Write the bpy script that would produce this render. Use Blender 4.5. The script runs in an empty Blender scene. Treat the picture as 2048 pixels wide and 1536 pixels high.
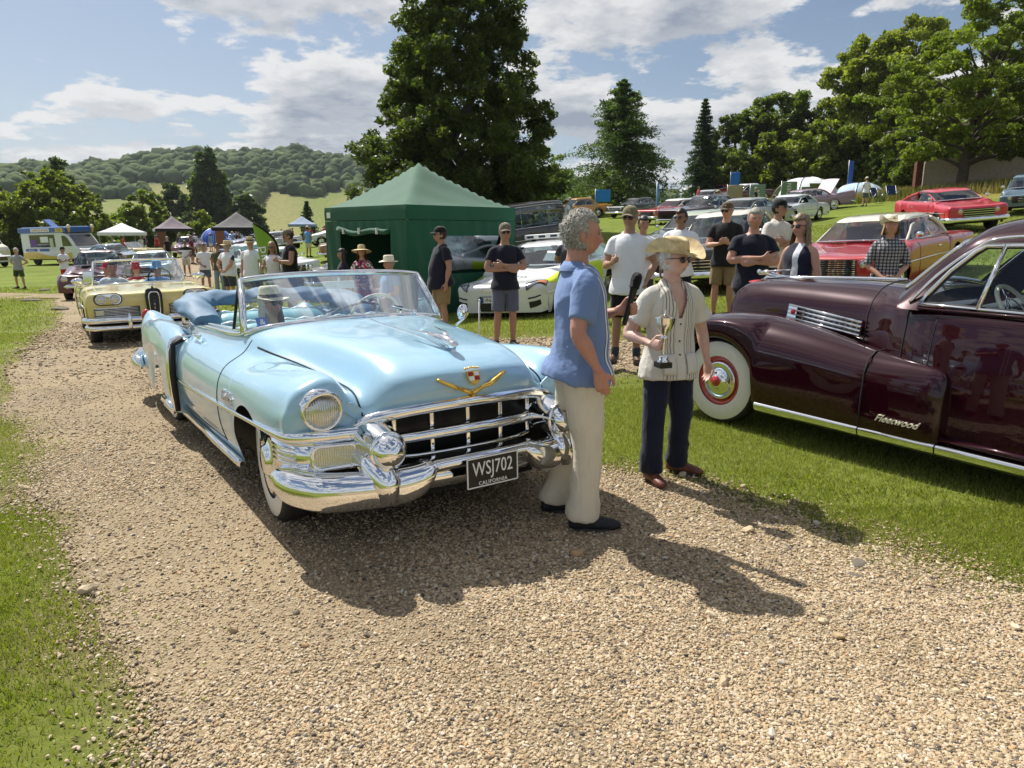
import bpy, bmesh, math, random
import numpy as np
from mathutils import Vector, Matrix
R = math.radians
PI = math.pi
random.seed(7)
rng = np.random.default_rng(7)
scn = bpy.context.scene
C = scn.collection
# ------------------------------------------------------------------ camera
CAM_H = 1.68
cam_d = bpy.data.cameras.new('camera')
cam = bpy.data.objects.new('camera', cam_d); C.objects.link(cam)
cam.location = (0, 0, CAM_H)
cam.rotation_euler = (R(90 - 12.05), 0, 0)
cam_d.sensor_width = 36.0
cam_d.lens = 1420 / 2048 * 36.0
cam_d.clip_end = 6000
cam_d.clip_start = 0.05
scn.camera = cam
# ------------------------------------------------------------------ light
SUN_EL, SUN_AZ = R(53), R(-41)          # azimuth measured from +Y towards +X
sd = Vector((math.sin(SUN_AZ) * math.cos(SUN_EL), math.cos(SUN_AZ) * math.cos(SUN_EL), math.sin(SUN_EL)))
sun_d = bpy.data.lights.new('sun', 'SUN'); sun_d.energy = 5.0; sun_d.angle = R(0.53); sun_d.color = (1.0, 0.955, 0.88)
sun = bpy.data.objects.new('sun', sun_d); C.objects.link(sun)
sun.rotation_euler = sd.to_track_quat('Z', 'Y').to_euler()
sun.location = (-30, 40, 60)
scn.view_settings.view_transform = 'Standard'
scn.view_settings.look = 'None'
scn.view_settings.gamma = 1.0
scn.view_settings.exposure = 0.42
scn.view_settings.use_curve_mapping = False
# ------------------------------------------------------------------ sky
world = bpy.data.worlds.new('World'); scn.world = world; world.use_nodes = True
def build_world():
    nt = world.node_tree; nt.nodes.clear(); N = nt.nodes; L = nt.links
    def n(t, **k):
        o = N.new(t)
        for a, b in k.items(): setattr(o, a, b)
        return o
    def m(op, a, b=None, c=None, clamp=False):
        o = n('ShaderNodeMath', operation=op, use_clamp=clamp)
        for i, v in enumerate((a, b, c)):
            if v is None: continue
            if isinstance(v, (int, float)): o.inputs[i].default_value = v
            else: L.new(v, o.inputs[i])
        return o.outputs[0]
    def mixc(f, a, b):
        o = n('ShaderNodeMix', data_type='RGBA')
        for s, v in ((0, f), (6, a), (7, b)):
            if isinstance(v, (int, float)): o.inputs[s].default_value = v
            elif isinstance(v, tuple): o.inputs[s].default_value = (*v, 1)
            else: L.new(v, o.inputs[s])
        return o.outputs[2]
    def ramp(v, a, b):
        o = n('ShaderNodeMapRange', interpolation_type='SMOOTHSTEP')
        L.new(v, o.inputs[0]); o.inputs[1].default_value = a; o.inputs[2].default_value = b
        return o.outputs[0]
    sky = n('ShaderNodeTexSky', sky_type='NISHITA'); sky.sun_disc = False
    sky.sun_elevation = SUN_EL; sky.sun_rotation = SUN_AZ
    sky.altitude = 80; sky.air_density = 1.0; sky.dust_density = 1.3; sky.ozone_density = 1.6
    tc = n('ShaderNodeTexCoord'); sx = n('ShaderNodeSeparateXYZ'); L.new(tc.outputs['Generated'], sx.inputs[0])
    x, y, z = sx.outputs
    zz = m('ADD', m('MAXIMUM', z, 0.0), 0.20)
    px, py = m('DIVIDE', x, zz), m('DIVIDE', y, zz)
    def dens(k, seed, sc, det, rough=0.55):
        v = n('ShaderNodeCombineXYZ'); L.new(m('MULTIPLY', px, k), v.inputs[0]); L.new(m('MULTIPLY', py, k), v.inputs[1]); v.inputs[2].default_value = seed
        o = n('ShaderNodeTexNoise'); o.noise_dimensions = '3D'; L.new(v.outputs[0], o.inputs['Vector'])
        o.inputs['Scale'].default_value = sc; o.inputs['Detail'].default_value = det; o.inputs['Roughness'].default_value = rough; o.inputs['Lacunarity'].default_value = 2.2
        return o.outputs[0]
    SC, SEED = 2.2, 41.7
    big = ramp(dens(1.0, 2.2, 0.35, 2), 0.30, 0.62)
    def field(k, det): return m('ADD', dens(k, SEED, SC, det), m('MULTIPLY', m('SUBTRACT', big, 0.5), 0.16))
    d0 = field(1.0, 11); d1 = field(0.955, 6); d2 = field(0.90, 5)
    cov = ramp(d0, 0.488, 0.55)
    above = m('MULTIPLY', m('ADD', ramp(d1, 0.52, 0.63), ramp(d2, 0.52, 0.65)), 0.5)
    core = ramp(d0, 0.58, 0.74)
    shade = m('ADD', m('MULTIPLY', above, 0.72), m('MULTIPLY', core, 0.40), clamp=True)
    wisp = ramp(dens(1.6, 9.1, 0.6, 8), 0.40, 0.75)
    cloud = mixc(shade, (9.6, 9.55, 9.45), (3.4, 3.9, 4.8))
    skyc = mixc(m('MULTIPLY', wisp, 0.34), sky.outputs[0], (5.0, 6.0, 7.5))
    haze = m('POWER', m('SUBTRACT', 1.0, m('MAXIMUM', z, 0.0), clamp=True), 9.0)
    skyc = mixc(m('MULTIPLY', haze, 0.55), skyc, (5.2, 6.3, 8.0))
    col = mixc(m('MULTIPLY', cov, 0.93), skyc, cloud)
    col = mixc(m('MULTIPLY', m('POWER', haze, 2.2), 0.40), col, (6.4, 7.1, 8.1))
    bg = n('ShaderNodeBackground'); bg.inputs[1].default_value = 0.066; L.new(col, bg.inputs[0])
    out = n('ShaderNodeOutputWorld'); L.new(bg.outputs[0], out.inputs[0])
build_world()
# ------------------------------------------------------------------ helpers
def tag(o, label, cat=None, group=None, kind=None):
    if label: o['label'] = label
    if cat: o['category'] = cat
    if group: o['group'] = group
    if kind: o['kind'] = kind
    return o
def empty(name, loc=(0, 0, 0), rz=0.0, label=None, cat=None, group=None):
    o = bpy.data.objects.new(name, None); C.objects.link(o)
    o.location = loc; o.rotation_euler = (0, 0, rz); o.empty_display_size = 0.2
    return tag(o, label, cat, group)
MATS = {}
def mat(name, col=(0.5, 0.5, 0.5), rough=0.5, metal=0.0, coat=0.0, var=0.0, vscale=8.0, bump=0.0, bscale=40.0, spec=0.5,
        trans=0.0, attr=None, sheen=0.0, emis=None, alpha=1.0, sub=0.0, coord='Object', coatr=0.03, ior=1.45):
    if name in MATS: return MATS[name]
    m = bpy.data.materials.new(name); m.use_nodes = True; MATS[name] = m
    nt = m.node_tree; N = nt.nodes; L = nt.links; b = N['Principled BSDF']
    b.inputs['Base Color'].default_value = (*col, 1); b.inputs['Roughness'].default_value = rough; b.inputs['Metallic'].default_value = metal
    b.inputs['Coat Weight'].default_value = coat; b.inputs['Coat Roughness'].default_value = coatr
    b.inputs['Specular IOR Level'].default_value = spec; b.inputs['IOR'].default_value = ior
    if trans: b.inputs['Transmission Weight'].default_value = trans
    if sheen: b.inputs['Sheen Weight'].default_value = sheen
    if sub:
        b.inputs['Subsurface Weight'].default_value = sub; b.inputs['Subsurface Radius'].default_value = (0.01, 0.004, 0.002); b.inputs['Subsurface Scale'].default_value = 0.6
    if emis: b.inputs['Emission Color'].default_value = (*emis[0], 1); b.inputs['Emission Strength'].default_value = emis[1]
    src = None
    if attr:
        a = N.new('ShaderNodeAttribute'); a.attribute_name = attr; src = a.outputs['Color']
    tc = None
    if var or bump:
        tc = N.new('ShaderNodeTexCoord')
    if var:
        no = N.new('ShaderNodeTexNoise'); no.inputs['Scale'].default_value = vscale; no.inputs['Detail'].default_value = 6; no.inputs['Roughness'].default_value = 0.6
        L.new(tc.outputs[coord], no.inputs['Vector'])
        mr = N.new('ShaderNodeMapRange'); mr.inputs[1].default_value = 0.3; mr.inputs[2].default_value = 0.7; mr.inputs[3].default_value = 1 - var; mr.inputs[4].default_value = 1 + var
        L.new(no.outputs[0], mr.inputs[0])
        mx = N.new('ShaderNodeVectorMath'); mx.operation = 'SCALE'
        if src: L.new(src, mx.inputs[0])
        else: mx.inputs[0].default_value = col
        L.new(mr.outputs[0], mx.inputs['Scale']); src = mx.outputs[0]
    if src: L.new(src, b.inputs['Base Color'])
    if bump:
        nb = N.new('ShaderNodeTexNoise'); nb.inputs['Scale'].default_value = bscale; nb.inputs['Detail'].default_value = 5
        L.new(tc.outputs[coord], nb.inputs['Vector'])
        bp = N.new('ShaderNodeBump'); bp.inputs['Strength'].default_value = bump; bp.inputs['Distance'].default_value = 0.02
        L.new(nb.outputs[0], bp.inputs['Height']); L.new(bp.outputs[0], b.inputs['Normal'])
    if alpha < 1: b.inputs['Alpha'].default_value = alpha
    return m
def glass_mat(name, tint=(0.8, 0.9, 0.9), opac=0.12, rough=0.0):
    """thin pane: mostly clear, fresnel reflections"""
    if name in MATS: return MATS[name]
    m = bpy.data.materials.new(name); m.use_nodes = True; MATS[name] = m
    nt = m.node_tree; N = nt.nodes; L = nt.links; N.clear()
    out = N.new('ShaderNodeOutputMaterial'); tr = N.new('ShaderNodeBsdfTransparent'); tr.inputs[0].default_value = (*tint, 1)
    gl = N.new('ShaderNodeBsdfGlossy'); gl.inputs[1].default_value = rough; gl.inputs[0].default_value = (0.95, 0.97, 1, 1)
    fr = N.new('ShaderNodeFresnel'); fr.inputs[0].default_value = 1.5
    ma = N.new('ShaderNodeMath'); ma.operation = 'MULTIPLY_ADD'; ma.inputs[1].default_value = 0.42; ma.inputs[2].default_value = opac
    L.new(fr.outputs[0], ma.inputs[0]); mx = N.new('ShaderNodeMixShader'); L.new(ma.outputs[0], mx.inputs[0]); L.new(tr.outputs[0], mx.inputs[1]); L.new(gl.outputs[0], mx.inputs[2]); L.new(mx.outputs[0], out.inputs[0])
    return m
def leaf_mat(name, var=0.25, trans=0.35):
    if name in MATS: return MATS[name]
    m = bpy.data.materials.new(name); m.use_nodes = True; MATS[name] = m
    nt = m.node_tree; N = nt.nodes; L = nt.links; b = N['Principled BSDF']; out = N['Material Output']
    a = N.new('ShaderNodeAttribute'); a.attribute_name = 'col'
    L.new(a.outputs['Color'], b.inputs['Base Color']); b.inputs['Roughness'].default_value = 0.45; b.inputs['Specular IOR Level'].default_value = 0.35
    t = N.new('ShaderNodeBsdfTranslucent'); mu = N.new('ShaderNodeMix'); mu.data_type = 'RGBA'; mu.blend_type = 'MULTIPLY'; mu.inputs[0].default_value = 1
    L.new(a.outputs['Color'], mu.inputs[6]); mu.inputs[7].default_value = (1.25, 1.45, 0.5, 1); L.new(mu.outputs[2], t.inputs[0])
    mx = N.new('ShaderNodeMixShader'); mx.inputs[0].default_value = trans; L.new(b.outputs[0], mx.inputs[1]); L.new(t.outputs[0], mx.inputs[2]); L.new(mx.outputs[0], out.inputs[0])
    return m
def np_mesh(name, verts, faces, col=None, smooth=False):
    """verts (n,3); faces (m,k) array of equal-sized polygons or list"""
    me = bpy.data.meshes.new(name)
    verts = np.asarray(verts, np.float32)
    if isinstance(faces, np.ndarray):
        m_, k = faces.shape
        me.vertices.add(len(verts)); me.vertices.foreach_set('co', verts.ravel())
        me.loops.add(m_ * k); me.loops.foreach_set('vertex_index', faces.astype(np.int32).ravel())
        me.polygons.add(m_); me.polygons.foreach_set('loop_start', np.arange(0, m_ * k, k, dtype=np.int32))
        me.update(calc_edges=True)
    else:
        me.from_pydata([tuple(v) for v in verts], [], [tuple(f) for f in faces]); me.update()
    if col is not None:
        at = me.color_attributes.new('col', 'FLOAT_COLOR', 'POINT')
        c4 = np.ones((len(verts), 4), np.float32); c4[:, :3] = col; at.data.foreach_set('color', c4.ravel())
    if smooth: me.polygons.foreach_set('use_smooth', np.ones(len(me.polygons), bool))
    return me
def mk(name, me, m, parent=None, loc=None, rot=None):
    o = bpy.data.objects.new(name, me); C.objects.link(o)
    if m is not None:
        if isinstance(m, str): m = MATS[m]
        if len(me.materials) == 0: me.materials.append(m)
    if parent is not None: o.parent = parent
    if loc is not None: o.location = loc
    if rot is not None: o.rotation_euler = rot
    return o
class MB:
    """collects shapes into one mesh"""
    def __init__(s): s.v = []; s.f = []; s.sm = []
    def add(s, vs, fs, smooth=True):
        b = len(s.v); s.v += [tuple(map(float, p)) for p in vs]
        s.f += [tuple(int(i) + b for i in f) for f in fs]; s.sm += [smooth] * len(fs); return s
    def box(s, c, d, rz=0.0, bev=0.0, M=None):
        x, y, z = d[0] / 2, d[1] / 2, d[2] / 2
        bm = bmesh.new(); bmesh.ops.create_cube(bm, size=1.0)
        for v in bm.verts: v.co = Vector((v.co.x * d[0], v.co.y * d[1], v.co.z * d[2]))
        if bev: bmesh.ops.bevel(bm, geom=bm.edges[:], offset=bev, segments=2, affect='EDGES', profile=0.6)
        T = Matrix.Translation(c) @ Matrix.Rotation(rz, 4, 'Z')
        if M is not None: T = Matrix.Translation(c) @ M.to_4x4()
        bm.verts.index_update()
        s.add([T @ v.co for v in bm.verts], [[v.index for v in f.verts] for f in bm.faces], False); bm.free(); return s
    def tube(s, pts, r, n=8, cap=True, closed=False, flat=1.0, up=(0, 0, 1)):
        """r: number or list; flat: squash factor of the second axis"""
        P = [Vector(p) for p in pts]; k = len(P); rr = r if isinstance(r, (list, tuple)) else [r] * k
        rings = []; prev = None
        for i in range(k):
            if closed: t = (P[(i + 1) % k] - P[i - 1])
            else: t = P[min(i + 1, k - 1)] - P[max(i - 1, 0)]
            if t.length < 1e-9: t = Vector((0, 0, 1))
            t.normalize()
            u = Vector(up) if prev is None else prev
            u = u - t * u.dot(t)
            if u.length < 1e-4: u = Vector((1, 0, 0)); u = u - t * u.dot(t)
            u.normalize(); prev = u; w = t.cross(u)
            rings.append([P[i] + (u * math.cos(2 * PI * j / n) * flat + w * math.sin(2 * PI * j / n)) * rr[i] for j in range(n)])
        vs = [p for ring in rings for p in ring]; fs = []
        for i in range(k if closed else k - 1):
            a = i * n; b = ((i + 1) % k) * n
            for j in range(n): fs.append((a + j, a + (j + 1) % n, b + (j + 1) % n, b + j))
        if cap and not closed:
            fs.append(tuple(range(n - 1, -1, -1))); fs.append(tuple((k - 1) * n + j for j in range(n)))
        return s.add(vs, fs)
    def lathe(s, prof, n=24, M=None, sx=1.0, sy=1.0, cap=False):
        """prof: (r,z) about z; M places it"""
        vs = []; fs = []
        for (r, z) in prof:
            for j in range(n):
                a = 2 * PI * j / n; vs.append(Vector((r * math.cos(a) * sx, r * math.sin(a) * sy, z)))
        for i in range(len(prof) - 1):
            for j in range(n): fs.append((i * n + j, i * n + (j + 1) % n, (i + 1) * n + (j + 1) % n, (i + 1) * n + j))
        if cap: fs.append(tuple(range(n - 1, -1, -1))); fs.append(tuple((len(prof) - 1) * n + j for j in range(n)))
        if M is not None: vs = [M @ v for v in vs]
        return s.add(vs, fs)
    def ell(s, c, r, n=12, M=None):
        vs = []; fs = []; k = n // 2
        for i in range(k + 1):
            t = PI * i / k
            for j in range(n):
                a = 2 * PI * j / n; p = Vector((math.sin(t) * math.cos(a) * r[0], math.sin(t) * math.sin(a) * r[1], math.cos(t) * r[2]))
                if M is not None: p = M @ p
                vs.append(p + Vector(c))
        for i in range(k):
            for j in range(n): fs.append((i * n + j, (i + 1) * n + j, (i + 1) * n + (j + 1) % n, i * n + (j + 1) % n))
        return s.add(vs, fs)
    def prism(s, poly, h0, h1, M=None):
        """polygon in XY extruded z h0..h1"""
        k = len(poly); vs = [Vector((p[0], p[1], h0)) for p in poly] + [Vector((p[0], p[1], h1)) for p in poly]
        if M is not None: vs = [M @ v for v in vs]
        fs = [tuple(range(k - 1, -1, -1)), tuple(range(k, 2 * k))] + [(i, (i + 1) % k, k + (i + 1) % k, k + i) for i in range(k)]
        return s.add(vs, fs, False)
    def grid(s, G, smooth=True, closeu=False, closev=False):
        G = np.asarray(G); a, b = G.shape[:2]; fs = []
        for i in range(a if closeu else a - 1):
            for j in range(b if closev else b - 1):
                fs.append((i * b + j, i * b + (j + 1) % b, ((i + 1) % a) * b + (j + 1) % b, ((i + 1) % a) * b + j))
        return s.add(G.reshape(-1, 3), fs, smooth)
    def build(s, name, m, parent=None, **k):
        me = bpy.data.meshes.new(name); me.from_pydata(s.v, [], s.f); me.update()
        me.polygons.foreach_set('use_smooth', np.array(s.sm, bool))
        return mk(name, me, m, parent, **k)
    def mirror(s):
        b = len(s.v); s.v += [(x, -y, z) for x, y, z in s.v]; s.f += [tuple(i + b for i in reversed(f)) for f in s.f]; s.sm += list(s.sm); return s
_tmp = bpy.data.scenes.new('workbench')
def bake(o):
    """evaluate modifiers / text of one object on an otherwise empty scene"""
    _tmp.collection.objects.link(o)
    with bpy.context.temp_override(scene=_tmp, view_layer=_tmp.view_layers[0]):
        dg = bpy.context.evaluated_depsgraph_get(); dg.update(); me = bpy.data.meshes.new_from_object(o.evaluated_get(dg))
    _tmp.collection.objects.unlink(o); return me
def text_mesh(txt, size=1.0, depth=0.004, font_scale=(1, 1), align='CENTER', shear=0.0, space=1.0):
    cu = bpy.data.curves.new('lettering', 'FONT'); cu.body = txt; cu.size = size; cu.extrude = depth; cu.align_x = align; cu.align_y = 'CENTER'; cu.shear = shear; cu.space_character = space
    cu.resolution_u = 3
    o = bpy.data.objects.new('lettering', cu); me = bake(o)
    bpy.data.objects.remove(o); bpy.data.curves.remove(cu)
    if font_scale != (1, 1):
        for v in me.vertices: v.co.x *= font_scale[0]; v.co.y *= font_scale[1]
    me.materials.clear(); return me
def frame_matrix(origin, xdir, zdir):
    z = Vector(zdir).normalized(); x = Vector(xdir); x = (x - z * x.dot(z)).normalized(); y = z.cross(x)
    M = Matrix((x, y, z)).transposed().to_4x4(); M.translation = Vector(origin); return M
def put_text(txt, size, m, parent, origin, xdir, zdir, name='lettering', **k):
    me = text_mesh(txt, size, **k); me.transform(frame_matrix(origin, xdir, zdir)); return mk(name, me, m, parent)
def copy_tree(o, parent=None):
    c = o.copy(); C.objects.link(c)
    if parent is not None: c.parent = parent
    for ch in o.children: copy_tree(ch, c)
    return c
def recolor(o, old, new):
    for x in [o] + list(o.children_recursive):
        if x.type == 'MESH' and x.data.materials and x.data.materials[0] and x.data.materials[0].name == old:
            x.material_slots[0].link = 'OBJECT'; x.material_slots[0].material = MATS[new]
    return o
def sines(P, freqs, seed=0, n=6):
    """cheap smooth pseudo-noise on points (k,3) -> (k,) in about -1..1"""
    r = np.random.default_rng(seed); out = np.zeros(len(P)); tot = 0
    for f in (freqs if isinstance(freqs, (list, tuple)) else [freqs]):
        for i in range(n):
            d = r.normal(size=3); d *= f / np.linalg.norm(d); ph = r.uniform(0, 6.28); d2 = r.normal(size=3); d2 *= f * 0.6 / np.linalg.norm(d2)
            out += np.sin(P @ d + ph + 1.3 * np.sin(P @ d2 + ph * 1.7)); tot += 1
    return out / tot * 1.6
def smoothstep(a, b, x):
    t = np.clip((x - a) / (b - a), 0, 1); return t * t * (3 - 2 * t)
def crm(P, u):
    """Catmull-Rom through rows of P (k,...) at parameters u in 0..k-1"""
    P = np.asarray(P, float); k = len(P); u = np.clip(u, 0, k - 1); i = np.minimum(u.astype(int), k - 2); t = (u - i)
    sh = (-1,) + (1,) * (P.ndim - 1); t = t.reshape(sh)
    p0 = P[np.maximum(i - 1, 0)]; p1 = P[i]; p2 = P[i + 1]; p3 = P[np.minimum(i + 2, k - 1)]
    p0 = np.where((i == 0).reshape(sh), 2 * p1 - p2, p0); p3 = np.where((i == k - 2).reshape(sh), 2 * p2 - p1, p3)
    m1 = .5 * (p2 - p0); m2 = .5 * (p3 - p1)
    return (2 * t ** 3 - 3 * t ** 2 + 1) * p1 + (t ** 3 - 2 * t ** 2 + t) * m1 + (-2 * t ** 3 + 3 * t ** 2) * p2 + (t ** 3 - t ** 2) * m2
chrome = mat('chrome', (0.86, 0.87, 0.88), 0.045, 1.0)
black_rubber = mat('tyre_rubber', (0.02, 0.02, 0.021), 0.75, var=0.2, vscale=30)
white_rubber = mat('whitewall_rubber', (0.72, 0.69, 0.62), 0.6, var=0.05)
dark = mat('dark_void', (0.012, 0.012, 0.013), 0.7)
gap_m = mat('panel_gap', (0.01, 0.01, 0.012), 0.8)
# ------------------------------------------------------------------ terrain
_A = np.array([[0.5, 3.72, 0], [1.01, 4.45, 0], [-.12, 10.1, .03], [-1.17, 11.5, .03], [-1.95, 14.4, .0], [-4.3, 16.4, -.03], [-.16, 16.4, .12], [-.39, 14.2, -.02],
 [-8.32, 21, -.41], [-7, 19, -.3], [-4.86, 15.5, -.12], [-10.8, 26, -.51], [-11.7, 27, -.52], [-16.8, 37, -.54], [-20.9, 30, -.68], [-32.4, 51, -.57], [-5.6, 10.2, -.10], [-2.9, 6.9, -.08], [-12.75, 21, -.41],
 [1.4, 8.5, .06], [2.6, 11, .3], [3.44, 11.5, .4], [5.88, 12.4, .55], [12.1, 20, 1.41], [15.1, 37, 2.2], [27.4, 46, 4.1], [21.3, 54, 3.4], [8.6, 30, 1.62], [19.2, 75, 5.1], [17.7, 85, 5.3],
 [-2.6, 36, 1.2], [8.9, 62, 3.3], [1.15, 30, 1.2], [3.2, 55, 2.5], [-35, 75, .06], [-22.6, 60, -.15], [-23.7, 80, .44], [-10.1, 38, .3], [-13.2, 50, .8], [33, 50, 4.6], [19, 28, 2.33], [29.4, 75, 5.3],
 [0, 0, 0], [-3, 3, 0], [3, 3, 0], [-5, 7, -.10], [3, 6, .02], [0, 6.5, 0], [-2, 8, -.05], [6, 5, .25], [8, 8, .6], [-8, 5, -.15], [0, -10, 0], [-15, -5, -.2], [15, -5, .8], [50, 40, 6], [60, 80, 9], [-60, 60, -1.5], [-60, 20, -1.5], [0, 110, 4], [-50, 110, 0], [40, 110, 8]])
def _tps(A, lam=0.6):
    n = len(A); P = A[:, :2] / 20.0; d = np.linalg.norm(P[:, None] - P[None], axis=2); K = np.where(d > 0, d * d * np.log(np.maximum(d, 1e-9)), 0)
    w = np.hypot(A[:, 0], A[:, 1]); K = K + np.diag(lam * np.clip(w / 30, 0.004, 1.5) * 0.05)
    B = np.hstack([np.ones((n, 1)), P]); M_ = np.zeros((n + 3, n + 3)); M_[:n, :n] = K; M_[:n, n:] = B; M_[n:, :n] = B.T
    s = np.linalg.solve(M_, np.concatenate([A[:, 2], np.zeros(3)])); return P, s[:n], s[n:]
_P, _W, _L = _tps(_A)
def gz(x, y):
    x = np.asarray(x, float); y = np.asarray(y, float); q = np.stack([x.ravel(), y.ravel()], 1) / 20.0
    out = _L[0] + q @ _L[1:]
    for i in range(len(_P)):
        d2 = ((q - _P[i]) ** 2).sum(1); out += _W[i] * 0.5 * d2 * np.log(np.maximum(d2, 1e-12))
    r = np.hypot(x, y).ravel()
    # far country: shallow valley on the left, wooded ridge beyond, rising ground on the right
    X, Y = x.ravel(), y.ravel(); az = np.degrees(np.arctan2(X, np.maximum(Y, 1)))
    ridge = (50 * np.exp(-((az + 20) / 13) ** 2) + 45 * np.exp(-((az + 2) / 22) ** 2) + 26 * np.exp(-((az + 45) / 22) ** 2))
    ridge = ridge + 2.5 * np.sin(az * 0.7) + 1.5 * np.sin(az * 1.9 + 1)
    far = smoothstep(330, 900, r) * ridge + smoothstep(95, 330, r) * (8 + 6 * np.sin(az * 0.16 + 1.2)) * (az < 60) - 2
    t = smoothstep(75, 190, r); near = np.clip(out, -6, 16)
    return (near * (1 - t) + far * t).reshape(x.shape)
def g1(x, y): return float(gz(np.array([x]), np.array([y]))[0])
LANE = np.array([(-.5, 1.2), (-.86, 1.64), (-1.1, 1.94), (-1.33, 2.28), (-1.75, 2.78), (-2.33, 3.51), (-2.95, 4.22), (-3.8, 5.25), (-5.05, 6.88), (-6.5, 9.07), (-8.5, 12.5), (-10.5, 16.3), (-12.2, 18.9), (-15.4, 24), (-16.2, 25.5), (-20, 26.3), (-44, 27), (-44, 29), (-20, 28.3), (-17, 27.6), (-19, 36), (-24, 50), (-33, 75), (-38, 92),
 (-33, 92), (-28, 74), (-20, 50), (-13.8, 34), (-9.7, 22), (-6.4, 15), (-3.6, 11.6), (-1.5, 11.2), (.45, 10.9), (1.73, 10.2), (4, 9.6), (7, 8.6), (10, 7.2), (10, 6.2), (6.5, 7.3), (4, 7.9), (1.41, 8.3), (.46, 8.45), (-.6, 8.2), (-.9, 7.2), (-.3, 6.2),
 (.48, 5.19), (.78, 4.9), (1.07, 4.73), (1.38, 4.44), (1.66, 4.14), (1.94, 3.8), (2.32, 3.48), (2.52, 3.2), (2.83, 2.86), (3.4, 2.2), (4.5, .5), (5, -3.2), (-.2, -3.2)])
def poly_sd(P, poly):
    d = np.full(len(P), 1e18); inside = np.zeros(len(P), bool); n = len(poly)
    for i in range(n):
        A_, B_ = poly[i], poly[(i + 1) % n]; e = B_ - A_; w = P - A_; t = np.clip((w @ e) / (e @ e), 0, 1)
        d = np.minimum(d, ((w - t[:, None] * e) ** 2).sum(1)); c = ((A_[1] > P[:, 1]) != (B_[1] > P[:, 1]))
        with np.errstate(divide='ignore', invalid='ignore'):
            inside ^= c & (P[:, 0] < (B_[0] - A_[0]) * (P[:, 1] - A_[1]) / (B_[1] - A_[1]) + A_[0])
    return np.where(inside, -1, 1) * np.sqrt(d)
def lane_sd(x, y):
    P = np.stack([np.ravel(x), np.ravel(y)], 1); d = poly_sd(P, LANE)
    q = np.column_stack([P, np.zeros(len(P))])
    return d + 0.09 * sines(q, 2.2, 3, 5) + 0.05 * sines(q, 7.0, 4, 5) + 0.025 * sines(q, 22.0, 5, 5)
def grass_mat():
    m = bpy.data.materials.new('lawn_grass'); m.use_nodes = True; MATS['lawn_grass'] = m
    nt = m.node_tree; N = nt.nodes; L = nt.links; b = N['Principled BSDF']; b.inputs['Roughness'].default_value = 0.9; b.inputs['Specular IOR Level'].default_value = 0.1
    a = N.new('ShaderNodeAttribute'); a.attribute_name = 'col'; tc = N.new('ShaderNodeTexCoord')
    n1 = N.new('ShaderNodeTexNoise'); n1.inputs['Scale'].default_value = 9; n1.inputs['Detail'].default_value = 8; n1.inputs['Roughness'].default_value = 0.75; L.new(tc.outputs['Object'], n1.inputs['Vector'])
    n2 = N.new('ShaderNodeTexNoise'); n2.inputs['Scale'].default_value = 0.5; n2.inputs['Detail'].default_value = 5; L.new(tc.outputs['Object'], n2.inputs['Vector'])
    r1 = N.new('ShaderNodeMapRange'); r1.inputs[1].default_value = .25; r1.inputs[2].default_value = .75; r1.inputs[3].default_value = .55; r1.inputs[4].default_value = 1.5; L.new(n1.outputs[0], r1.inputs[0])
    r2 = N.new('ShaderNodeMapRange'); r2.inputs[1].default_value = .3; r2.inputs[2].default_value = .7; r2.inputs[3].default_value = .8; r2.inputs[4].default_value = 1.2; L.new(n2.outputs[0], r2.inputs[0])
    mm = N.new('ShaderNodeMath'); mm.operation = 'MULTIPLY'; L.new(r1.outputs[0], mm.inputs[0]); L.new(r2.outputs[0], mm.inputs[1])
    s = N.new('ShaderNodeVectorMath'); s.operation = 'SCALE'; L.new(a.outputs['Color'], s.inputs[0]); L.new(mm.outputs[0], s.inputs['Scale']); L.new(s.outputs[0], b.inputs['Base Color'])
    bp = N.new('ShaderNodeBump'); bp.inputs['Strength'].default_value = 0.7; bp.inputs['Distance'].default_value = 0.06; L.new(n1.outputs[0], bp.inputs['Height']); L.new(bp.outputs[0], b.inputs['Normal'])
    return m
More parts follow.
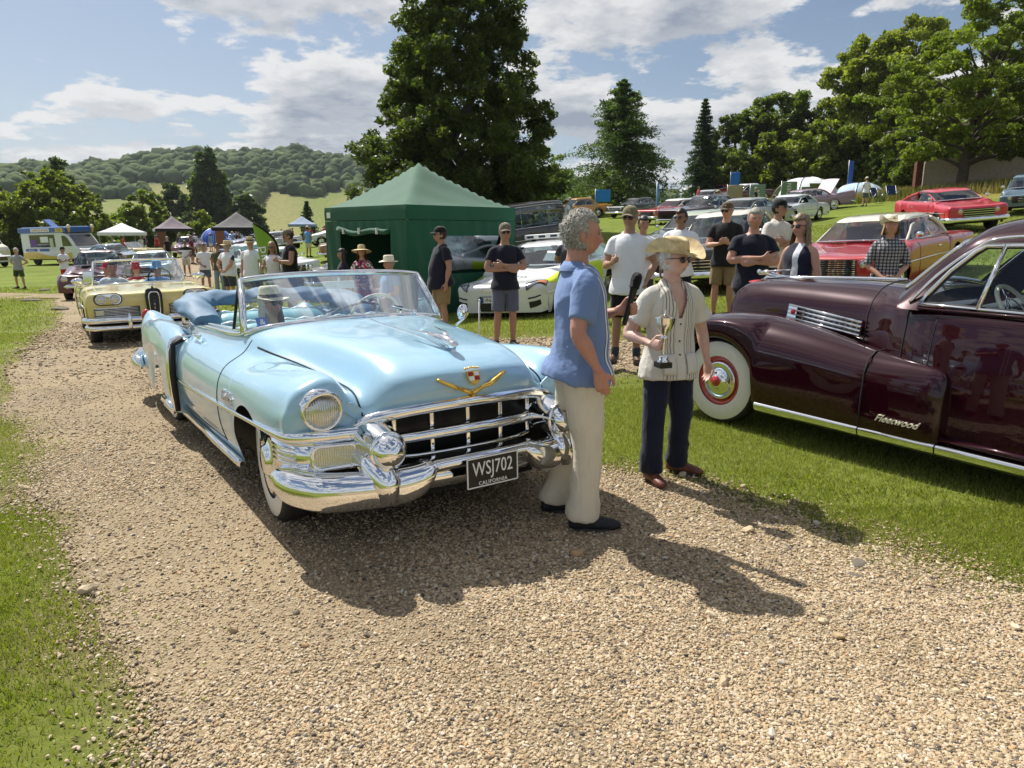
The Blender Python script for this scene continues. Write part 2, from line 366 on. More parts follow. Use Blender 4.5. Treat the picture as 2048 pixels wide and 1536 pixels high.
def gravel_mat():
    m = bpy.data.materials.new('gravel'); m.use_nodes = True; MATS['gravel'] = m
    nt = m.node_tree; N = nt.nodes; L = nt.links; b = N['Principled BSDF']; b.inputs['Roughness'].default_value = 0.9; b.inputs['Specular IOR Level'].default_value = 0.15
    tc = N.new('ShaderNodeTexCoord')
    v = N.new('ShaderNodeTexVoronoi'); v.inputs['Scale'].default_value = 75; v.inputs['Randomness'].default_value = 1; L.new(tc.outputs['Object'], v.inputs['Vector'])
    n1 = N.new('ShaderNodeTexNoise'); n1.inputs['Scale'].default_value = 1.1; n1.inputs['Detail'].default_value = 7; n1.inputs['Roughness'].default_value = 0.65; L.new(tc.outputs['Object'], n1.inputs['Vector'])
    cr = N.new('ShaderNodeValToRGB'); L.new(v.outputs['Color'], cr.inputs[0])
    e = cr.color_ramp.elements; e[0].position = 0.05; e[0].color = (.13, .098, .064, 1); e[1].position = .95; e[1].color = (.38, .31, .21, 1)
    x = cr.color_ramp.elements.new(.5); x.color = (.28, .215, .137, 1)
    mr = N.new('ShaderNodeMapRange'); mr.inputs[1].default_value = .42; mr.inputs[2].default_value = .62; L.new(n1.outputs[0], mr.inputs[0])
    mx = N.new('ShaderNodeMix'); mx.data_type = 'RGBA'; L.new(mr.outputs[0], mx.inputs[0]); L.new(cr.outputs[0], mx.inputs[6]); mx.inputs[7].default_value = (.34, .268, .168, 1)
    L.new(mx.outputs[2], b.inputs['Base Color'])
    inv = N.new('ShaderNodeMath'); inv.operation = 'SUBTRACT'; inv.inputs[0].default_value = 1; L.new(v.outputs['Distance'], inv.inputs[1])
    bp = N.new('ShaderNodeBump'); bp.inputs['Strength'].default_value = 0.75; bp.inputs['Distance'].default_value = 0.012; L.new(inv.outputs[0], bp.inputs['Height']); L.new(bp.outputs[0], b.inputs['Normal'])
    return m
grass_mat(); gravel_mat()
def axis(bands):
    out = []
    for a, b, st in bands: out.append(np.arange(a, b - 1e-6, st))
    return np.unique(np.concatenate(out + [[bands[-1][1]]]))
def grass_col(x, y):
    q = np.column_stack([np.ravel(x), np.ravel(y), np.zeros(np.size(x))]); r = np.hypot(q[:, 0], q[:, 1])
    c = np.array([.14, .185, .028])[None] * np.ones((len(q), 1))
    nr = r < 60; sdn = np.full(len(q), 9.0); sdn[nr] = lane_sd(q[nr, 0], q[nr, 1]); soil = (.85 * smoothstep(.38, -.06, sdn + .14 * sines(q, 5, 13, 4)))[:, None]; c = c * (1 - soil) + np.array([.27, .215, .12]) * soil
    dry = smoothstep(-.2, .9, sines(q, .12, 11, 4) + .5 * sines(q, .8, 12, 4))[:, None]; c = c * (1 - .35 * dry) + np.array([.17, .165, .045]) * .35 * dry
    bank = (smoothstep(0, 5, (q[:, 0] * .80 + q[:, 1] * .10 - 22.6) * 1.6) * (q[:, 0] > 5) * (r < 110))[:, None]
    c = c * (1 - .75 * bank) + np.array([.24, .185, .055]) * .75 * bank
    az = np.degrees(np.arctan2(q[:, 0], np.maximum(q[:, 1], 1)))
    f = smoothstep(110, 170, r)[:, None]; fld = (np.sin(az * .9 + r * .004) > .1)[:, None]
    c = c * (1 - f) + f * np.where(fld, np.array([.15, .18, .045]), np.array([.20, .195, .065])); wd = smoothstep(560, 640, r)[:, None]; return c * (1 - wd) + wd * np.array([.045, .07, .025])
def ground():
    xs = axis([(-1500, -300, 50), (-300, -80, 10), (-80, -20, 2), (-20, -6, .5), (-6, 8, .1), (8, 20, .5), (20, 80, 2), (80, 300, 10), (300, 1500, 50)])
    ys = axis([(-60, -4, 4), (-4, 1.2, .4), (1.2, 11, .1), (11, 24, .5), (24, 100, 2), (100, 300, 8), (300, 1700, 28)])
    X, Y = np.meshgrid(xs, ys); Z = gz(X, Y); sd = lane_sd(X, Y).reshape(X.shape); near = np.hypot(X, Y) < 130
    Z = Z - np.where((sd < -.12) & near, .03, 0)
    ny, nx = X.shape; idx = np.arange(nx * ny).reshape(ny, nx)
    F = np.stack([idx[:-1, :-1], idx[:-1, 1:], idx[1:, 1:], idx[1:, :-1]], -1).reshape(-1, 4)
    me = np_mesh('ground', np.column_stack([X.ravel(), Y.ravel(), Z.ravel()]), F, grass_col(X, Y), True)
    tag(mk('ground', me, 'lawn_grass'), 'mown grass lawn and fields running up to the wooded hills', kind='structure')
    # gravel lane, draped as its own sheet
    V = []; Fs = []; base = 0
    for (xa, xb, ya, yb, st) in ((-7, 9.6, -3.2, 11.4, .07), (-42, 0, 11.4, 95, .3), (-42, -7, 8, 11.4, .2)):
        x1 = np.arange(xa, xb + 1e-6, st); y1 = np.arange(ya, yb + 1e-6, st); X, Y = np.meshgrid(x1, y1); sd = lane_sd(X, Y).reshape(X.shape)
        q = np.column_stack([X.ravel(), Y.ravel(), 0 * X.ravel()])
        Z = gz(X, Y) + .006 + (.012 * sines(q, 1.6, 21, 5) + .006 * sines(q, 6, 22, 5)).reshape(X.shape)
        gy, gx = np.gradient(sd, st); gn = np.maximum(np.hypot(gx, gy), .35); mv = np.where((sd > -.25 * st) & (sd < 1.6 * st), sd, 0); X = X - gx / gn ** 2 * mv; Y = Y - gy / gn ** 2 * mv
        edge_ = smoothstep(-.10, .0, sd); Z = Z - .012 * edge_
        ny, nx = X.shape; idx = np.arange(nx * ny).reshape(ny, nx); cs = sd[:-1, :-1] + sd[1:, 1:] + sd[1:, :-1] + sd[:-1, 1:]
        F = np.stack([idx[:-1, :-1], idx[:-1, 1:], idx[1:, 1:], idx[1:, :-1]], -1)[cs < 0]
        V.append(np.column_stack([X.ravel(), Y.ravel(), Z.ravel()])); Fs.append(F + base); base += nx * ny
    V = np.concatenate(V); F = np.concatenate(Fs); use = np.unique(F); re = np.full(len(V), -1); re[use] = np.arange(len(use))
    tag(mk('gravel_path', np_mesh('gravel_path', V[use], re[F], None, True), 'gravel'), 'pale gravel drive curving back between the lawns', kind='structure')
ground()
# ------------------------------------------------------------------ loose stones (instanced in geometry nodes)
def pebble_mat():
    m = bpy.data.materials.new('pebble'); m.use_nodes = True; MATS['pebble'] = m
    nt = m.node_tree; N = nt.nodes; L = nt.links; b = N['Principled BSDF']; b.inputs['Roughness'].default_value = 0.75; b.inputs['Specular IOR Level'].default_value = .3
    a = N.new('ShaderNodeAttribute'); a.attribute_name = 'tone'; a.attribute_type = 'INSTANCER'
    cr = N.new('ShaderNodeValToRGB'); L.new(a.outputs['Fac'], cr.inputs[0]); e = cr.color_ramp.elements
    e[0].position = 0; e[0].color = (.06, .055, .052, 1); e[1].position = 1; e[1].color = (.62, .57, .48, 1)
    for p, c in ((.07, (.15, .12, .10)), (.14, (.28, .20, .12)), (.30, (.40, .30, .175)), (.6, (.48, .38, .245)), (.8, (.55, .465, .33)), (.9, (.45, .28, .14))): x = cr.color_ramp.elements.new(p); x.color = (*c, 1)
    L.new(cr.outputs[0], b.inputs['Base Color'])
pebble_mat()
def pebbles():
    """points on the lane near the camera; each one becomes a small rounded stone"""
    pts = []; sc = []
    def scatter(n, ya, yb, s0, s1, edge, sparse=False):
        y = ya + (yb - ya) * rng.random(n); hw = .80 * y + .6 if ya < 8 else .74 * y; x = (rng.random(n) * 2 - 1) * hw
        sd = lane_sd(x, y); q = np.column_stack([x, y, 0 * x]); tr_ = np.exp(-((sd + 1.05) / .28) ** 2) + np.exp(-((sd + 2.5) / .32) ** 2); dn = sines(q, 1.3, 31, 5) + .5 * sines(q, 4, 32, 5) - .75 * tr_
        keep = (sd < edge * rng.random(n) ** 2.6) & (rng.random(n) < np.clip(.66 + .55 * dn, .18, 1))
        x, y = x[keep], y[keep]; s = s0 + (s1 - s0) * rng.random(len(x)) ** 2.2
        q = np.column_stack([x, y, 0 * x]); z = gz(x, y) + .006 + .012 * sines(q, 1.6, 21, 5) + .006 * sines(q, 6, 22, 5) + s * .22
        pts.append(np.column_stack([x, y, z])); sc.append(s)
    scatter(190000, 1.75, 3.1, .0032, .0096, .30); scatter(180000, 3.0, 5.2, .0038, .0112, .32); scatter(90000, 5.2, 8.6, .0058, .0135, .35); scatter(60000, 8.6, 16, .012, .026, .3)
    scatter(900, 1.9, 6.0, .010, .019, .4); scatter(70, 2.0, 6.0, .024, .042, .3)
    P = np.concatenate(pts); S = np.concatenate(sc)
    me = bpy.data.meshes.new('pebbles'); me.vertices.add(len(P)); me.vertices.foreach_set('co', P.astype(np.float32).ravel())
    a = me.attributes.new('psize', 'FLOAT', 'POINT'); a.data.foreach_set('value', S.astype(np.float32))
    o = mk('loose_gravel', me, None); tag(o, 'loose tan pebbles strewn over the gravel drive', kind='stuff')
    ng = bpy.data.node_groups.new('stones', 'GeometryNodeTree'); ng.interface.new_socket('Geometry', in_out='INPUT', socket_type='NodeSocketGeometry'); ng.interface.new_socket('Geometry', in_out='OUTPUT', socket_type='NodeSocketGeometry')
    N = ng.nodes; L = ng.links; gi = N.new('NodeGroupInput'); go = N.new('NodeGroupOutput')
    ico = N.new('GeometryNodeMeshIcoSphere'); ico.inputs['Radius'].default_value = 1; ico.inputs['Subdivisions'].default_value = 2
    sp = N.new('GeometryNodeSetPosition'); nz = N.new('ShaderNodeTexNoise'); nz.inputs['Scale'].default_value = 1.1
    sv = N.new('ShaderNodeVectorMath'); sv.operation = 'SUBTRACT'; sv.inputs[1].default_value = (.5, .5, .5); L.new(nz.outputs['Color'], sv.inputs[0])
    ss = N.new('ShaderNodeVectorMath'); ss.operation = 'SCALE'; ss.inputs['Scale'].default_value = 1.1; L.new(sv.outputs[0], ss.inputs[0])
    L.new(ico.outputs[0], sp.inputs[0]); L.new(ss.outputs[0], sp.inputs['Offset'])
    sm = N.new('GeometryNodeSetMaterial'); sm.inputs['Material'].default_value = MATS['pebble']; L.new(sp.outputs[0], sm.inputs[0])
    iop = N.new('GeometryNodeInstanceOnPoints'); L.new(gi.outputs[0], iop.inputs['Points']); L.new(sm.outputs[0], iop.inputs['Instance'])
    rr = N.new('FunctionNodeRandomValue'); rr.data_type = 'FLOAT_VECTOR'; rr.inputs[0].default_value = (-.5, -.5, 0); rr.inputs[1].default_value = (.5, .5, 6.28); L.new(rr.outputs[0], iop.inputs['Rotation'])
    rs = N.new('FunctionNodeRandomValue'); rs.data_type = 'FLOAT_VECTOR'; rs.inputs[0].default_value = (.75, .6, .40); rs.inputs[1].default_value = (1.4, 1.05, .75); rs.inputs['Seed'].default_value = 5
    na = N.new('GeometryNodeInputNamedAttribute'); na.data_type = 'FLOAT'; na.inputs[0].default_value = 'psize'
    vs = N.new('ShaderNodeVectorMath'); vs.operation = 'SCALE'; L.new(rs.outputs[0], vs.inputs[0]); L.new(na.outputs[0], vs.inputs['Scale']); L.new(vs.outputs[0], iop.inputs['Scale'])
    st = N.new('GeometryNodeStoreNamedAttribute'); st.data_type = 'FLOAT'; st.domain = 'INSTANCE'; st.inputs['Name'].default_value = 'tone'
    rt = N.new('FunctionNodeRandomValue'); rt.data_type = 'FLOAT'; rt.inputs['Seed'].default_value = 9
    L.new(iop.outputs[0], st.inputs[0]); L.new(rt.outputs[1], st.inputs['Value']); L.new(st.outputs[0], go.inputs[0])
    md = o.modifiers.new('stones', 'NODES'); md.node_group = ng
pebbles()
# ------------------------------------------------------------------ grass blades
def blades(name, label, X, Y, h, w, cols, lean=.5, zoff=0.0, base=None):
    n = len(X); Z = gz(X, Y) + zoff; a = rng.random(n) * 6.283; hh = h * (.5 + .8 * rng.random(n)); ww = w * (.7 + .6 * rng.random(n))
    dx, dy = np.cos(a), np.sin(a); la = rng.random(n) * 6.283; ln = lean * hh * rng.random(n)
    lx, ly = np.cos(la) * ln, np.sin(la) * ln
    v = np.zeros((n, 4, 3)); v[:, 0] = np.column_stack([X - dx * ww, Y - dy * ww, Z - .005]); v[:, 1] = np.column_stack([X + dx * ww, Y + dy * ww, Z - .005])
    v[:, 2] = np.column_stack([X + lx * .35 + dx * ww * .6, Y + ly * .35 + dy * ww * .6, Z + hh * .6]); v[:, 3] = np.column_stack([X + lx, Y + ly, Z + hh])
    i = np.arange(n) * 4; F = np.column_stack([i, i + 1, i + 3])
    nearb = np.hypot(X, Y) < 5.2; F = np.concatenate([F[~nearb], np.column_stack([i, i + 1, i + 2])[nearb], np.column_stack([i, i + 2, i + 3])[nearb]])
    c = np.repeat(cols[:, None, :], 4, 1).reshape(-1, 3)
    tag(mk(name, np_mesh(name, v.reshape(-1, 3), F, c), leaf_mat('blade', trans=.3)), label, kind='stuff')
def lawn():
    XS, YS = [], []; Hs = []; Ws = []
    for n, ya, yb, h, w in ((190000, 1.9, 4.2, .026, .0020), (200000, 4.2, 7.5, .032, .0030), (120000, 7.5, 14, .040, .006), (90000, 14, 32, .06, .012)):
        y = ya + (yb - ya) * rng.random(n) ** .8; x = (rng.random(n) * 2 - 1) * (.78 * y + .8); sd = lane_sd(x, y)
        keep = sd > .10 * (rng.random(n) ** 2) - .55 * rng.random(n) ** 2.2; q = np.column_stack([x, y, 0 * x])
        # thin, trodden edge along the lane
        keep &= rng.random(n) < np.clip(.34 + 1.1 * (sd - .02) + .35 * sines(q, 3, 41, 4), .06, 1)
        x, y = x[keep], y[keep]; XS.append(x); YS.append(y); Hs.append(np.full(len(x), h)); Ws.append(np.full(len(x), w))
    X, Y = np.concatenate(XS), np.concatenate(YS); H_, W_ = np.concatenate(Hs), np.concatenate(Ws)
    q = np.column_stack([X, Y, 0 * X]); t = rng.random(len(X))[:, None]
    c = np.array([.18, .23, .028]) * (1 - t) + np.array([.35, .37, .075]) * t
    dry = (rng.random(len(X)) < (.14 + .22 * smoothstep(-.1, .8, sines(q, 1.1, 43, 4) - .35 * (X > 0))))[:, None]; c = np.where(dry, np.array([.33, .29, .14]) * (.7 + .5 * t), c)
    blades('grass', 'short mown green grass covering the lawns', X, Y, H_, W_, c, .9)
lawn()
# ------------------------------------------------------------------ trees
bark_m = mat('bark', (.085, .065, .048), .9, var=.4, vscale=6, bump=.8, bscale=14)
def leaf_quads(P, size, cols, rs, up=.35, asp=.62):
    """one pointed quad per point"""
    n = len(P); d = rs.normal(size=(n, 3)); d /= np.linalg.norm(d, axis=1)[:, None]; nr = rs.normal(size=(n, 3)); nr[:, 2] = np.abs(nr[:, 2]) + up; t = np.cross(d, nr); t /= np.linalg.norm(t, axis=1)[:, None] + 1e-9; d = np.cross(nr, t); d /= np.linalg.norm(d, axis=1)[:, None] + 1e-9
    s = (size * (.6 + .8 * rs.random(n)))[:, None]; s = s * 1.12; V = np.stack([P - d * s * .8 + t * s * asp, P + d * s, P - d * s * .8 - t * s * asp], 1).reshape(-1, 3); i = np.arange(n)[:, None] * 3; return V, i + np.arange(3)[None], np.repeat(cols, 3, 0)
def leaf_cols(n, rs, a, b, warm=.12):
    t = rs.random(n)[:, None]; c = np.array(a) * (1 - t) + np.array(b) * t; w = (rs.random(n) < warm)[:, None]; return np.where(w, c * np.array((1.35, 1.2, .8)), c)
def limb(b, p0, p1, r0, r1, rs, k=5, sag=.06):
    p0, p1 = np.array(p0), np.array(p1); L_ = np.linalg.norm(p1 - p0); pts = []
    for t in np.linspace(0, 1, k + 1): pts.append(p0 + (p1 - p0) * t + np.array((0, 0, 1)) * sag * L_ * math.sin(PI * t) + rs.normal(size=3) * L_ * .025 * (0 < t < 1))
    b.tube([tuple(p) for p in pts], [r0 + (r1 - r0) * t for t in np.linspace(0, 1, k + 1)], 6, cap=False); return pts
def tree(name, label, x, y, H, prof, z0=.12, ncl=160, nlf=120, lf=.16, rc=.10, cols=((.045, .075, .014), (.10, .14, .028)), tr=.30, seed=1, lean=(0, 0), group=None, flat=.75, inner=.32, layers=0, gaps=.0, nl=26, zb=None, warm=.12):
    """prof: list of (t, radius) over the crown height"""
    rs = np.random.default_rng(seed); z = (g1(x, y) if zb is None else zb) - .1; E_ = empty(name, (x, y, z), 0, label, 'tree', group); T, Rr = zip(*prof)
    t = rs.random(ncl * 6); r = np.interp(t, T, Rr); keep = rs.random(ncl * 6) < (r / max(Rr)) ** 1.2; t, r = t[keep][:ncl], r[keep][:ncl]
    if layers: t = (np.floor(t * layers) + .5 + rs.normal(size=len(t)) * .12) / layers
    a = rs.random(len(t)) * 6.283; lob = 1 + .16 * np.sin(3 * a + t * 7 + seed) + .10 * np.sin(7 * a - t * 11); rho = r * lob * np.maximum(inner, rs.random(len(t))) ** .55
    zz = H * (z0 + (1 - z0) * t) + rs.normal(size=len(t)) * H * .012; Cn = np.column_stack([np.cos(a) * rho + lean[0] * t * H, np.sin(a) * rho + lean[1] * t * H, zz])
    if gaps: kk = sines(Cn, 2.2 / max(Rr) * 2, seed, 4) > -1 + gaps; Cn = Cn[kk]
    n = len(Cn); cr = rc * H * (.6 + .8 * rs.random(n)) * np.clip(1.15 - .5 * (zz[:n] / H), .5, 1.1); per = np.maximum(8, (nlf * (cr / cr.mean()) ** 2).astype(int)); idx = np.repeat(np.arange(n), per)
    v = rs.normal(size=(len(idx), 3)); v /= np.linalg.norm(v, axis=1)[:, None]; v *= (rs.random(len(idx)) ** .45)[:, None] * np.array((1, 1, flat)); P = Cn[idx] + v * cr[idx][:, None]
    P = P[P[:, 2] > H * .02]; tone = (.80 + .45 * rs.random(n))[idx[:len(P)]][:, None]; V, F, cc = leaf_quads(P, lf, leaf_cols(len(P), rs, *cols, warm=warm) * tone, rs)
    mk('crown', np_mesh('crown', V, F, cc), leaf_mat('leaf', trans=.5), E_)
    b = MB(); top = np.array((lean[0] * .8 * H, lean[1] * .8 * H, H * .86)); pts = limb(b, (0, 0, 0), top, tr, tr * .12, rs, 9, 0)
    order = np.argsort(-cr)[:nl * 2]; rs.shuffle(order)
    for i in order[:nl]:
        c = Cn[i]; hz = max(H * .10, min(c[2] * .72 - .02 * H, H * .8)); f = hz / (H * .86); p0 = np.array((lean[0] * .8 * H * f, lean[1] * .8 * H * f, hz)); limb(b, p0, c, tr * (.42 - .3 * f) + .015, .012, rs, 5, .05)
    b.build('trunk', bark_m, E_); return E_
def conifer(name, label, x, y, H, Rb, seed=1, whorls=26, per=9, droop=.25, cols=((.020, .042, .018), (.05, .085, .03)), nd=34, ns=.16, tr=.22, up0=.0, spiky=1.0, z0=.06, zb=None, upl=.3):
    rs = np.random.default_rng(seed); z = (g1(x, y) if zb is None else zb) - .1; E_ = empty(name, (x, y, z), 0, label, 'tree'); b = MB(); b.tube([(0, 0, 0), (0, 0, H * .5), (0, 0, H)], [tr, tr * .5, .012], 8, cap=False); PP = []
    for w in range(whorls):
        f = w / (whorls - 1); zz = H * (z0 + (.985 - z0) * f ** .95); L_ = Rb * (1 - f) ** .85 * (1 + .0 * f) + .10
        for k in range(per):
            a = rs.random() * 6.283; l = L_ * rs.uniform(.55, 1.12) * spiky; dr = droop * (1 - f) - upl * f; tip = np.array((math.cos(a) * l, math.sin(a) * l, zz - dr * l + up0 * l)); base = np.array((0, 0, zz)); pts = []
            for t in np.linspace(0, 1, 5): pts.append(base + (tip - base) * t + np.array((0, 0, 1)) * .10 * l * math.sin(PI * t))
            b.tube([tuple(p) for p in pts], [.035 * (1 - f) + .008, .025 * (1 - f) + .006, .016 * (1 - f) + .005, .008, .003], 5, cap=False)
            n = int(nd * (.35 + l / Rb)); t = rs.random(n) ** .7; pq = np.array(pts); q = crm(pq, t * 4); wd = .16 * l * (1 - t * .6)[:, None] + .05; q = q + rs.normal(size=(n, 3)) * wd * np.array((1, 1, .35)) - np.array((0, 0, 1)) * (np.abs(rs.normal(size=n)) * .05 * l)[:, None]; PP.append(q)
    P = np.concatenate(PP); V, F, cc = leaf_quads(P, ns, leaf_cols(len(P), rs, *cols, warm=.1), rs, up=.1, asp=.30); mk('crown', np_mesh('crown', V, F, cc), leaf_mat('leaf', trans=.5), E_); b.build('trunk', bark_m, E_); return E_
LIME = ((.10, .135, .026), (.215, .25, .05)); DARK = ((.040, .062, .017), (.098, .128, .032)); OAK = ((.070, .102, .026), (.16, .20, .044)); YEL = ((.135, .165, .03), (.29, .31, .065)); BLUEG = ((.046, .072, .030), (.10, .135, .048))
tree('lime_tree', 'huge broad dark green tree rising behind the green tent', -2.6, 37, 13.6, [(0, 4.4), (.08, 5.1), (.22, 5.0), (.45, 4.2), (.7, 3.3), (.9, 2.4), (1, 1.0)], z0=.02, ncl=900, nlf=150, lf=.10, rc=.040, cols=DARK, tr=.45, seed=3, nl=70, warm=.25)
conifer('cedar_tree', 'wide drooping cedar with spiky top right of the big tree', 9.2, 62, 10.7, 5.6, seed=5, whorls=22, per=11, droop=.22, nd=170, ns=.15, tr=.35, cols=((.045, .080, .024), (.11, .15, .042)), upl=.55)
conifer('fir_tree', 'slim dark pointed conifer beside the cedar', 20.6, 80, 10.4, 2.3, seed=9, whorls=26, per=11, droop=.35, nd=90, ns=.15, cols=((.024, .048, .022), (.055, .09, .034)))
tree('lime_tree', 'small pale tree in the gap between the big tree and cedar', 5.4, 85, 6.5, [(0, 2.0), (.4, 2.6), (1, .8)], ncl=60, nlf=90, lf=.17, rc=.12, cols=OAK, seed=71, nl=10)
tree('oak_tree', 'flat topped umbrella shaped tree above the hedge', 31.5, 88, 11.6, [(0, 1.8), (.35, 3.6), (.7, 4.0), (.92, 2.6), (1, 1.0)], z0=.40, ncl=190, nlf=110, lf=.19, rc=.07, cols=OAK, seed=11, tr=.35, gaps=.25, nl=34)
tree('oak_tree', 'dark rounded tree left of the umbrella tree', 26.6, 88, 10.2, [(0, 3.2), (.4, 3.6), (.8, 2.4), (1, .8)], z0=.05, ncl=200, nlf=110, lf=.19, rc=.075, cols=DARK, seed=12, nl=26)
tree('oak_tree', 'dark tree filling the gap right of the umbrella tree', 36.5, 86, 10.6, [(0, 3.0), (.5, 3.4), (.85, 2.2), (1, .7)], z0=.08, ncl=190, nlf=100, lf=.19, rc=.075, cols=DARK, seed=13, nl=26)
tree('sycamore_tree', 'tall sunlit tree left of the pair above the hedge', 36.4, 78, 15.0, [(0, 2.2), (.3, 3.0), (.7, 3.9), (.9, 3.0), (1, 1.2)], z0=.28, ncl=230, nlf=115, lf=.19, rc=.052, cols=YEL, seed=14, tr=.4, gaps=.30, nl=44)
tree('sycamore_tree', 'tallest sunlit tree right of the pair above the hedge', 41.0, 78, 16.2, [(0, 2.4), (.3, 3.0), (.65, 3.6), (.88, 3.2), (1, 1.4)], z0=.28, ncl=250, nlf=115, lf=.19, rc=.050, cols=YEL, seed=15, tr=.4, gaps=.30, nl=44)
tree('locust_tree', 'feathery layered tree with leaning trunk near the brick wall', 28.6, 47, 11.6, [(0, 4.6), (.25, 6.6), (.55, 6.2), (.8, 4.6), (1, 2.2)], z0=.20, ncl=520, nlf=130, lf=.10, rc=.046, cols=((.095, .13, .025), (.20, .24, .045)), seed=16, tr=.36, lean=(.16, 0), flat=.55, layers=0, nl=46, gaps=.1, inner=.1)
tree('locust_tree', 'second feathery tree at the right picture edge', 37.2, 50, 13.2, [(0, 3.0), (.35, 5.2), (.7, 4.6), (1, 1.8)], z0=.20, ncl=380, nlf=120, lf=.11, rc=.05, cols=((.08, .11, .025), (.17, .21, .042)), seed=17, tr=.36, flat=.55, layers=0, nl=40, gaps=.1, inner=.1)
hedge_rows = [(24.6, 80, 5.8, OAK), (27.2, 79, 6.6, LIME), (29.8, 78.5, 7.0, YEL), (32.2, 77.5, 7.4, LIME), (34.6, 77, 7.4, OAK), (36.9, 76, 8.2, LIME), (39.2, 74.5, 8.2, OAK), (41.6, 73, 8.0, LIME), (43.5, 70, 8.2, OAK), (44.8, 66, 8.0, OAK), (34.2, 66, 5.8, DARK), (38.6, 66, 6.2, LIME), (33.5, 60, 4.6, OAK), (37.0, 58, 4.8, DARK)]
hl = ['first hedge shrub from the slim conifer', 'second hedge shrub, leaning over the dark cars', 'yellowish hedge shrub above the blue flag', 'tall green hedge shrub left of the dome tent', 'dense hedge shrub behind the banner stands', 'high hedge shrub above the white dome tent', 'dark hedge shrub right of the dome tent', 'bright hedge shrub left of the feathery tree', 'hedge shrub behind the feathery tree trunk', 'last hedge shrub before the brick wall', 'low dark shrub in front of the hedge', 'low bright shrub in front of the hedge', 'low shrub left of the feathery tree trunk', 'dark shrub behind the brick wall']
for i, ((hx, hy, hh, hc), lb) in enumerate(zip(hedge_rows, hl)):
    tree('hedge_shrub', lb, hx, hy, hh, [(0, 1.9), (.3, 2.3), (.7, 1.9), (1, .6)], z0=.0, ncl=90, nlf=105, lf=.17, rc=.10, cols=hc, seed=40 + i, tr=.12, nl=8, group='hedge along the top of the slope')
tree('chestnut_tree', 'large rounded sunlit tree behind the ice cream van', -46, 73, 8.4, [(0, 4.8), (.25, 5.8), (.6, 5.0), (.85, 2.8), (1, 1.0)], z0=.02, ncl=420, nlf=120, lf=.16, rc=.070, cols=LIME, seed=21, nl=30, warm=.2)
tree('chestnut_tree', 'tree at the left picture edge', -53, 72, 8.6, [(0, 3.4), (.4, 4.0), (.8, 2.6), (1, .8)], z0=.02, ncl=200, nlf=110, lf=.17, rc=.08, cols=DARK, seed=22, nl=20)
tree('ash_tree', 'thin topped tree peeping over the rounded tree', -57, 92, 11.5, [(0, 1.4), (.5, 2.0), (1, .8)], z0=.5, ncl=90, nlf=70, lf=.20, rc=.06, cols=BLUEG, seed=23, nl=22, gaps=.3)
tree('hazel_tree', 'bushy tree right of the rounded tree', -43.5, 86, 6.8, [(0, 3.6), (.35, 4.0), (.75, 2.8), (1, .8)], z0=0, ncl=190, nlf=110, lf=.18, rc=.085, cols=LIME, seed=24, nl=18)
tree('hazel_tree', 'low bush beside the mauve gazebo', -37.6, 88, 4.4, [(0, 2.4), (.4, 2.6), (1, .6)], z0=0, ncl=100, nlf=100, lf=.18, rc=.10, cols=LIME, seed=25, nl=10)
tree('poplar_tree', 'tall columnar tree standing in the valley', -68, 165, 21, [(0, 4.6), (.3, 5.2), (.65, 4.2), (.9, 2.4), (1, .8)], z0=.02, ncl=260, nlf=100, lf=.36, rc=.06, cols=BLUEG, seed=26, nl=20)
tree('oak_tree', 'dark tree left of the tall valley tree', -78, 168, 12.5, [(0, 3.8), (.5, 4.2), (1, 1.0)], z0=.02, ncl=150, nlf=90, lf=.36, rc=.09, cols=BLUEG, seed=27, nl=12)
tree('oak_tree', 'dark tree right of the tall valley tree', -58.5, 160, 11.5, [(0, 4.0), (.5, 4.4), (1, 1.0)], z0=.02, ncl=150, nlf=90, lf=.36, rc=.09, cols=BLUEG, seed=28, nl=12)
conifer('young_fir', 'small conifer left of the green tent', -27.5, 98, 5.2, 1.5, seed=31, whorls=14, per=8, nd=50, ns=.18)
def far_wood():
    rs = np.random.default_rng(77); n = 16000; az = np.radians(rs.uniform(-47, 14, n)); r = rs.uniform(360, 1010, n); x, y = np.sin(az) * r, np.cos(az) * r; d = np.degrees(az)
    q = np.column_stack([x, y, 0 * x]); wood = (r > 500 + 60 * np.sin(d * .35 + .6) + 40 * np.sin(d * 1.3)) | ((sines(q, .018, 91, 4) > .62)); wood &= ~((d > -26.5) & (d < -23) & (r < 600)) & ~((d > -17) & (d < -12.5) & (r < 540)); x, y = x[wood][:3500], y[wood][:3500]; n = len(x); z = gz(x, y)
    bm = bmesh.new(); bmesh.ops.create_icosphere(bm, subdivisions=2, radius=1); bv = np.array([v.co[:] for v in bm.verts]); bf = np.array([[v.index for v in f.verts] for f in bm.faces]); bm.free()
    s = rs.uniform(3.4, 7.0, n) * (.45 + np.hypot(x, y) / 1100); V = bv[None] * np.ones((n, 1, 1)); nz = sines((V + rs.normal(size=(n, 1, 3)) * 5).reshape(-1, 3), 4.5, 17, 6).reshape(n, -1, 1); V = V * (1 + .30 * nz) * s[:, None, None] * np.array((1, 1, 1.05)); V = V + np.stack([x, y, z + s * .55], 1)[:, None]
    F = (bf[None] + (np.arange(n) * len(bv))[:, None, None]).reshape(-1, 3); tt = rs.random((n, 1)); c = np.array((.040, .068, .024)) * (1 - tt) + np.array((.085, .115, .036)) * tt; c = np.repeat(c[:, None], len(bv), 1).reshape(-1, 3)
    c = c * (1 + .35 * rs.normal(size=(len(c), 1)) * .5)
    tag(mk('far_wood', np_mesh('far_wood', V.reshape(-1, 3), F, np.clip(c, .01, 1)), mat('far_canopy', (.05, .08, .03), .9, attr='col', bump=1.0, bscale=.9, spec=.1)), 'dense wood covering the distant ridge', kind='stuff')
far_wood()
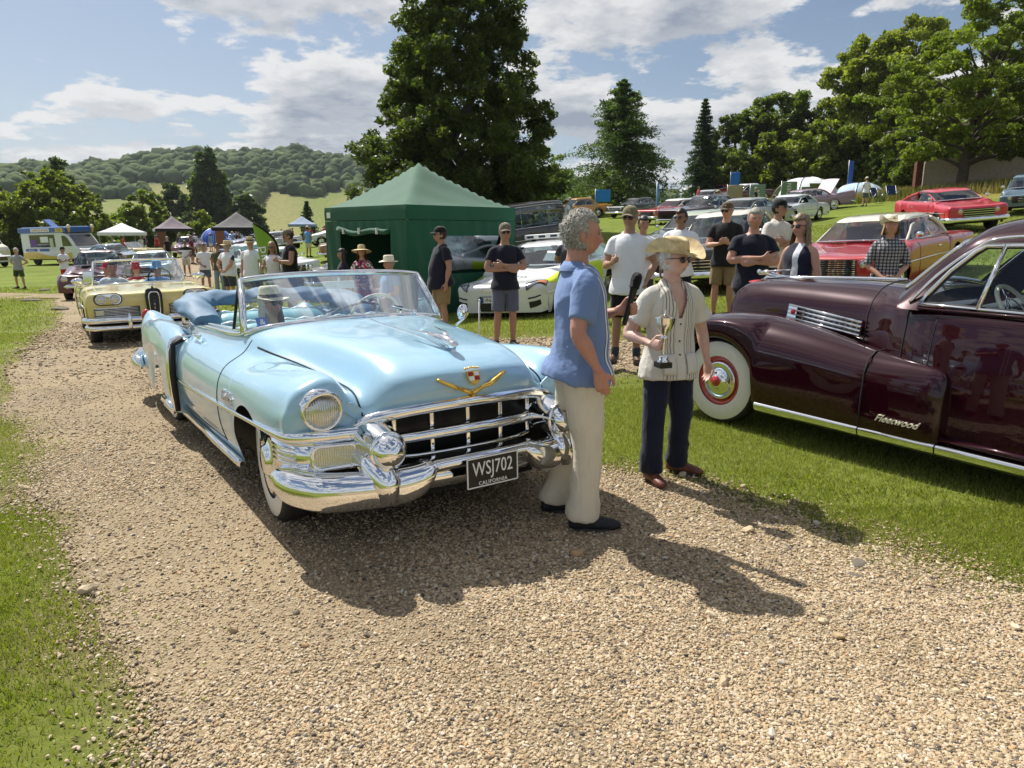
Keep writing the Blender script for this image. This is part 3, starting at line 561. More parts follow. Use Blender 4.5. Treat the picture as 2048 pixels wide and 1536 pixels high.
def bank_grass():
    rs = rng; n = 90000; X = rs.uniform(8, 48, n); Y = rs.uniform(34, 70, n); k = (X * .80 + Y * .10 - 23.8 + 2.2 * sines(np.column_stack([X, Y, 0 * X]), .25, 61, 4) > 0) & (np.abs(X / Y) < .80); X, Y = X[k], Y[k]; t = rs.random((len(X), 1)); c = np.array((.26, .20, .06)) * (1 - t) + np.array((.36, .29, .12)) * t; g = (sines(np.column_stack([X, Y, 0 * X]), .5, 62, 4) > .25)[:, None] & (rs.random((len(X), 1)) < .7); c = np.where(g, np.array((.10, .13, .025)), c)
    blades('tall_grass', 'long dry golden grass on the bank below the hedge', X, Y, np.full(len(X), .62), np.full(len(X), .030), c, .6)
bank_grass()
# ------------------------------------------------------------------ car making
class Surf:
    """half body surface from a table: stations (front to back) of equal-length point rows (x,y,z), centre line to sill; y>=0"""
    def __init__(s, rows, ns=120, nt=48, bot=None):
        s.T = np.array(rows, float); s.S, s.K = s.T.shape[:2]
        A = crm(s.T, np.linspace(0, s.S - 1, ns)); A = np.swapaxes(A, 0, 1); G = crm(A, np.linspace(0, s.K - 1, nt)); s.G = np.swapaxes(G, 0, 1)  # ns,nt,3
        if bot is not None:
            # trim each section at the lower outline z=bot(x) (wheel arches); resample along the section
            fine = np.swapaxes(crm(A, np.linspace(0, s.K - 1, 240)), 0, 1); out = np.zeros_like(s.G)
            for i in range(ns):
                c = fine[i]; zb = bot(c[:, 0]); half = 110
                ok = np.where((c[half:, 2] < zb[half:]))[0]
                e = (half + ok[0]) if len(ok) else 239
                f = np.linspace(0, e, nt); k0 = np.minimum(f.astype(int), 238); w = (f - k0)[:, None]; out[i] = c[k0] * (1 - w) + c[k0 + 1] * w
                if len(ok): out[i, -1, 2] = bot(out[i, -1:, 0])[0]
            s.G = out
    def at(s, u, v, off=0.0):
        """point at station index u and profile index v (table units), pushed out along the normal"""
        def p(u, v):
            row = crm(s.T, np.array([u]))[0]; return crm(row, np.array([v]))[0]
        a = p(u, v)
        if off:
            e = .02; du = p(min(u + e, s.S - 1), v) - p(max(u - e, 0), v); dv = p(u, min(v + e, s.K - 1)) - p(u, max(v - e, 0)); n = np.cross(du, dv); n /= (np.linalg.norm(n) + 1e-9)
            c = np.array([a[0], 0.0, .5])
            if n @ (a - c) < 0: n = -n
            a = a + n * off
        return a
    def line(s, uv, off=0.0, n=8):
        """polyline of (u,v) pairs interpolated on the surface"""
        uv = np.array(uv, float); q = crm(uv, np.linspace(0, len(uv) - 1, (len(uv) - 1) * n + 1)) if len(uv) > 2 else np.array([uv[0] + (uv[-1] - uv[0]) * t for t in np.linspace(0, 1, n + 1)])
        return [s.at(a, b, off) for a, b in q]
    def mesh(s, name, keep=None, thick=None):
        ns, nt = s.G.shape[:2]; g = s.G.copy(); gm = g.copy(); gm[..., 1] *= -1
        V = np.concatenate([g.reshape(-1, 3), gm.reshape(-1, 3)]); idx = np.arange(ns * nt).reshape(ns, nt)
        F = np.stack([idx[:-1, :-1], idx[1:, :-1], idx[1:, 1:], idx[:-1, 1:]], -1).reshape(-1, 4)
        if keep is not None:
            c = V[F].mean(1); F = F[keep(c)]
        F2 = F[:, ::-1] + ns * nt
        me = np_mesh(name, V, np.concatenate([F, F2]), None, True)
        bm = bmesh.new(); bm.from_mesh(me); bmesh.ops.remove_doubles(bm, verts=bm.verts, dist=.0006)
        bmesh.ops.delete(bm, geom=[v for v in bm.verts if not v.link_faces], context='VERTS')
        bmesh.ops.recalc_face_normals(bm, faces=bm.faces); bm.to_mesh(me); bm.free(); me.polygons.foreach_set('use_smooth', np.ones(len(me.polygons), bool)); return me
def both(name, fn, m, parent):
    """a part on each side of the car: fn(MB, side)"""
    out = []
    for sg in (1, -1):
        b = MB(); fn(b, sg); out.append(b.build(name, m, parent))
    return out
def wheel(parent, x, y, r, w=.18, side=1, white=0.0, rim=chrome, rimr=.6, capm=chrome, steer=0.0, spokes=0, ring=None, z=None, n=36):
    M = Matrix.Translation((x, y, r if z is None else z)) @ Matrix.Rotation(steer, 4, 'Z') @ Matrix.Rotation(-PI / 2 * side, 4, 'X')
    rr = r * rimr; b = MB(); h = w / 2
    b.lathe([(rr, -h * .9), (rr + .01, -h), (r * .90, -h), (r * .975, -h * .8), (r, -h * .45), (r, h * .45), (r * .975, h * .8), (r * .92, h), (rr + .012, h), (rr, h * .8)], n, M)
    o = b.build('wheel', black_rubber, parent)
    if white: MB().lathe([(rr + .008, h + .002), (rr + .02, h + .006), (rr + (r - rr) * white, h + .004), (rr + (r - rr) * white + .004, h + .0)], n, M).build('whitewall', white_rubber, o)
    if ring: MB().lathe([(rr + .012, h * .9), (rr, h * .98), (rr * .93, h * .9), (rr * .80, h * .55), (rr * .78, h * .5)], n, M).build('rim', ring, o)
    b = MB(); k = .80 if ring else 1.0
    if spokes:
        b.lathe([(rr, h * .85), (rr * .9, h * .8), (rr * .88, h * .2)], n, M); b.lathe([(rr * .25, h * .6), (rr * .2, h * .75), (0.001, h * .78)], n, M)
        for i in range(spokes):
            a = 2 * PI * i / spokes; p0 = M @ Vector((math.cos(a) * rr * .2, math.sin(a) * rr * .2, h * .6)); p1 = M @ Vector((math.cos(a) * rr * .9, math.sin(a) * rr * .9, h * .62)); b.tube([p0, p1], [.03, .022], 6)
        d = MB(); d.lathe([(rr * .9, h * .15), (.001, h * .15)], n, M); d.build('brake_shadow', dark, o)
    else:
        b.lathe([(rr * k, h * .55), (rr * k, h * .95), (rr * k * .9, h * 1.02), (rr * k * .82, h * .9), (rr * k * .6, h * .98), (rr * k * .42, h * 1.12), (rr * k * .38, h * 1.3), (rr * k * .3, h * 1.38), (.001, h * 1.42)], n, M)
    b.build('hubcap', rim, o)
    return o
def lamp(parent, c, d, r, bez=chrome, lens=None, name='headlight', deep=.03, ring=1.18):
    """round lamp facing direction d"""
    M = frame_matrix(c, (0, 1, 0.001), d)
    o = MB().lathe([(r * ring, -deep), (r * ring, 0), (r * (ring * .55 + .45), .014), (r * 1.0, .006), (r * .98, -.004)], 28, M).build(name, bez, parent)
    MB().lathe([(r * .99, -.002), (r * .85, .010), (r * .5, .020), (.001, .024)], 24, M).build('lens', lens or MATS['lamp_lens'], o)
    return o
def lamp_lens_mat():
    m = bpy.data.materials.new('lamp_lens'); m.use_nodes = True; MATS['lamp_lens'] = m
    nt = m.node_tree; N = nt.nodes; L = nt.links; b = N['Principled BSDF']
    b.inputs['Base Color'].default_value = (.62, .62, .58, 1); b.inputs['Metallic'].default_value = .75; b.inputs['Roughness'].default_value = .16; b.inputs['Coat Weight'].default_value = 1
    tc = N.new('ShaderNodeTexCoord'); w = N.new('ShaderNodeTexWave'); w.bands_direction = 'Y'; w.inputs['Scale'].default_value = 28; w.inputs['Distortion'].default_value = .6; L.new(tc.outputs['Object'], w.inputs['Vector'])
    bp = N.new('ShaderNodeBump'); bp.inputs['Strength'].default_value = .5; bp.inputs['Distance'].default_value = .006; L.new(w.outputs[0], bp.inputs['Height']); L.new(bp.outputs[0], b.inputs['Normal'])
lamp_lens_mat()
win_m = glass_mat('window_glass', (.84, .92, .92), .02)
tint_m = glass_mat('tinted_glass', (.42, .47, .48), .08)
dark_win = mat('dark_glass', (.015, .02, .022), .03, coat=1.0, spec=.8)
amber = mat('amber_lens', (.75, .22, .02), .2, coat=.6)
redlens = mat('red_lens', (.45, .01, .01), .18, coat=.8)
def paint(name, col, metal=0.0, rough=.32, spec=.5):
    return mat(name, col, rough, metal, coat=1.0, coatr=.025, var=.03, vscale=3, spec=spec)
def place_car(name, label, x, y, yaw, group=None, z=None, cat='car', slope=None):
    """yaw: heading direction angle, 0 = facing camera (-Y), positive turns its nose to +X; pitched and rolled to lie on the ground"""
    h = Vector((math.sin(yaw), -math.cos(yaw), 0)); l = Vector((-h.y, h.x, 0))
    zz = g1(x, y) if z is None else z
    e = empty(name, (x, y, zz), 0, label, cat, group)
    L_, W_ = 1.5, .75
    dzx = (g1(x + h.x * L_, y + h.y * L_) - g1(x - h.x * L_, y - h.y * L_)) / (2 * L_); dzy = (g1(x + l.x * W_, y + l.y * W_) - g1(x - l.x * W_, y - l.y * W_)) / (2 * W_)
    if slope: dzx, dzy = slope
    hx = Vector((h.x, h.y, dzx)).normalized(); ly = Vector((l.x, l.y, dzy)); ly = (ly - hx * ly.dot(hx)).normalized(); up = hx.cross(ly)
    e.rotation_euler = Matrix((hx, ly, up)).transposed().to_euler(); return e
# ------------------------------------------------------------------ pale blue convertible
def rows(tab):
    """each row: x (or None), then (y,z) or (dx,y,z) entries"""
    out = []
    for r in tab:
        x = r[0]; out.append([(x + p[0], p[1], p[2]) if len(p) == 3 else (x, p[0], p[1]) for p in r[1:]])
    return out
def arch(z0, wheels):
    """lower outline: z0 with raised arcs (xc, zc, R)"""
    def f(x):
        z = np.full(np.shape(x), z0, float) if not callable(z0) else z0(x)
        for xc, zc, Rr in wheels:
            d = Rr * Rr - (x - xc) ** 2; z = np.where(d > 0, np.maximum(z, zc + np.sqrt(np.maximum(d, 0))), z)
        return z
    return f
sky_blue = paint('pale_blue_paint', (.33, .545, .70), 0.0, .30)
blue_leather = mat('blue_leather', (.22, .47, .56), .45, var=.08, vscale=5, bump=.1, bscale=60)
pale_leather = mat('pale_blue_leather', (.62, .76, .80), .4, var=.05)
blue_canvas = mat('blue_canvas', (.10, .185, .29), .65, var=.12, vscale=4, bump=.35, bscale=9)
gold = mat('gold_plate', (.85, .56, .13), .22, 1.0)
cream = mat('cream_plastic', (.78, .73, .58), .35)
red_enamel = mat('red_enamel', (.35, .015, .02), .3)
white_enamel = mat('white_enamel', (.85, .85, .82), .35)
plate_black = mat('plate_black', (.012, .012, .012), .35)
def shell(parent, mats, path, prof, name, m, sm=True):
    pass
def seat(parent, x, z0, z1, hw, depth, m, top, name='seat'):
    b = MB(); G = []
    for y in np.linspace(-hw, hw, 41):
        e = 1 - abs(y / hw) ** 6; puff = .006 * abs(math.sin((y + hw) / (2 * hw) * PI * 9)); r = []
        for t in np.linspace(0, 1, 13):
            a = PI * t; r.append((x + math.cos(a) * (depth * .5) * (.6 + .4 * e) - .06 * t + (z1 - z0) * .0, y, z0 + (z1 - z0) * (math.sin(a) ** .5) * (.82 + .18 * e) + puff * math.sin(a)))
        G.append(r)
    o = b.grid(G).build(name, m, parent)
    b = MB(); b.box((x + .33, 0, z0 - .12), (.62, hw * 2, .26), bev=.07); b.build('seat_cushion', m, o)
    b = MB()
    for i in range(9):
        y = -hw + hw * 2 * (i + .5) / 9; b.tube([(x - depth * .12, y - hw / 10, z1 - .012), (x - depth * .10, y, z1 + .004), (x - depth * .12, y + hw / 10, z1 - .012)], .022, 8)
    b.build('seat_piping', top, o); return o
def blue_cadillac():
    E_ = place_car('convertible_car', 'pale blue open convertible with chrome bullet bumper and gold V badge on its nose', -.71, 4.50, R(34.4), z=-.01, slope=(.028, 0))
    T = rows([
     (0, (.885, 0, .785), (.872, .22, .782), (.83, .42, .765), (.755, .575, .715), (.768, .68, .775), (.772, .76, .815), (.772, .81, .785), (.766, .73, .72), (.755, .62, .675)),
     (0, (.90, 0, .865), (.885, .22, .86), (.835, .43, .835), (.725, .585, .79), (.715, .71, .925), (.715, .875, .90), (.71, .945, .80), (.705, .945, .70), (.70, .93, .65)),
     (0, (.85, 0, .948), (.84, .22, .945), (.775, .43, .92), (.63, .575, .845), (.61, .72, .955), (.61, .90, .905), (.61, .965, .79), (.61, .972, .70), (.61, .955, .62)),
     (0, (.64, 0, 1.022), (.63, .22, 1.02), (.58, .43, .995), (.43, .575, .872), (.40, .735, .955), (.40, .915, .895), (.40, .98, .78), (.40, .985, .6), (.40, .95, .35)),
     (0, (.26, 0, 1.066), (.25, .23, 1.064), (.18, .45, 1.042), (.08, .60, .918), (.05, .745, .935), (.05, .925, .875), (.05, .985, .76), (.05, .985, .55), (.05, .93, .28)),
     (0, (-.25, 0, 1.096), (-.25, .25, 1.093), (-.28, .49, 1.072), (-.33, .65, .978), (-.35, .76, .91), (-.35, .93, .85), (-.35, .985, .73), (-.35, .98, .5), (-.35, .92, .27)),
     (0, (-.62, 0, 1.12), (-.63, .28, 1.115), (-.68, .54, 1.09), (-.74, .71, 1.04), (-.75, .80, .935), (-.75, .93, .842), (-.75, .985, .70), (-.75, .98, .48), (-.75, .915, .26)),
     (-1.4, (0, 1.08), (.30, 1.075), (.58, 1.06), (.74, 1.025), (.81, .93), (.93, .838), (.985, .69), (.98, .47), (.915, .25)),
     (-2.1, (0, 1.05), (.3, 1.05), (.58, 1.035), (.74, 1.0), (.81, .92), (.93, .832), (.98, .68), (.975, .46), (.91, .25)),
     (-2.7, (0, 1.03), (.3, 1.02), (.57, 1.0), (.73, .97), (.80, .89), (.90, .80), (.95, .66), (.95, .45), (.88, .25)),
     (-3.3, (0, .99), (.3, .98), (.5, .96), (.66, .91), (.74, .82), (.84, .72), (.88, .6), (.88, .42), (.82, .25)),
     (-4.0, (0, .90), (.3, .89), (.5, .86), (.64, .80), (.72, .72), (.80, .62), (.84, .52), (.84, .40), (.78, .28)),
     (-4.45, (0, .70), (.3, .69), (.5, .67), (.62, .62), (.70, .56), (.76, .50), (.78, .43), (.78, .38), (.72, .3))])
    zf = lambda x: np.where(x > .30, .645, .235)
    S = Surf(T, 260, 84, arch(zf, [(0, .33, .385)]))
    keep = lambda c: ~((c[:, 0] < -.80) & (c[:, 0] > -3.12) & (c[:, 1] < .70) & (c[:, 2] > .9))
    body = mk('body', S.mesh('body', keep), sky_blue, E_)
    both('fender_face', lambda b, sg: b.prism([(-.17, -.085), (.12, -.085), (.13, .06), (-.10, .05), (-.17, 0)] if sg > 0 else [(-.12, -.085), (.17, -.085), (.17, 0), (.10, .05), (-.13, .06)], 0, .012, frame_matrix((.738, sg * .735, .765), (0, 1, 0), (1, 0, 0))), sky_blue, body)
    MB().box((-1.85, 0, .40), (4.9, 1.5, .34)).box((.05, 0, .45), (1.2, 1.15, .5)).build('underbody', dark, E_)
    # rear fenders with the vertical chrome scoop
    def rfend(b, sg):
        G = []
        zt = [(-2.30, .855, .97), (-2.36, .885, 1.012), (-2.6, .935, 1.02), (-3.0, .962, 1.025), (-3.5, .960, 1.02), (-4.0, .94, 1.005), (-4.2, .935, .985), (-4.34, .985, .965), (-4.43, .985, .955), (-4.50, .92, .945), (-4.52, .80, .94)]
        zt = crm(np.array(zt), np.linspace(0, len(zt) - 1, 90))
        low = arch(.25, [(-3.2, .20, .36)])
        for x, t, yo in zt:
            zb = float(low(np.array([x]))[0]); zb = zb + .12 * max(0, (-x - 3.9) / .8); k = 1.0 if x < -2.36 else .97
            w = .13 if x > -4.3 else .10
            pts = np.array([(.62, zb), (.62, t - .16), (.73, t - .05), (yo - w - .02, t), (yo - .055, t - .045), (yo - .005, t - .17), (yo, (t + zb) * .5), (yo - .012, zb + .12), (yo - .03, zb)])
            c = crm(pts, np.linspace(0, 8, 40)); G.append([(x, sg * p[0], p[1]) for p in c])
        b.grid(G if sg > 0 else [r[::-1] for r in G])
        b.add(G[-1], [tuple(range(40))], False); b.add(G[0], [tuple(range(39, -1, -1))], False)
    for o, sg in zip(both('rear_fender', rfend, sky_blue, E_), (1, -1)):
        b = MB(); b.tube([(-2.325, sg * .80, .90), (-2.325, sg * .90, .905), (-2.325, sg * .985, .87), (-2.325, sg * 1.02, .78), (-2.325, sg * 1.03, .60), (-2.325, sg * 1.022, .42), (-2.33, sg * 1.0, .27)], .028, 8, flat=.7); b.build('scoop_trim', chrome, o)
        b = MB(); b.tube([(-2.27, sg * .90, .885), (-2.27, sg * .985, .84), (-2.27, sg * 1.005, .6), (-2.27, sg * .995, .28)], .022, 6); b.build('scoop_gap', dark, o)
        b = MB(); b.tube([(-2.32, sg * 1.02, .29), (-2.6, sg * 1.018, .29), (-2.85, sg * 1.015, .285)], .03, 8, flat=1.5); b.build('stone_guard', chrome, o)
        MB().ell((-4.49, sg * .88, .93), (.05, .05, .07), 14).build('tail_lamp', redlens, o)
        b = MB(); b.tube([(-4.1, sg * 1.03, .45), (-4.35, sg * 1.035, .45), (-4.56, sg * .97, .45), (-4.66, sg * .8, .45), (-4.70, sg * .3, .45), (-4.70, 0, .45)], [.03, .06, .085, .085, .08, .08], 12, flat=1.5); b.build('rear_bumper', chrome, o)
    # panel gaps
    b = MB()
    b.tube(S.line([(0.0, 3.0), (1, 3.0), (2, 3.05), (3, 3.15), (4, 3.3), (5, 3.42), (5.6, 3.5)], .0025, 10), .0055, 5)
    b.tube(S.line([(5.9, 3.3), (5.9, 5), (5.95, 7.6)], .0, 14), .004, 5); b.tube(S.line([(5.95, 7.55), (8.2, 7.6)], 0, 14), .004, 5)
    b.mirror(); b.tube([S.at(0, v) * np.array([1, 1, 1]) for v in np.linspace(0, 3, 14)] , .006, 5); b.tube([S.at(0, v) * np.array([1, -1, 1]) for v in np.linspace(0, 3, 14)], .006, 5)
    b.build('panel_gap', gap_m, body)
    b = MB(); b.tube(S.line([(3.2, 0), (5.9, 0)], .002, 14), .006, 6); b.build('hood_strip', chrome, body)
    # side moulding, sill trim
    def mould(b, sg):
        pts = [(-2.24, .985, .56), (-1.9, .989, .565), (-1.2, .994, .592), (-.5, .996, .622), (0, .998, .648), (.35, .995, .662), (.52, .985, .666), (.66, .962, .668), (.735, .90, .668), (.772, .80, .666), (.785, .70, .664), (.79, .615, .66)]
        c = crm(np.array(pts), np.linspace(0, len(pts) - 1, 60)); k = len(c)
        b.tube([(p[0], sg * p[1], p[2]) for p in c], [.011 + .02 * smoothstep(.35, .9, i / k) for i in range(k)], 8, flat=1.25)
    both('side_moulding', mould, chrome, E_)
    def sill(b, sg): b.tube([(-2.28, sg * .945, .262), (-1.3, sg * .945, .262), (-.42, sg * .945, .268)], .022, 8, flat=1.4)
    both('sill_trim', sill, chrome, E_)
    for sg in (1, -1):
        put_text('Cadillac', .105, chrome, E_, (-.42, sg * .992, .70), (-sg, 0, 0), (0, sg, .1), depth=.006, shear=.5, space=.9, name='side_script')
        wheel(E_, 0, sg * .775, .375, .2, sg, white=.72, steer=R(-4)); wheel(E_, -3.2, sg * .80, .375, .2, sg, white=.72)
        o = lamp(E_, (.778, sg * .80, .80), (1, sg * .06, .03), .087, deep=.10, ring=1.2)
        # bezel peak
        b = MB(); G = []
        for a in np.linspace(R(20), R(160), 17):
            e = math.sin(a) ** 2; G.append([(.70, sg * .80 + math.cos(a) * .107, .80 + math.sin(a) * .107), (.80 + .03 * e, sg * .80 + math.cos(a) * .104, .80 + math.sin(a) * .107), (.795 + .03 * e, sg * .80 + math.cos(a) * .088, .80 + math.sin(a) * .088)])
        b.grid(G).build('lamp_peak', chrome, o)
        # parking lamp pod
        b = MB(); G = []
        for t in np.linspace(0, 1, 22):
            q = crm(np.array([(.47, .975, 0), (.60, .968, 0), (.735, .90, 0), (.785, .78, 0), (.79, .64, 0)]), np.array([t * 4]))[0]
            G.append([(q[0] - .05, sg * (q[1] - .05), .645), (q[0] - .004, sg * q[1], .635), (q[0], sg * q[1], .56), (q[0] - .005, sg * q[1], .49), (q[0] - .06, sg * (q[1] - .03), .475)])
        o = b.grid(G if sg < 0 else [r[::-1] for r in G]).build('parking_lamp_pod', chrome, E_)
        b = MB()
        for z in (.605, .58, .555, .53): b.tube([(.485, sg * .975, z), (.60, sg * .972, z), (.70, sg * .935, z)], .007, 5)
        b.build('pod_rib', chrome, o)
        M = frame_matrix((.79, sg * .755, .562), (-.22, sg * .98, 0), (.98, sg * .22, 0))
        b = MB()
        def rr(w, h, z, r=.03):
            return [M @ Vector((sx * (w - r) + r * math.cos(a), sy * (h - r) + r * math.sin(a), z)) for sx, sy, a0 in ((1, 1, 0), (-1, 1, 90), (-1, -1, 180), (1, -1, 270)) for a in (R(a0), R(a0 + 45), R(a0 + 90))]
        b.grid([rr(.122, .067, 0), rr(.122, .067, .022), rr(.105, .052, .022), rr(.10, .047, .008)], closev=True).build('lamp_surround', chrome, o)
        b = MB(); q = rr(.104, .05, .012); b.add(q, [tuple(range(12))], False); b.build('lens', 'lamp_lens', o)
        # bullet
        d = Vector((1, sg * .02, -.04)).normalized(); M = frame_matrix((.78, sg * .545, .605), (0, 1, 0), d)
        o = MB().lathe([(.13, -.12), (.125, 0), (.108, .10), (.092, .17), (.088, .185), (.098, .19), (.100, .20), (.096, .21), (.086, .212)], 32, M).build('bumper_bullet', chrome, E_)
        MB().lathe([(.088, .205), (.084, .235), (.068, .268), (.04, .29), (.001, .297)], 32, M).build('bullet_tip', chrome, o)
        b = MB(); b.tube([(.74, sg * .60, .56), (.90, sg * .585, .50), (.985, sg * .56, .42), (.985, sg * .56, .33)], [.09, .085, .075, .05], 12); b.build('bullet_foot', chrome, o)
    # grille
    b = MB(); b.add([(.70, y, z) for y in (-.62, .62) for z in (.44, .80)], [(0, 1, 3, 2)], False); b.box((.60, 0, .60), (.12, 1.24, .36)); gr = b.build('grille', plate_black, E_)
    def bar(b, pts, r, flat=1.0, n=60):
        c = crm(np.array(pts), np.linspace(0, len(pts) - 1, n)); b.tube([tuple(p) for p in c], r, 10, flat=flat)
    up = [(.70, .665, .56), (.735, .648, .64), (.775, .60, .70), (.82, .50, .735), (.865, .30, .757), (.885, 0, .765)]
    bb = MB(); bar(bb, up + [(x, -y, z) for x, y, z in up[-2::-1]], .034, 1.0); bb.build('grille_top_bar', chrome, gr)
    md = [(.80, .50, .600), (.86, .30, .612), (.885, 0, .618)]
    bb = MB(); bar(bb, md + [(x, -y, z) for x, y, z in md[-2::-1]], .034, .9); bb.build('grille_middle_bar', chrome, gr)
    lo = [(.78, .45, .500), (.84, .30, .500), (.86, 0, .500)]
    bb = MB(); bar(bb, lo + [(x, -y, z) for x, y, z in lo[-2::-1]], .012); bb.build('grille_lower_bar', chrome, gr)
    for y in (-.43, -.22, 0, .22, .43):
        xx = .845 - .2 * y * y
        MB().box((xx - .015, y, .688), (.03, .026, .10), bev=.006).build('grille_tooth', chrome, gr)
        MB().box((xx - .015, y, .55), (.03, .026, .10), bev=.006).build('grille_tooth', chrome, gr)
    # bumper
    G = []
    P = [(.57, 1.005, .49, .35), (.66, 1.0, .50, .325), (.76, .96, .50, .308), (.88, .86, .495, .298), (.965, .66, .488, .296), (1.0, .50, .488, .298), (1.01, .40, .492, .312), (1.005, .335, .498, .35), (.99, .30, .50, .41), (.985, .26, .50, .425), (.99, 0, .503, .428)]
    P = P + [(x, -y, a, c) for x, y, a, c in P[-2::-1]]; c = crm(np.array(P), np.linspace(0, len(P) - 1, 150))
    for i, (x, y, zt, zb) in enumerate(c):
        p = c[min(i + 1, 149)] - c[max(i - 1, 0)]; nn = np.array([-p[1], p[0]]); nn /= np.linalg.norm(nn)
        if nn @ np.array([x - .2, y * .8]) < 0: nn = -nn
        h = zt - zb; G.append([(x + nn[0] * o, y + nn[1] * o, zt - h * k) for o, k in ((-.09, .02), (-.05, 0), (-.012, .05), (.012, .16), (.026, .40), (.022, .66), (.004, .88), (-.022, .98), (-.10, 1.0))])
    bp = MB().grid(G).build('front_bumper', chrome, E_)
    G = []
    for y in np.linspace(-.36, .36, 25):
        x = .955 - .25 * y * y; G.append([(x - .08, y, .435), (x - .02, y, .425), (x, y, .38), (x - .03, y, .325), (x - .10, y, .31)])
    MB().grid(G[::-1]).build('bumper_pan', chrome, bp)
    # number plate
    pl = MB().box((1.035, .03, .405), (.012, .325, .165), bev=.004).build('number_plate', plate_black, E_)
    b = MB()
    for y, z, w, h in ((0, .080, .325, .006), (0, -.080, .325, .006), (.160, 0, .006, .165), (-.160, 0, .006, .165)): b.box((1.042, .03 + y, .405 + z), (.006, w, h))
    b.build('plate_rim', white_enamel, pl)
    put_text('WSJ702', .098, white_enamel, pl, (1.0425, .03, .42), (0, 1, 0), (1, 0, 0), depth=.002, font_scale=(.80, 1.12), space=1.02)
    put_text('CALIFORNIA', .03, white_enamel, pl, (1.0425, .03, .342), (0, 1, 0), (1, 0, 0), depth=.002, space=1.1)
    # badge on the nose
    b = MB()
    for sg in (1, -1):
        ptsv = []
        for t in np.linspace(0, 1, 9):
            p = S.at(.22 + 1.25 * t, .95 * t, .014); ptsv.append((p[0], sg * p[1], p[2]))
        b.tube(ptsv, [.040 - .022 * t for t in np.linspace(0, 1, 9)], 6, flat=.45, up=(0, 0, 1))
    vb = b.build('gold_v_badge', gold, E_)
    p = S.at(1.38, 0.0, .014); M = frame_matrix(p, (0, 1, 0), (.88, 0, .47))
    cr = MB().prism([(-.04, .03), (-.036, -.02), (-.02, -.042), (0, -.05), (.02, -.042), (.036, -.02), (.04, .03)], 0, .012, M).build('crest', gold, E_)
    for (a, c_, m_) in (((-.018, .012), (.028, .022), red_enamel), ((.018, .012), (.028, .022), white_enamel), ((-.018, -.014), (.028, .022), white_enamel), ((.017, -.014), (.026, .022), red_enamel)):
        MB().prism([(a[0] - c_[0] / 2, a[1] - c_[1] / 2), (a[0] + c_[0] / 2, a[1] - c_[1] / 2), (a[0] + c_[0] / 2, a[1] + c_[1] / 2), (a[0] - c_[0] / 2, a[1] + c_[1] / 2)], .012, .016, M).build('crest_field', m_, cr)
    b = MB()
    for i in range(7): b.ell(M @ Vector((-.042 + .014 * i, .045 + .006 * (1 - abs(i - 3) / 3), .008)), (.0065,) * 3, 8)
    b.build('crest_crown', gold, cr)
    # hood ornament
    b = MB(); b.tube([(.72, 0, 1.045), (.67, 0, 1.065), (.56, 0, 1.085), (.42, 0, 1.09), (.32, 0, 1.09)], [.012, .028, .022, .014, .006], 10)
    for sg in (1, -1): b.tube([(.62, sg * .015, 1.075), (.50, sg * .06, 1.105), (.32, sg * .085, 1.12)], [.02, .014, .004], 8, flat=.4)
    b.ell((.70, 0, 1.055), (.038, .03, .026), 12); b.tube([(.64, 0, 1.02), (.64, 0, 1.07)], [.02, .012], 8)
    b.build('hood_ornament', chrome, E_)
    # windscreen
    nb = 41; bot, top = [], []
    for y in np.linspace(-1, 1, nb): bot.append((-.56 - .26 * abs(y) ** 2.2, y * .755, 1.128 - .085 * abs(y) ** 2.0)); top.append((-.93 - .15 * abs(y) ** 2.2, y * .69, 1.425 - .035 * abs(y) ** 3))
    G = [[tuple(np.array(a) * (1 - t) + np.array(c_) * t) for t in np.linspace(0, 1, 6)] for a, c_ in zip(bot, top)]
    ws = MB().grid(G).build('windscreen', win_m, E_)
    fr = MB(); fr.tube(bot, .020, 8); fr.tube(top, .021, 8)
    for e in (0, -1): fr.tube([bot[e], tuple((np.array(bot[e]) + np.array(top[e])) / 2 + np.array([.012, 0, 0])), top[e]], .022, 8)
    fr.build('windscreen_frame', chrome, ws)
    b = MB(); off = np.array([-.012, 0, -.012]); b.tube([tuple(np.array(p) + off) for p in top], .018, 6)
    for e in (0, -1): b.tube([tuple(np.array(bot[e]) + np.array([-.03, 0, 0])), tuple(np.array(top[e]) + np.array([-.03, 0, 0]))], .02, 6)
    b.build('windscreen_seal', dark, ws)
    b = MB(); b.tube([(-.99, 0, 1.40), (-1.0, 0, 1.36)], .008, 6); b.box((-1.0, 0, 1.335), (.02, .24, .055), bev=.008); b.build('rear_view_mirror', pale_leather, ws)
    for y0, y1 in ((-.30, -.02), (.42, .14)):
        b = MB(); b.ell((-.60, y0, 1.13), (.02, .02, .02), 8); p1 = (-.67, y0 + (y1 - y0) * .6, 1.185); p2 = (-.69, y1, 1.20)
        b.tube([(-.60, y0, 1.135), p1], .005, 6); o = b.build('wiper', chrome, E_); MB().tube([(-.655, y0 + (y1 - y0) * .25, 1.165), (-.705, y1 + (y1 - y0) * .35, 1.22)], .008, 6).build('wiper_blade', dark, o)
    st = MB().add([(-.81, -.665, 1.075), (-.80, -.59, 1.08), (-.855, -.59, 1.145), (-.865, -.665, 1.14)], [(0, 1, 2, 3)], False).build('windscreen_sticker', mat('sticker_blue', (.02, .12, .45), .4), ws); put_text('&', .06, white_enamel, st, (-.828, -.627, 1.112), (0, 1, 0), (.8, 0, .6), depth=.001)
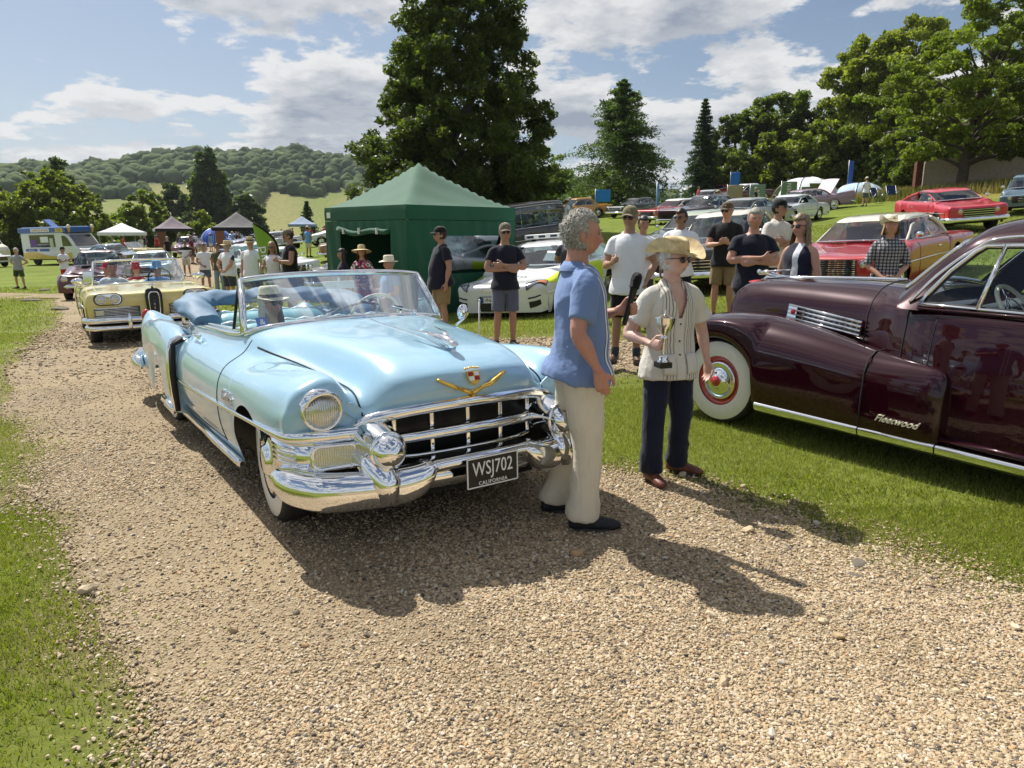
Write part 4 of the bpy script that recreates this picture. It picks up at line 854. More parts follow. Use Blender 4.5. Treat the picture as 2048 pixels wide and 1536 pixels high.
    # quarter lights, belt moulding, handles
    for sg in (1, -1):
        A_, B_, D_ = (-.86, sg * .745, 1.045), (-1.20, sg * .735, 1.035), (-1.09, sg * .70, 1.37)
        q = MB().add([A_, B_, D_], [(0, 1, 2)], False).build('quarter_light', win_m, E_)
        b = MB(); b.tube([A_, D_], .012, 6); b.tube([D_, B_], .011, 6); b.build('quarter_light_frame', dark, q)
        b = MB(); pts = crm(np.array([(-.60, 0.30, 1.125), (-.72, .62, 1.085), (-.83, .735, 1.05), (-1.1, .765, 1.02), (-1.7, .775, 1.008), (-2.4, .77, .985), (-2.9, .72, .985)]), np.linspace(0, 6, 50))
        b.tube([(p[0], sg * p[1], p[2]) for p in pts], .017, 8); b.tube([(p[0], sg * (p[1] - .035), p[2] + .018) for p in pts[14:]], .012, 6); b.build('belt_moulding', chrome, E_)
        b = MB(); b.tube([(-2.02, sg * .835, .93), (-2.0, sg * .865, .94), (-1.9, sg * .868, .945), (-1.80, sg * .86, .945)], .013, 8); b.ell((-1.80, sg * .86, .94), (.03, .018, .022), 10); b.build('door_handle', chrome, E_)
    b = MB(); M = frame_matrix((-.64, .86, 1.10), (0, 1, 0), (-.9, -.35, .1)); b.lathe([(.001, -.03), (.04, -.02), (.062, .0), (.064, .012), (.055, .014)], 20, M); b.tube([(-.66, .80, 1.0), (-.62, .85, 1.05), (-.62, .86, 1.09)], .010, 6); b.build('wing_mirror', chrome, E_)
    # interior
    seat(E_, -1.82, .62, 1.02, .68, .30, blue_leather, pale_leather, 'front_seat'); seat(E_, -2.88, .62, 1.03, .62, .34, blue_leather, pale_leather, 'rear_seat')
    G = []
    for y in np.linspace(-.70, .70, 21):
        x = -.70 - .08 * (y / .7) ** 2; G.append([(x, y, 1.09 - .05 * (y / .7) ** 2), (x - .16, y, 1.085 - .05 * (y / .7) ** 2), (x - .22, y, 1.04), (x - .20, y, .94), (x - .12, y, .80)])
    MB().grid(G).build('dashboard', blue_leather, E_)
    def inner(b, sg): b.add([(-.8, sg * .70, 1.03), (-3.1, sg * .69, 1.0), (-3.1, sg * .69, .45), (-.8, sg * .70, .45)], [(0, 1, 2, 3)], False)
    both('door_lining', inner, blue_leather, E_)
    MB().box((-2.0, 0, .44), (2.5, 1.4, .03)).build('floor_carpet', mat('navy_carpet', (.03, .05, .08), .9), E_)
    c0 = Vector((-1.20, .36, 1.06)); M = frame_matrix(c0, (0, 1, 0), (-.88, 0, .47))
    o = MB().tube([M @ Vector((math.cos(a) * .205, math.sin(a) * .205, 0)) for a in np.linspace(0, 2 * PI, 41)[:-1]], .013, 8, closed=True).build('steering_wheel', cream, E_)
    b = MB()
    for a in (R(0), R(180), R(270)): b.tube([M @ Vector((0, 0, -.03)), M @ Vector((math.cos(a) * .2, math.sin(a) * .2, 0))], .009, 6)
    b.lathe([(.001, .0), (.04, -.01), (.045, -.04)], 16, M); b.build('wheel_spoke', chrome, o)
    MB().tube([c0 - Vector((-.88, 0, .47)) * .03, (-.88, .36, .92)], .022, 8).build('steering_column', blue_leather, o)
    # folded roof under its boot
    pts = [(-2.25, -.70, 1.01), (-2.55, -.715, 1.08), (-2.85, -.69, 1.12), (-3.10, -.55, 1.13), (-3.20, -.25, 1.13), (-3.22, 0, 1.13)]; pts = pts + [(x, -y, z) for x, y, z in pts[-2::-1]]
    c = crm(np.array(pts), np.linspace(0, len(pts) - 1, 90)); k = len(c); G = []
    rs = np.random.default_rng(4); ph = rs.uniform(0, 6, 5)
    for i, p in enumerate(c):
        t = c[min(i + 1, k - 1)] - c[max(i - 1, 0)]; t /= np.linalg.norm(t); w = np.cross(t, (0, 0, 1)); w /= np.linalg.norm(w); e = math.sin(PI * min(1, max(0.02, i / (k - 1)))) ** .35; r = []
        for a in np.linspace(0, 2 * PI, 22)[:-1]:
            f = 1 + .07 * math.sin(3 * a + i * .35 + ph[0]) + .05 * math.sin(5 * a - i * .5 + ph[1]) + .05 * math.sin(i * .9 + ph[2])
            r.append(p + (w * math.cos(a) * .17 + np.array([0, 0, 1]) * (max(math.sin(a), -.35)) * .10) * f * (.45 + .55 * e))
        G.append(r)
    MB().grid(G, closev=True).add(G[0], [tuple(range(21))], False).add(G[-1], [tuple(range(20, -1, -1))], False).build('folded_roof', blue_canvas, E_)
    return E_, S
CAD, CADS = blue_cadillac()
# ------------------------------------------------------------------ dark maroon saloon
maroon_m = paint('maroon_paint', (.021, .0016, .0055), .10, .26, .05)
brown_trim = mat('brown_upholstery', (.07, .04, .028), .7, var=.15)
red_wheel = mat('red_wheel_paint', (.42, .015, .02), .3, coat=1.0)
def fender_loft(b, sg, tab, n=110, m=44, low=None):
    """tab rows: x, y_in, y_out, z_top ; bottom from low(x)"""
    c = crm(np.array(tab, float), np.linspace(0, len(tab) - 1, n)); G = []
    for x, yi, yo, zt in c:
        zb = float(low(np.array([x]))[0]); zb = min(zb, zt - .02); w = yo - yi
        p = np.array([(yi, zb), (yi, zb + (zt - zb) * .55), (yi + w * .10, zt - (zt - zb) * .10), (yi + w * .42, zt), (yi + w * .74, zt - (zt - zb) * .07), (yo - w * .03, zt - (zt - zb) * .28), (yo, zt - (zt - zb) * .55), (yo - .008, zb + .02), (yo - .03, zb)])
        q = crm(p, np.linspace(0, 8, m)); G.append([(x, sg * a[0], a[1]) for a in q])
    b.grid(G if sg < 0 else [r[::-1] for r in G]); b.add(G[-1], [tuple(range(m))], False); b.add(G[0], [tuple(range(m - 1, -1, -1))], False)
    return G
def maroon_saloon():
    E_ = place_car('saloon_car', 'dark maroon rounded vintage saloon with whitewall tyres and chrome side vents', 2.57, 6.66, R(215.1), z=.02, slope=(.012, .01))
    T = rows([
     (0, (.50, 0, .70), (.50, .08, .70), (.49, .16, .70), (.47, .22, .70), (.45, .26, .68), (.43, .28, .64), (.42, .29, .58), (.42, .29, .5)),
     (0, (.50, 0, .98), (.50, .10, .98), (.48, .19, .965), (.45, .26, .91), (.43, .29, .84), (.42, .31, .75), (.42, .31, .65), (.42, .31, .5)),
     (.36, (0, 1.17), (.12, 1.165), (.23, 1.135), (.315, 1.04), (.345, .92), (.36, .8), (.36, .65), (.36, .5)),
     (.1, (0, 1.235), (.14, 1.23), (.28, 1.19), (.375, 1.08), (.40, .94), (.41, .8), (.41, .65), (.41, .5)),
     (-.5, (0, 1.275), (.18, 1.27), (.36, 1.22), (.475, 1.10), (.50, .95), (.51, .8), (.51, .65), (.51, .45)),
     (-1.1, (0, 1.295), (.22, 1.29), (.44, 1.245), (.59, 1.13), (.63, .97), (.64, .8), (.64, .62), (.64, .4)),
     (-1.4, (0, 1.29), (.27, 1.285), (.53, 1.245), (.72, 1.15), (.77, 1.0), (.79, .8), (.79, .6), (.78, .35)),
     (-1.7, (0, 1.25), (.3, 1.25), (.60, 1.225), (.81, 1.16), (.87, 1.01), (.90, .8), (.91, .6), (.91, .30)),
     (-2.3, (0, 1.2), (.3, 1.2), (.62, 1.19), (.85, 1.155), (.915, 1.02), (.945, .8), (.955, .55), (.95, .27)),
     (-3.2, (0, 1.15), (.3, 1.15), (.6, 1.15), (.85, 1.13), (.915, 1.0), (.95, .8), (.955, .55), (.94, .27)),
     (-4.2, (0, 1.05), (.3, 1.05), (.55, 1.03), (.74, .98), (.82, .88), (.86, .7), (.87, .5), (.85, .3)),
     (-4.9, (0, .72), (.3, .71), (.5, .69), (.62, .65), (.68, .58), (.7, .5), (.7, .42), (.68, .34))])
    S = Surf(T, 220, 72)
    keep = lambda c: ~((c[:, 0] < -1.52) & (c[:, 0] > -3.9) & (c[:, 1] < .80) & (c[:, 2] > .9))
    body = mk('body', S.mesh('body', keep), maroon_m, E_)
    MB().box((-2.2, 0, .42), (4.6, 1.6, .3)).box((0, 0, .5), (.8, .8, .4)).build('underbody', dark, E_)
    lowf = arch(.27, [(0, .36, .40)]); lowr = arch(.27, [(-3.2, .22, .36)])
    for sg in (1, -1):
        b = MB(); fender_loft(b, sg, [(.62, .50, .80, .62), (.58, .42, .92, .74), (.42, .38, .975, .875), (.1, .38, 1.0, .96), (-.3, .42, 1.005, .975), (-.8, .52, 1.005, .92), (-1.3, .66, 1.01, .835), (-1.65, .80, 1.012, .795), (-1.80, .86, 1.008, .775), (-1.86, .88, .99, .73), (-1.875, .90, .96, .62)], low=lowf)
        o = b.build('front_fender', maroon_m, E_)
        b = MB(); b.tube([(-1.33, sg * (.66 + t), z) for t, z in ((.0, .80), (.10, .832), (.22, .825), (.30, .78), (.345, .68), (.352, .5), (.345, .29))], .006, 5); b.build('panel_gap', gap_m, o)
        b = MB(); fender_loft(b, sg, [(-2.75, .80, .97, .62), (-2.8, .78, 1.0, .72), (-3.0, .75, 1.01, .84), (-3.4, .74, 1.015, .90), (-3.9, .72, 1.0, .84), (-4.5, .66, .95, .68), (-4.85, .62, .86, .5), (-4.9, .62, .8, .42)], low=lowr); b.build('rear_fender', maroon_m, E_)
        for x0, x1 in ((-.44, -1.325), (-1.335, -1.86), (-1.87, -2.78)):
            b = MB(); G = []
            for x in np.linspace(x0, x1, 8): G.append([(x, sg * .985, .285), (x, sg * 1.012, .275), (x, sg * 1.015, .262), (x, sg * 1.008, .235), (x, sg * .985, .205), (x, sg * .96, .195)])
            b.grid(G if sg > 0 else [r[::-1] for r in G]); b.build('sill_chrome', chrome, E_)
        b = MB(); b.tube([(-1.87, sg * .965, .32), (-2.78, sg * .97, .32)], .028, 8, flat=.8); b.build('running_board', maroon_m, E_)
        wheel(E_, 0, sg * .83, .375, .19, sg, white=.80, ring=red_wheel, rimr=.56); wheel(E_, -3.2, sg * .83, .375, .19, sg, white=.80, ring=red_wheel, rimr=.56)
        MB().lathe([(.001, .0), (.045, -.004), (.05, -.02)], 20, frame_matrix((0, sg * .975, .375), (1, 0, 0), (0, sg, 0))).build('hub_emblem', red_wheel, E_)
        lamp(E_, (.54, sg * .70, .76), (1, sg * .05, 0), .09, deep=.12)
        put_text('Fleetwood', .068, cream, E_, (-1.60, sg * 1.022, .385), (-sg, 0, 0), (0, sg, 0), depth=.010, shear=.45, name='fender_script')
        # chrome side vent
        p0, p1 = np.array((-.35, sg * .478, 1.055)), np.array((-1.08, sg * .628, .995)); dn = np.array((0, sg * .02, -.1))
        b = MB(); off = np.array((0, sg * .012, 0)); b.add([p0 + off, p1 + off, p1 + dn + off, p0 + dn + off], [(0, 1, 2, 3)], False); v = b.build('side_vent', plate_black, E_)
        for i in range(4):
            o2 = dn * (i / 3.0) + np.array((0, sg * .026, 0)); MB().tube([tuple(p0 + o2), tuple((p0 + p1) / 2 + o2 + np.array((0, sg * .006, 0))), tuple(p1 + o2)], .0095, 8, flat=1.2).build('vent_bar', chrome, v)
        b = MB()
        for t in np.linspace(.22, .95, 11):
            q = p0 + (p1 - p0) * t + np.array((0, sg * .022, 0)); b.tube([tuple(q), tuple(q + dn)], .004, 4)
        b['x'] if False else b.build('vent_divider', chrome, v)
        b = MB(); G = [[tuple(p0 + (p1 - p0) * t + dn * k + np.array((0, sg * .034, 0))) for k in (-.06, .5, 1.06)] for t in np.linspace(0, .13, 4)]; b.grid(G if sg < 0 else [r[::-1] for r in G]); b.build('vent_plate', chrome, v)
        MB().lathe([(.001, .004), (.022, .003), (.026, 0)], 16, frame_matrix(p0 + (p1 - p0) * .085 + dn * .5 + np.array((0, sg * .036, 0)), (1, 0, 0), (0, sg, 0))).build('vent_crest', red_enamel, v)
    # hood lines, strip and mascot
    b = MB(); b.tube(S.line([(4.95, 0.1), (4.97, 1.5), (5.0, 3), (5.0, 5), (5.0, 6)], .0, 10), .006, 5); b.tube(S.line([(6.25, 2.7), (6.3, 4), (6.3, 6)], 0, 10), .006, 5); b.mirror(); b.build('panel_gap', gap_m, body)
    MB().tube(S.line([(1.9, 0), (4.9, 0)], .004, 20), .013, 8).build('hood_strip', chrome, body)
    MB().tube(S.line([(5.05, 0), (6, 0)], .004, 8), .012, 8).build('hood_strip', chrome, body)
    b = MB(); b.tube([(.30, 0, 1.205), (.24, 0, 1.235), (.12, 0, 1.25), (0, 0, 1.255)], [.02, .028, .022, .012], 10); b.tube([(.34, 0, 1.27), (.27, 0, 1.285), (.20, 0, 1.265), (.12, 0, 1.25)], [.018, .026, .03, .02], 10)
    b.ell((.345, 0, 1.285), (.026, .02, .024), 10)
    for sg in (1, -1): b.tube([(.28, sg * .015, 1.285), (.18, sg * .05, 1.30), (.06, sg * .06, 1.315), (.02, sg * .05, 1.318)], [.022, .022, .016, .006], 8, flat=.45)
    b.build('winged_mascot', chrome, E_)
    M = frame_matrix(S.at(2.35, .95, .004), (1, 0, .1), (.1, .3, .95)); b = MB(); b.lathe([(.001, .008), (.03, .006), (.05, 0)], 20, M, sx=1.5, sy=.8); b.build('hood_crest', red_enamel, E_)
    # cabin
    K = rows([
     (0, (-1.40, 0, 1.285), (-1.41, .30, 1.28), (-1.45, .56, 1.25), (-1.50, .70, 1.215), (-1.53, .78, 1.18), (-1.55, .825, 1.145)),
     (0, (-1.56, 0, 1.46), (-1.57, .30, 1.455), (-1.61, .54, 1.43), (-1.67, .665, 1.385), (-1.69, .74, 1.28), (-1.70, .84, 1.145)),
     (0, (-1.74, 0, 1.66), (-1.76, .29, 1.625), (-1.80, .52, 1.60), (-1.85, .64, 1.55), (-1.90, .73, 1.36), (-1.93, .85, 1.145)),
     (0, (-1.98, 0, 1.77), (-1.99, .30, 1.76), (-2.02, .51, 1.715), (-2.04, .635, 1.61), (-2.10, .735, 1.38), (-2.12, .855, 1.145)),
     (-2.5, (0, 1.83), (.32, 1.82), (.53, 1.765), (.66, 1.63), (.755, 1.40), (.86, 1.145)),
     (-3.1, (0, 1.83), (.32, 1.82), (.53, 1.765), (.66, 1.63), (.755, 1.40), (.86, 1.14)),
     (-3.7, (0, 1.69), (.32, 1.68), (.52, 1.63), (.64, 1.54), (.74, 1.34), (.83, 1.10)),
     (-4.3, (0, 1.42), (.3, 1.41), (.48, 1.37), (.60, 1.28), (.68, 1.15), (.76, 1.02)),
     (-4.7, (0, 1.08), (.3, 1.07), (.46, 1.04), (.56, 1.0), (.62, .95), (.68, .90))])
    SH = .14; K = [[(px + SH * (1 if i < 4 else .6 if i < 5 else .2), py, pz) for px, py, pz in r] for i, r in enumerate(K)]
    Q = Surf(K, 230, 90)
    def inpoly(x, z, poly):
        r = np.zeros(len(x), bool); n = len(poly)
        for i in range(n):
            (xa, za), (xb, zb) = poly[i], poly[(i + 1) % n]; cnd = (za > z) != (zb > z)
            with np.errstate(divide='ignore', invalid='ignore'): r ^= cnd & (x < (xb - xa) * (z - za) / (zb - za + 1e-12) + xa)
        return r
    W1 = [(-1.70, 1.185), (-1.735, 1.26), (-1.83, 1.42), (-1.945, 1.55), (-2.0, 1.59), (-2.62, 1.615), (-2.62, 1.185)]
    W2 = [(-2.70, 1.185), (-2.70, 1.615), (-3.2, 1.61), (-3.42, 1.55), (-3.52, 1.40), (-3.52, 1.185)]
    W1 = [(a + SH, b) for a, b in W1[:5]] + W1[5:]
    def kp(c):
        x, y, z = c[:, 0], c[:, 1], c[:, 2]; ws = (z > 1.30) & (z < 1.605) & (x > -1.86 + SH) & (y < .575) & (y > .018)
        rw = (x < -3.85) & (x > -4.35) & (y < .45) & (z > 1.36)
        return ~(((y > .62) & (inpoly(x, z, W1) | inpoly(x, z, W2))) | ws | rw)
    cab = mk('cabin', Q.mesh('cabin', kp), maroon_m, E_)
    ys = lambda z: np.interp(z, [1.145, 1.38, 1.615], [.855, .742, .648])
    for sg in (1, -1):
        for nm, W_ in (('door_window', W1), ('rear_side_window', W2)):
            g = MB(); pts = [(x, sg * (float(ys(z)) - .012), z) for x, z in W_]; g.add(pts, [tuple(range(len(pts)))], False); o = g.build(nm, win_m, E_)
            b = MB(); b.tube([(x, sg * (float(ys(z)) + .004), z) for x, z in W_], .014, 6, closed=True); b.build('window_frame', chrome, o)
            b = MB(); b.tube([(x, sg * (float(ys(z)) - .02), z) for x, z in W_], .024, 6, closed=True); b.build('window_seal', dark, o)
            if nm == 'door_window':
                b = MB(); b.tube([(-1.93, sg * (float(ys(1.185)) + .004), 1.185), (-1.97, sg * (float(ys(1.595)) + .004), 1.595)], .014, 6); b.build('quarter_bar', chrome, o)
        b = MB(); b.tube([(-1.56, sg * .845, 1.162), (-2.3, sg * .872, 1.165), (-3.6, sg * .868, 1.155)], .011, 6); b.build('belt_moulding', maroon_m, E_)
        b = MB(); dr = crm(np.array([(-1.48, .80, 1.19), (-1.62, .745, 1.39), (-1.79, .675, 1.56), (-1.98, .668, 1.645), (-2.6, .675, 1.665), (-3.2, .675, 1.655), (-3.6, .65, 1.56), (-3.9, .68, 1.3)]), np.linspace(0, 7, 60)); b.tube([(p[0], sg * p[1], p[2]) for p in dr], .011, 6); b.build('drip_rail', chrome, cab)
        b = MB(); b.tube(S.line([(7.0, 3.4), (7.0, 6.9)], 0, 10), .004, 5)
        b.build('door_gap', gap_m, body) if sg > 0 else None
    G = []
    for t in np.linspace(.02, .98, 9): G.append([tuple(Q.at(.25 + 1.75 * s_, 2.35 * t, -.012)) for s_ in np.linspace(0, 1, 9)])
    g = MB().grid(G).mirror().build('windscreen', win_m, E_)
    b = MB(); pr = [tuple(Q.at(.22, v, .004)) for v in np.linspace(0.0, 2.45, 12)] + [tuple(Q.at(u, 2.5, .004)) for u in np.linspace(.3, 1.95, 10)] + [tuple(Q.at(2.0, v, .004)) for v in np.linspace(2.4, 0, 10)]
    b.tube(pr, .016, 6); b.mirror(); b.tube([tuple(Q.at(u, 0, .002)) for u in np.linspace(.22, 2, 8)], .018, 6); b.build('windscreen_frame', chrome, g)
    # inside
    b = MB(); G = []
    for y in np.linspace(-.72, .72, 15): G.append([(-1.50 - .1 * abs(y), y, 1.20), (-1.68, y, 1.185), (-1.72, y, 1.12), (-1.70, y, .95)])
    d = b.grid(G).build('dashboard', maroon_m, E_); MB().box((-1.73, .30, 1.09), (.03, .5, .09), bev=.01).build('instrument_panel', chrome, d)
    for i, y in enumerate((.12, .28, .44)): MB().lathe([(.04, 0), (.04, .012), (.03, .014), (.001, .012)], 16, frame_matrix((-1.748, y, 1.09), (0, 1, 0), (-1, 0, 0))).build('dial', cream, d)
    c0 = Vector((-2.02, .42, 1.15)); M = frame_matrix(c0, (0, 1, 0), (-.80, 0, .6))
    o = MB().tube([M @ Vector((math.cos(a) * .215, math.sin(a) * .215, 0)) for a in np.linspace(0, 2 * PI, 41)[:-1]], .015, 8, closed=True).build('steering_wheel', cream, E_)
    b = MB()
    for a in (R(20), R(160), R(270)): b.tube([M @ Vector((0, 0, -.03)), M @ Vector((math.cos(a) * .21, math.sin(a) * .21, 0))], .008, 6)
    b.tube([M @ Vector((math.cos(a) * .12, math.sin(a) * .12, -.005)) for a in np.linspace(PI, 2 * PI, 16)], .006, 6); b.lathe([(.001, 0), (.04, -.01), (.045, -.05)], 14, M); b.build('wheel_spoke', chrome, o)
    MB().tube([c0, (-1.72, .42, .95)], .02, 8).build('steering_column', chrome, o)
    for x in (-2.75, -3.75): seat(E_, x, .6, 1.22, .68, .30, brown_trim, brown_trim, 'bench_seat')
    both('door_lining', lambda b, sg: b.add([(-1.6, sg * .80, 1.13), (-3.7, sg * .80, 1.13), (-3.7, sg * .82, .45), (-1.6, sg * .82, .45)], [(0, 1, 2, 3)], False), brown_trim, E_)
    MB().box((-2.7, 0, .5), (2.6, 1.6, .03)).build('floor_carpet', dark, E_)
    MB().box((-1.50, 0, .85), (.03, 1.5, .6)).build('bulkhead', dark, E_)
maroon_saloon()
# ------------------------------------------------------------------ other cars
inside_m = mat('car_interior', (.035, .032, .03), .8, var=.3)
car_glass = glass_mat('car_glass', (.50, .60, .62), .10)
def gcar(name, label, x, y, yaw, col, P, top=None, group=None, cat='car', open_top=False, white=False, detail=True, z=None, rim=None, roofcol=None, bonnet=0.0, boot=0.0, wheel_n=24, mir=True):
    """P: dict of measures about the front axle (x forward)"""
    p = dict(ovf=.9, wb=3.1, ovr=1.3, W=.97, zs=.25, zf=.86, zh=.93, zb=.95, zd=.90, zt=.86, zr=1.42, cx=-.75, wx=-1.3, rx=-2.5, bx=-3.1, fin=0.0, r=.34, nose=.12, zn=.62, ridge=.03, tailx=.10, Wr=.62, lowf=.36, hips=0.0, crown=.012)
    p.update(P); g = lambda k: p[k]
    m = paint(name + '_paint_%d' % len(MATS), col) if not isinstance(col, bpy.types.Material) else col
    E_ = place_car(name, label, x, y, yaw, group, z=z, cat=cat); f, t = g('ovf'), -(g('wb') + g('ovr')); W = g('W')
    zm = (g('zf') + g('zs')) * .5
    def sec(x_, zc, zs_, w, s=1.0):
        """half section: centre height zc, shoulder height zs_, half width w"""
        return [(x_, 0, zc), (x_, w * .34, zc - g('crown')), (x_, w * .66, (zc * .6 + zs_ * .4) - .004), (x_, w * .84, zs_), (x_, w * .965, zs_ - .05), (x_, w, zs_ - .20), (x_, w * .995, g('zs') + .16), (x_, w * .95, g('zs'))]
    n_ = g('nose')
    r0 = [(f - .02, 0, g('lowf')), (f - .02, W * .34, g('lowf')), (f - .03, W * .66, g('lowf')), (f - .05, W * .86, g('lowf')), (f - .10, W * .95, g('lowf')), (f - n_ - .06, W * .97, g('lowf')), (f - n_ - .10, W * .97, g('lowf') - .02), (f - n_ - .14, W * .95, g('zs') + .02)]
    r1 = [(f, 0, g('zn')), (f, W * .34, g('zn')), (f - .01, W * .66, g('zn')), (f - .03, W * .86, g('zn')), (f - .08, W * .96, g('zn')), (f - n_ - .05, W * .985, g('zn') - .03), (f - n_ - .08, W * .985, g('lowf') + .04), (f - n_ - .12, W * .95, g('zs') + .01)]
    r2 = [(f - .03, 0, g('zf') - .045), (f - .03, W * .34, g('zf') - .045), (f - .04, W * .66, g('zf') - .045), (f - .06, W * .84, g('zf') - .03), (f - .10, W * .955, g('zf') - .07), (f - n_ - .04, W * .99, g('zf') - .22), (f - n_ - .06, W * .99, g('zs') + .15), (f - n_ - .10, W * .95, g('zs'))]
    T = [r0, r1, r2, sec(f - n_ - .12, g('zf') + .01, g('zf') + .005, W), sec(f * .2, (g('zf') + g('zh')) / 2 + .01, g('zf') + .02, W), sec(g('cx') * .45, g('zh'), (g('zf') + g('zb')) / 2, W), sec(g('cx'), g('zh') + .015, g('zb'), W), sec((g('cx') + g('bx')) / 2, g('zb') + .01, g('zb') - .005, W),
         sec(g('bx'), g('zd') + .02, (g('zb') + g('zd')) / 2 - .01 + g('hips'), W), sec((g('bx') + t) / 2, g('zd'), g('zd') - .005 + g('fin') * .45 + g('hips'), W), sec(t + .22, g('zt'), g('zt') - .01 + g('fin'), W * .97), sec(t + .06, g('zt') - .05, g('zt') - .05 + g('fin') * .9, W * .95)]
    e = [(t, q[1] * .96, max(.45, min(q[2], g('zt') - .2 + g('fin') * .6))) for q in T[-1]]; T.append(e)
    T.append([(t + .02, q[1] * .9, g('lowf') + .02) for q in T[-1]])
    lo = y > 34; S = Surf(T, 64 if lo else 100, 24 if lo else 38, arch(g('zs'), [(0, g('r') - .02, g('r') + .055), (-g('wb'), g('r') - .06 * (1 if white else 0), g('r') + .05)]))
    kp = None
    if open_top: kp = lambda c: ~((c[:, 0] < g('cx') - .1) & (c[:, 0] > g('bx') + .1) & (c[:, 1] < W * .74) & (c[:, 2] > g('zs') + .3))
    body = mk('body', S.mesh('body', kp), m, E_)
    MB().box(((f + t) / 2 - .1, 0, g('zs') + .14), (f - t - .8, W * 1.6, .26)).build('underbody', dark, E_)
    for sg in (1, -1):
        for xx in (0, -g('wb')): wheel(E_, xx, sg * (W - .13), g('r'), .18, sg, white=.62 if white else 0, rim=rim or chrome, n=wheel_n)
    # cabin
    zb, zr, Wr = g('zb') - .01, g('zr'), g('Wr')
    if not open_top:
        Wb = W * .83
        K = [[(g('cx') + .04, 0, zb + .02), (g('cx') + .03, Wb * .5, zb + .015), (g('cx') - .06, Wb * .9, zb + .005), (g('cx') - .10, Wb, zb)],
             [((g('cx') + g('wx')) / 2, 0, (zb + zr) / 2 + .03), ((g('cx') + g('wx')) / 2 - .01, Wb * .5, (zb + zr) / 2 + .025), ((g('cx') + g('wx')) / 2 - .08, (Wb * .9 + Wr) / 2, (zb + zr) / 2), ((g('cx') + g('wx')) / 2 - .12, Wb, zb)],
             [(g('wx'), 0, zr - .02), (g('wx') - .01, Wr * .55, zr - .03), (g('wx') - .06, Wr, zr - .07), (g('wx') - .10, Wb, zb)],
             [((g('wx') + g('rx')) / 2, 0, zr + .02), ((g('wx') + g('rx')) / 2, Wr * .55, zr + .01), ((g('wx') + g('rx')) / 2, Wr * 1.02, zr - .05), ((g('wx') + g('rx')) / 2, Wb, zb)],
             [(g('rx'), 0, zr - .02), (g('rx'), Wr * .55, zr - .03), (g('rx') + .03, Wr, zr - .07), (g('rx') + .05, Wb, zb)],
             [((g('rx') + g('bx')) / 2, 0, (zb + zr) / 2 + .02), ((g('rx') + g('bx')) / 2, Wr * .5, (zb + zr) / 2 + .02), ((g('rx') + g('bx')) / 2 + .05, (Wb * .9 + Wr) / 2, (zb + zr) / 2), ((g('rx') + g('bx')) / 2 + .08, Wb, zb)],
             [(g('bx'), 0, zb), (g('bx'), Wb * .5, zb), (g('bx') + .05, Wb * .9, zb), (g('bx') + .07, Wb, zb)]]
        Q = Surf(K, 44 if lo else 70, 22 if lo else 32); rm = roofcol or m
        def isroof(c): return (c[:, 2] > zr - .085)
        roof = mk('roof', Q.mesh('roof', isroof), rm, E_); mk('window_glass', Q.mesh('window_glass', lambda c: ~isroof(c)), car_glass, E_)
        for sg in (1, -1):
            mir_ = np.array([1, sg, 1]); MB().tube([Q.at(u, 2.35, .004) * mir_ for u in np.linspace(0, 2.2, 10)], .022, 6).build('pillar', rm, E_); MB().tube([Q.at(u, 2.25, .004) * mir_ for u in np.linspace(3.85, 6, 10)], .05, 6).build('pillar', rm, E_)
        b = MB(); mx = (g('wx') + g('rx')) / 2 - .1; b.tube([(mx, Wb + .003, zb), (mx, Wr * 1.0 + .005, zr - .06)], .018, 6); b.tube([(g('cx') - .1, Wb + .004, zb + .006), (g('bx') + .1, Wb + .004, zb + .006)], .012, 6); b.tube([Q.at(u, 2.05, .006) for u in np.linspace(1.9, 4.2, 12)], .011, 6); b.mirror(); b.tube([Q.at(.08, v, .005) for v in np.linspace(0, 2.4, 8)], .014, 6); b.tube([Q.at(.08, v, .005) * np.array([1, -1, 1]) for v in np.linspace(0, 2.4, 8)], .014, 6); b.build('window_trim', chrome, E_)
        b = MB(); b.box(((g('cx') + g('bx')) / 2 - .1, 0, zb - .14), (abs(g('bx') - g('cx')) - .5, W * 1.45, .25))
        for xx in (g('cx') - .95, g('cx') - 1.75): b.box((xx, .32, zb + .06), (.16, .5, .38), bev=.05); b.box((xx, -.32, zb + .06), (.16, .5, .38), bev=.05)
        b.build('seats', inside_m, E_)
    else:
        nb = 21; bot, tp = [], []
        for s in np.linspace(-1, 1, nb): bot.append((g('cx') + .02 - .2 * abs(s) ** 2, s * W * .78, zb + .03 - .03 * s * s)); tp.append((g('wx') - .12 * abs(s) ** 2, s * W * .70, zr - .02 * s * s))
        ws = MB().grid([[a, tuple((np.array(a) + np.array(c)) / 2), c] for a, c in zip(bot, tp)]).build('windscreen', win_m, E_)
        b = MB(); b.tube(bot, .016, 6); b.tube(tp, .02, 6); b.tube([bot[0], tp[0]], .022, 6); b.tube([bot[-1], tp[-1]], .022, 6); b.build('windscreen_frame', chrome, ws)
    # bumpers, lamps
    def bump(zc, xo, nm, sgn):
        b = MB(); pts = crm(np.array([(xo - sgn * .45, W + .01, zc), (xo - sgn * .16, W * .99, zc), (xo - sgn * .02, W * .80, zc), (xo + sgn * .05, 0, zc), (xo - sgn * .02, -W * .80, zc), (xo - sgn * .16, -W * .99, zc), (xo - sgn * .45, -W - .01, zc)]), np.linspace(0, 6, 40)); b.tube([tuple(q) for q in pts], .065, 8, flat=1.25); return b.build(nm, chrome, E_)
    if p.get('bumper', True): bump(g('lowf') + .06, f + .04, 'front_bumper', 1); bump(g('lowf') + .08, t - .04, 'rear_bumper', -1)
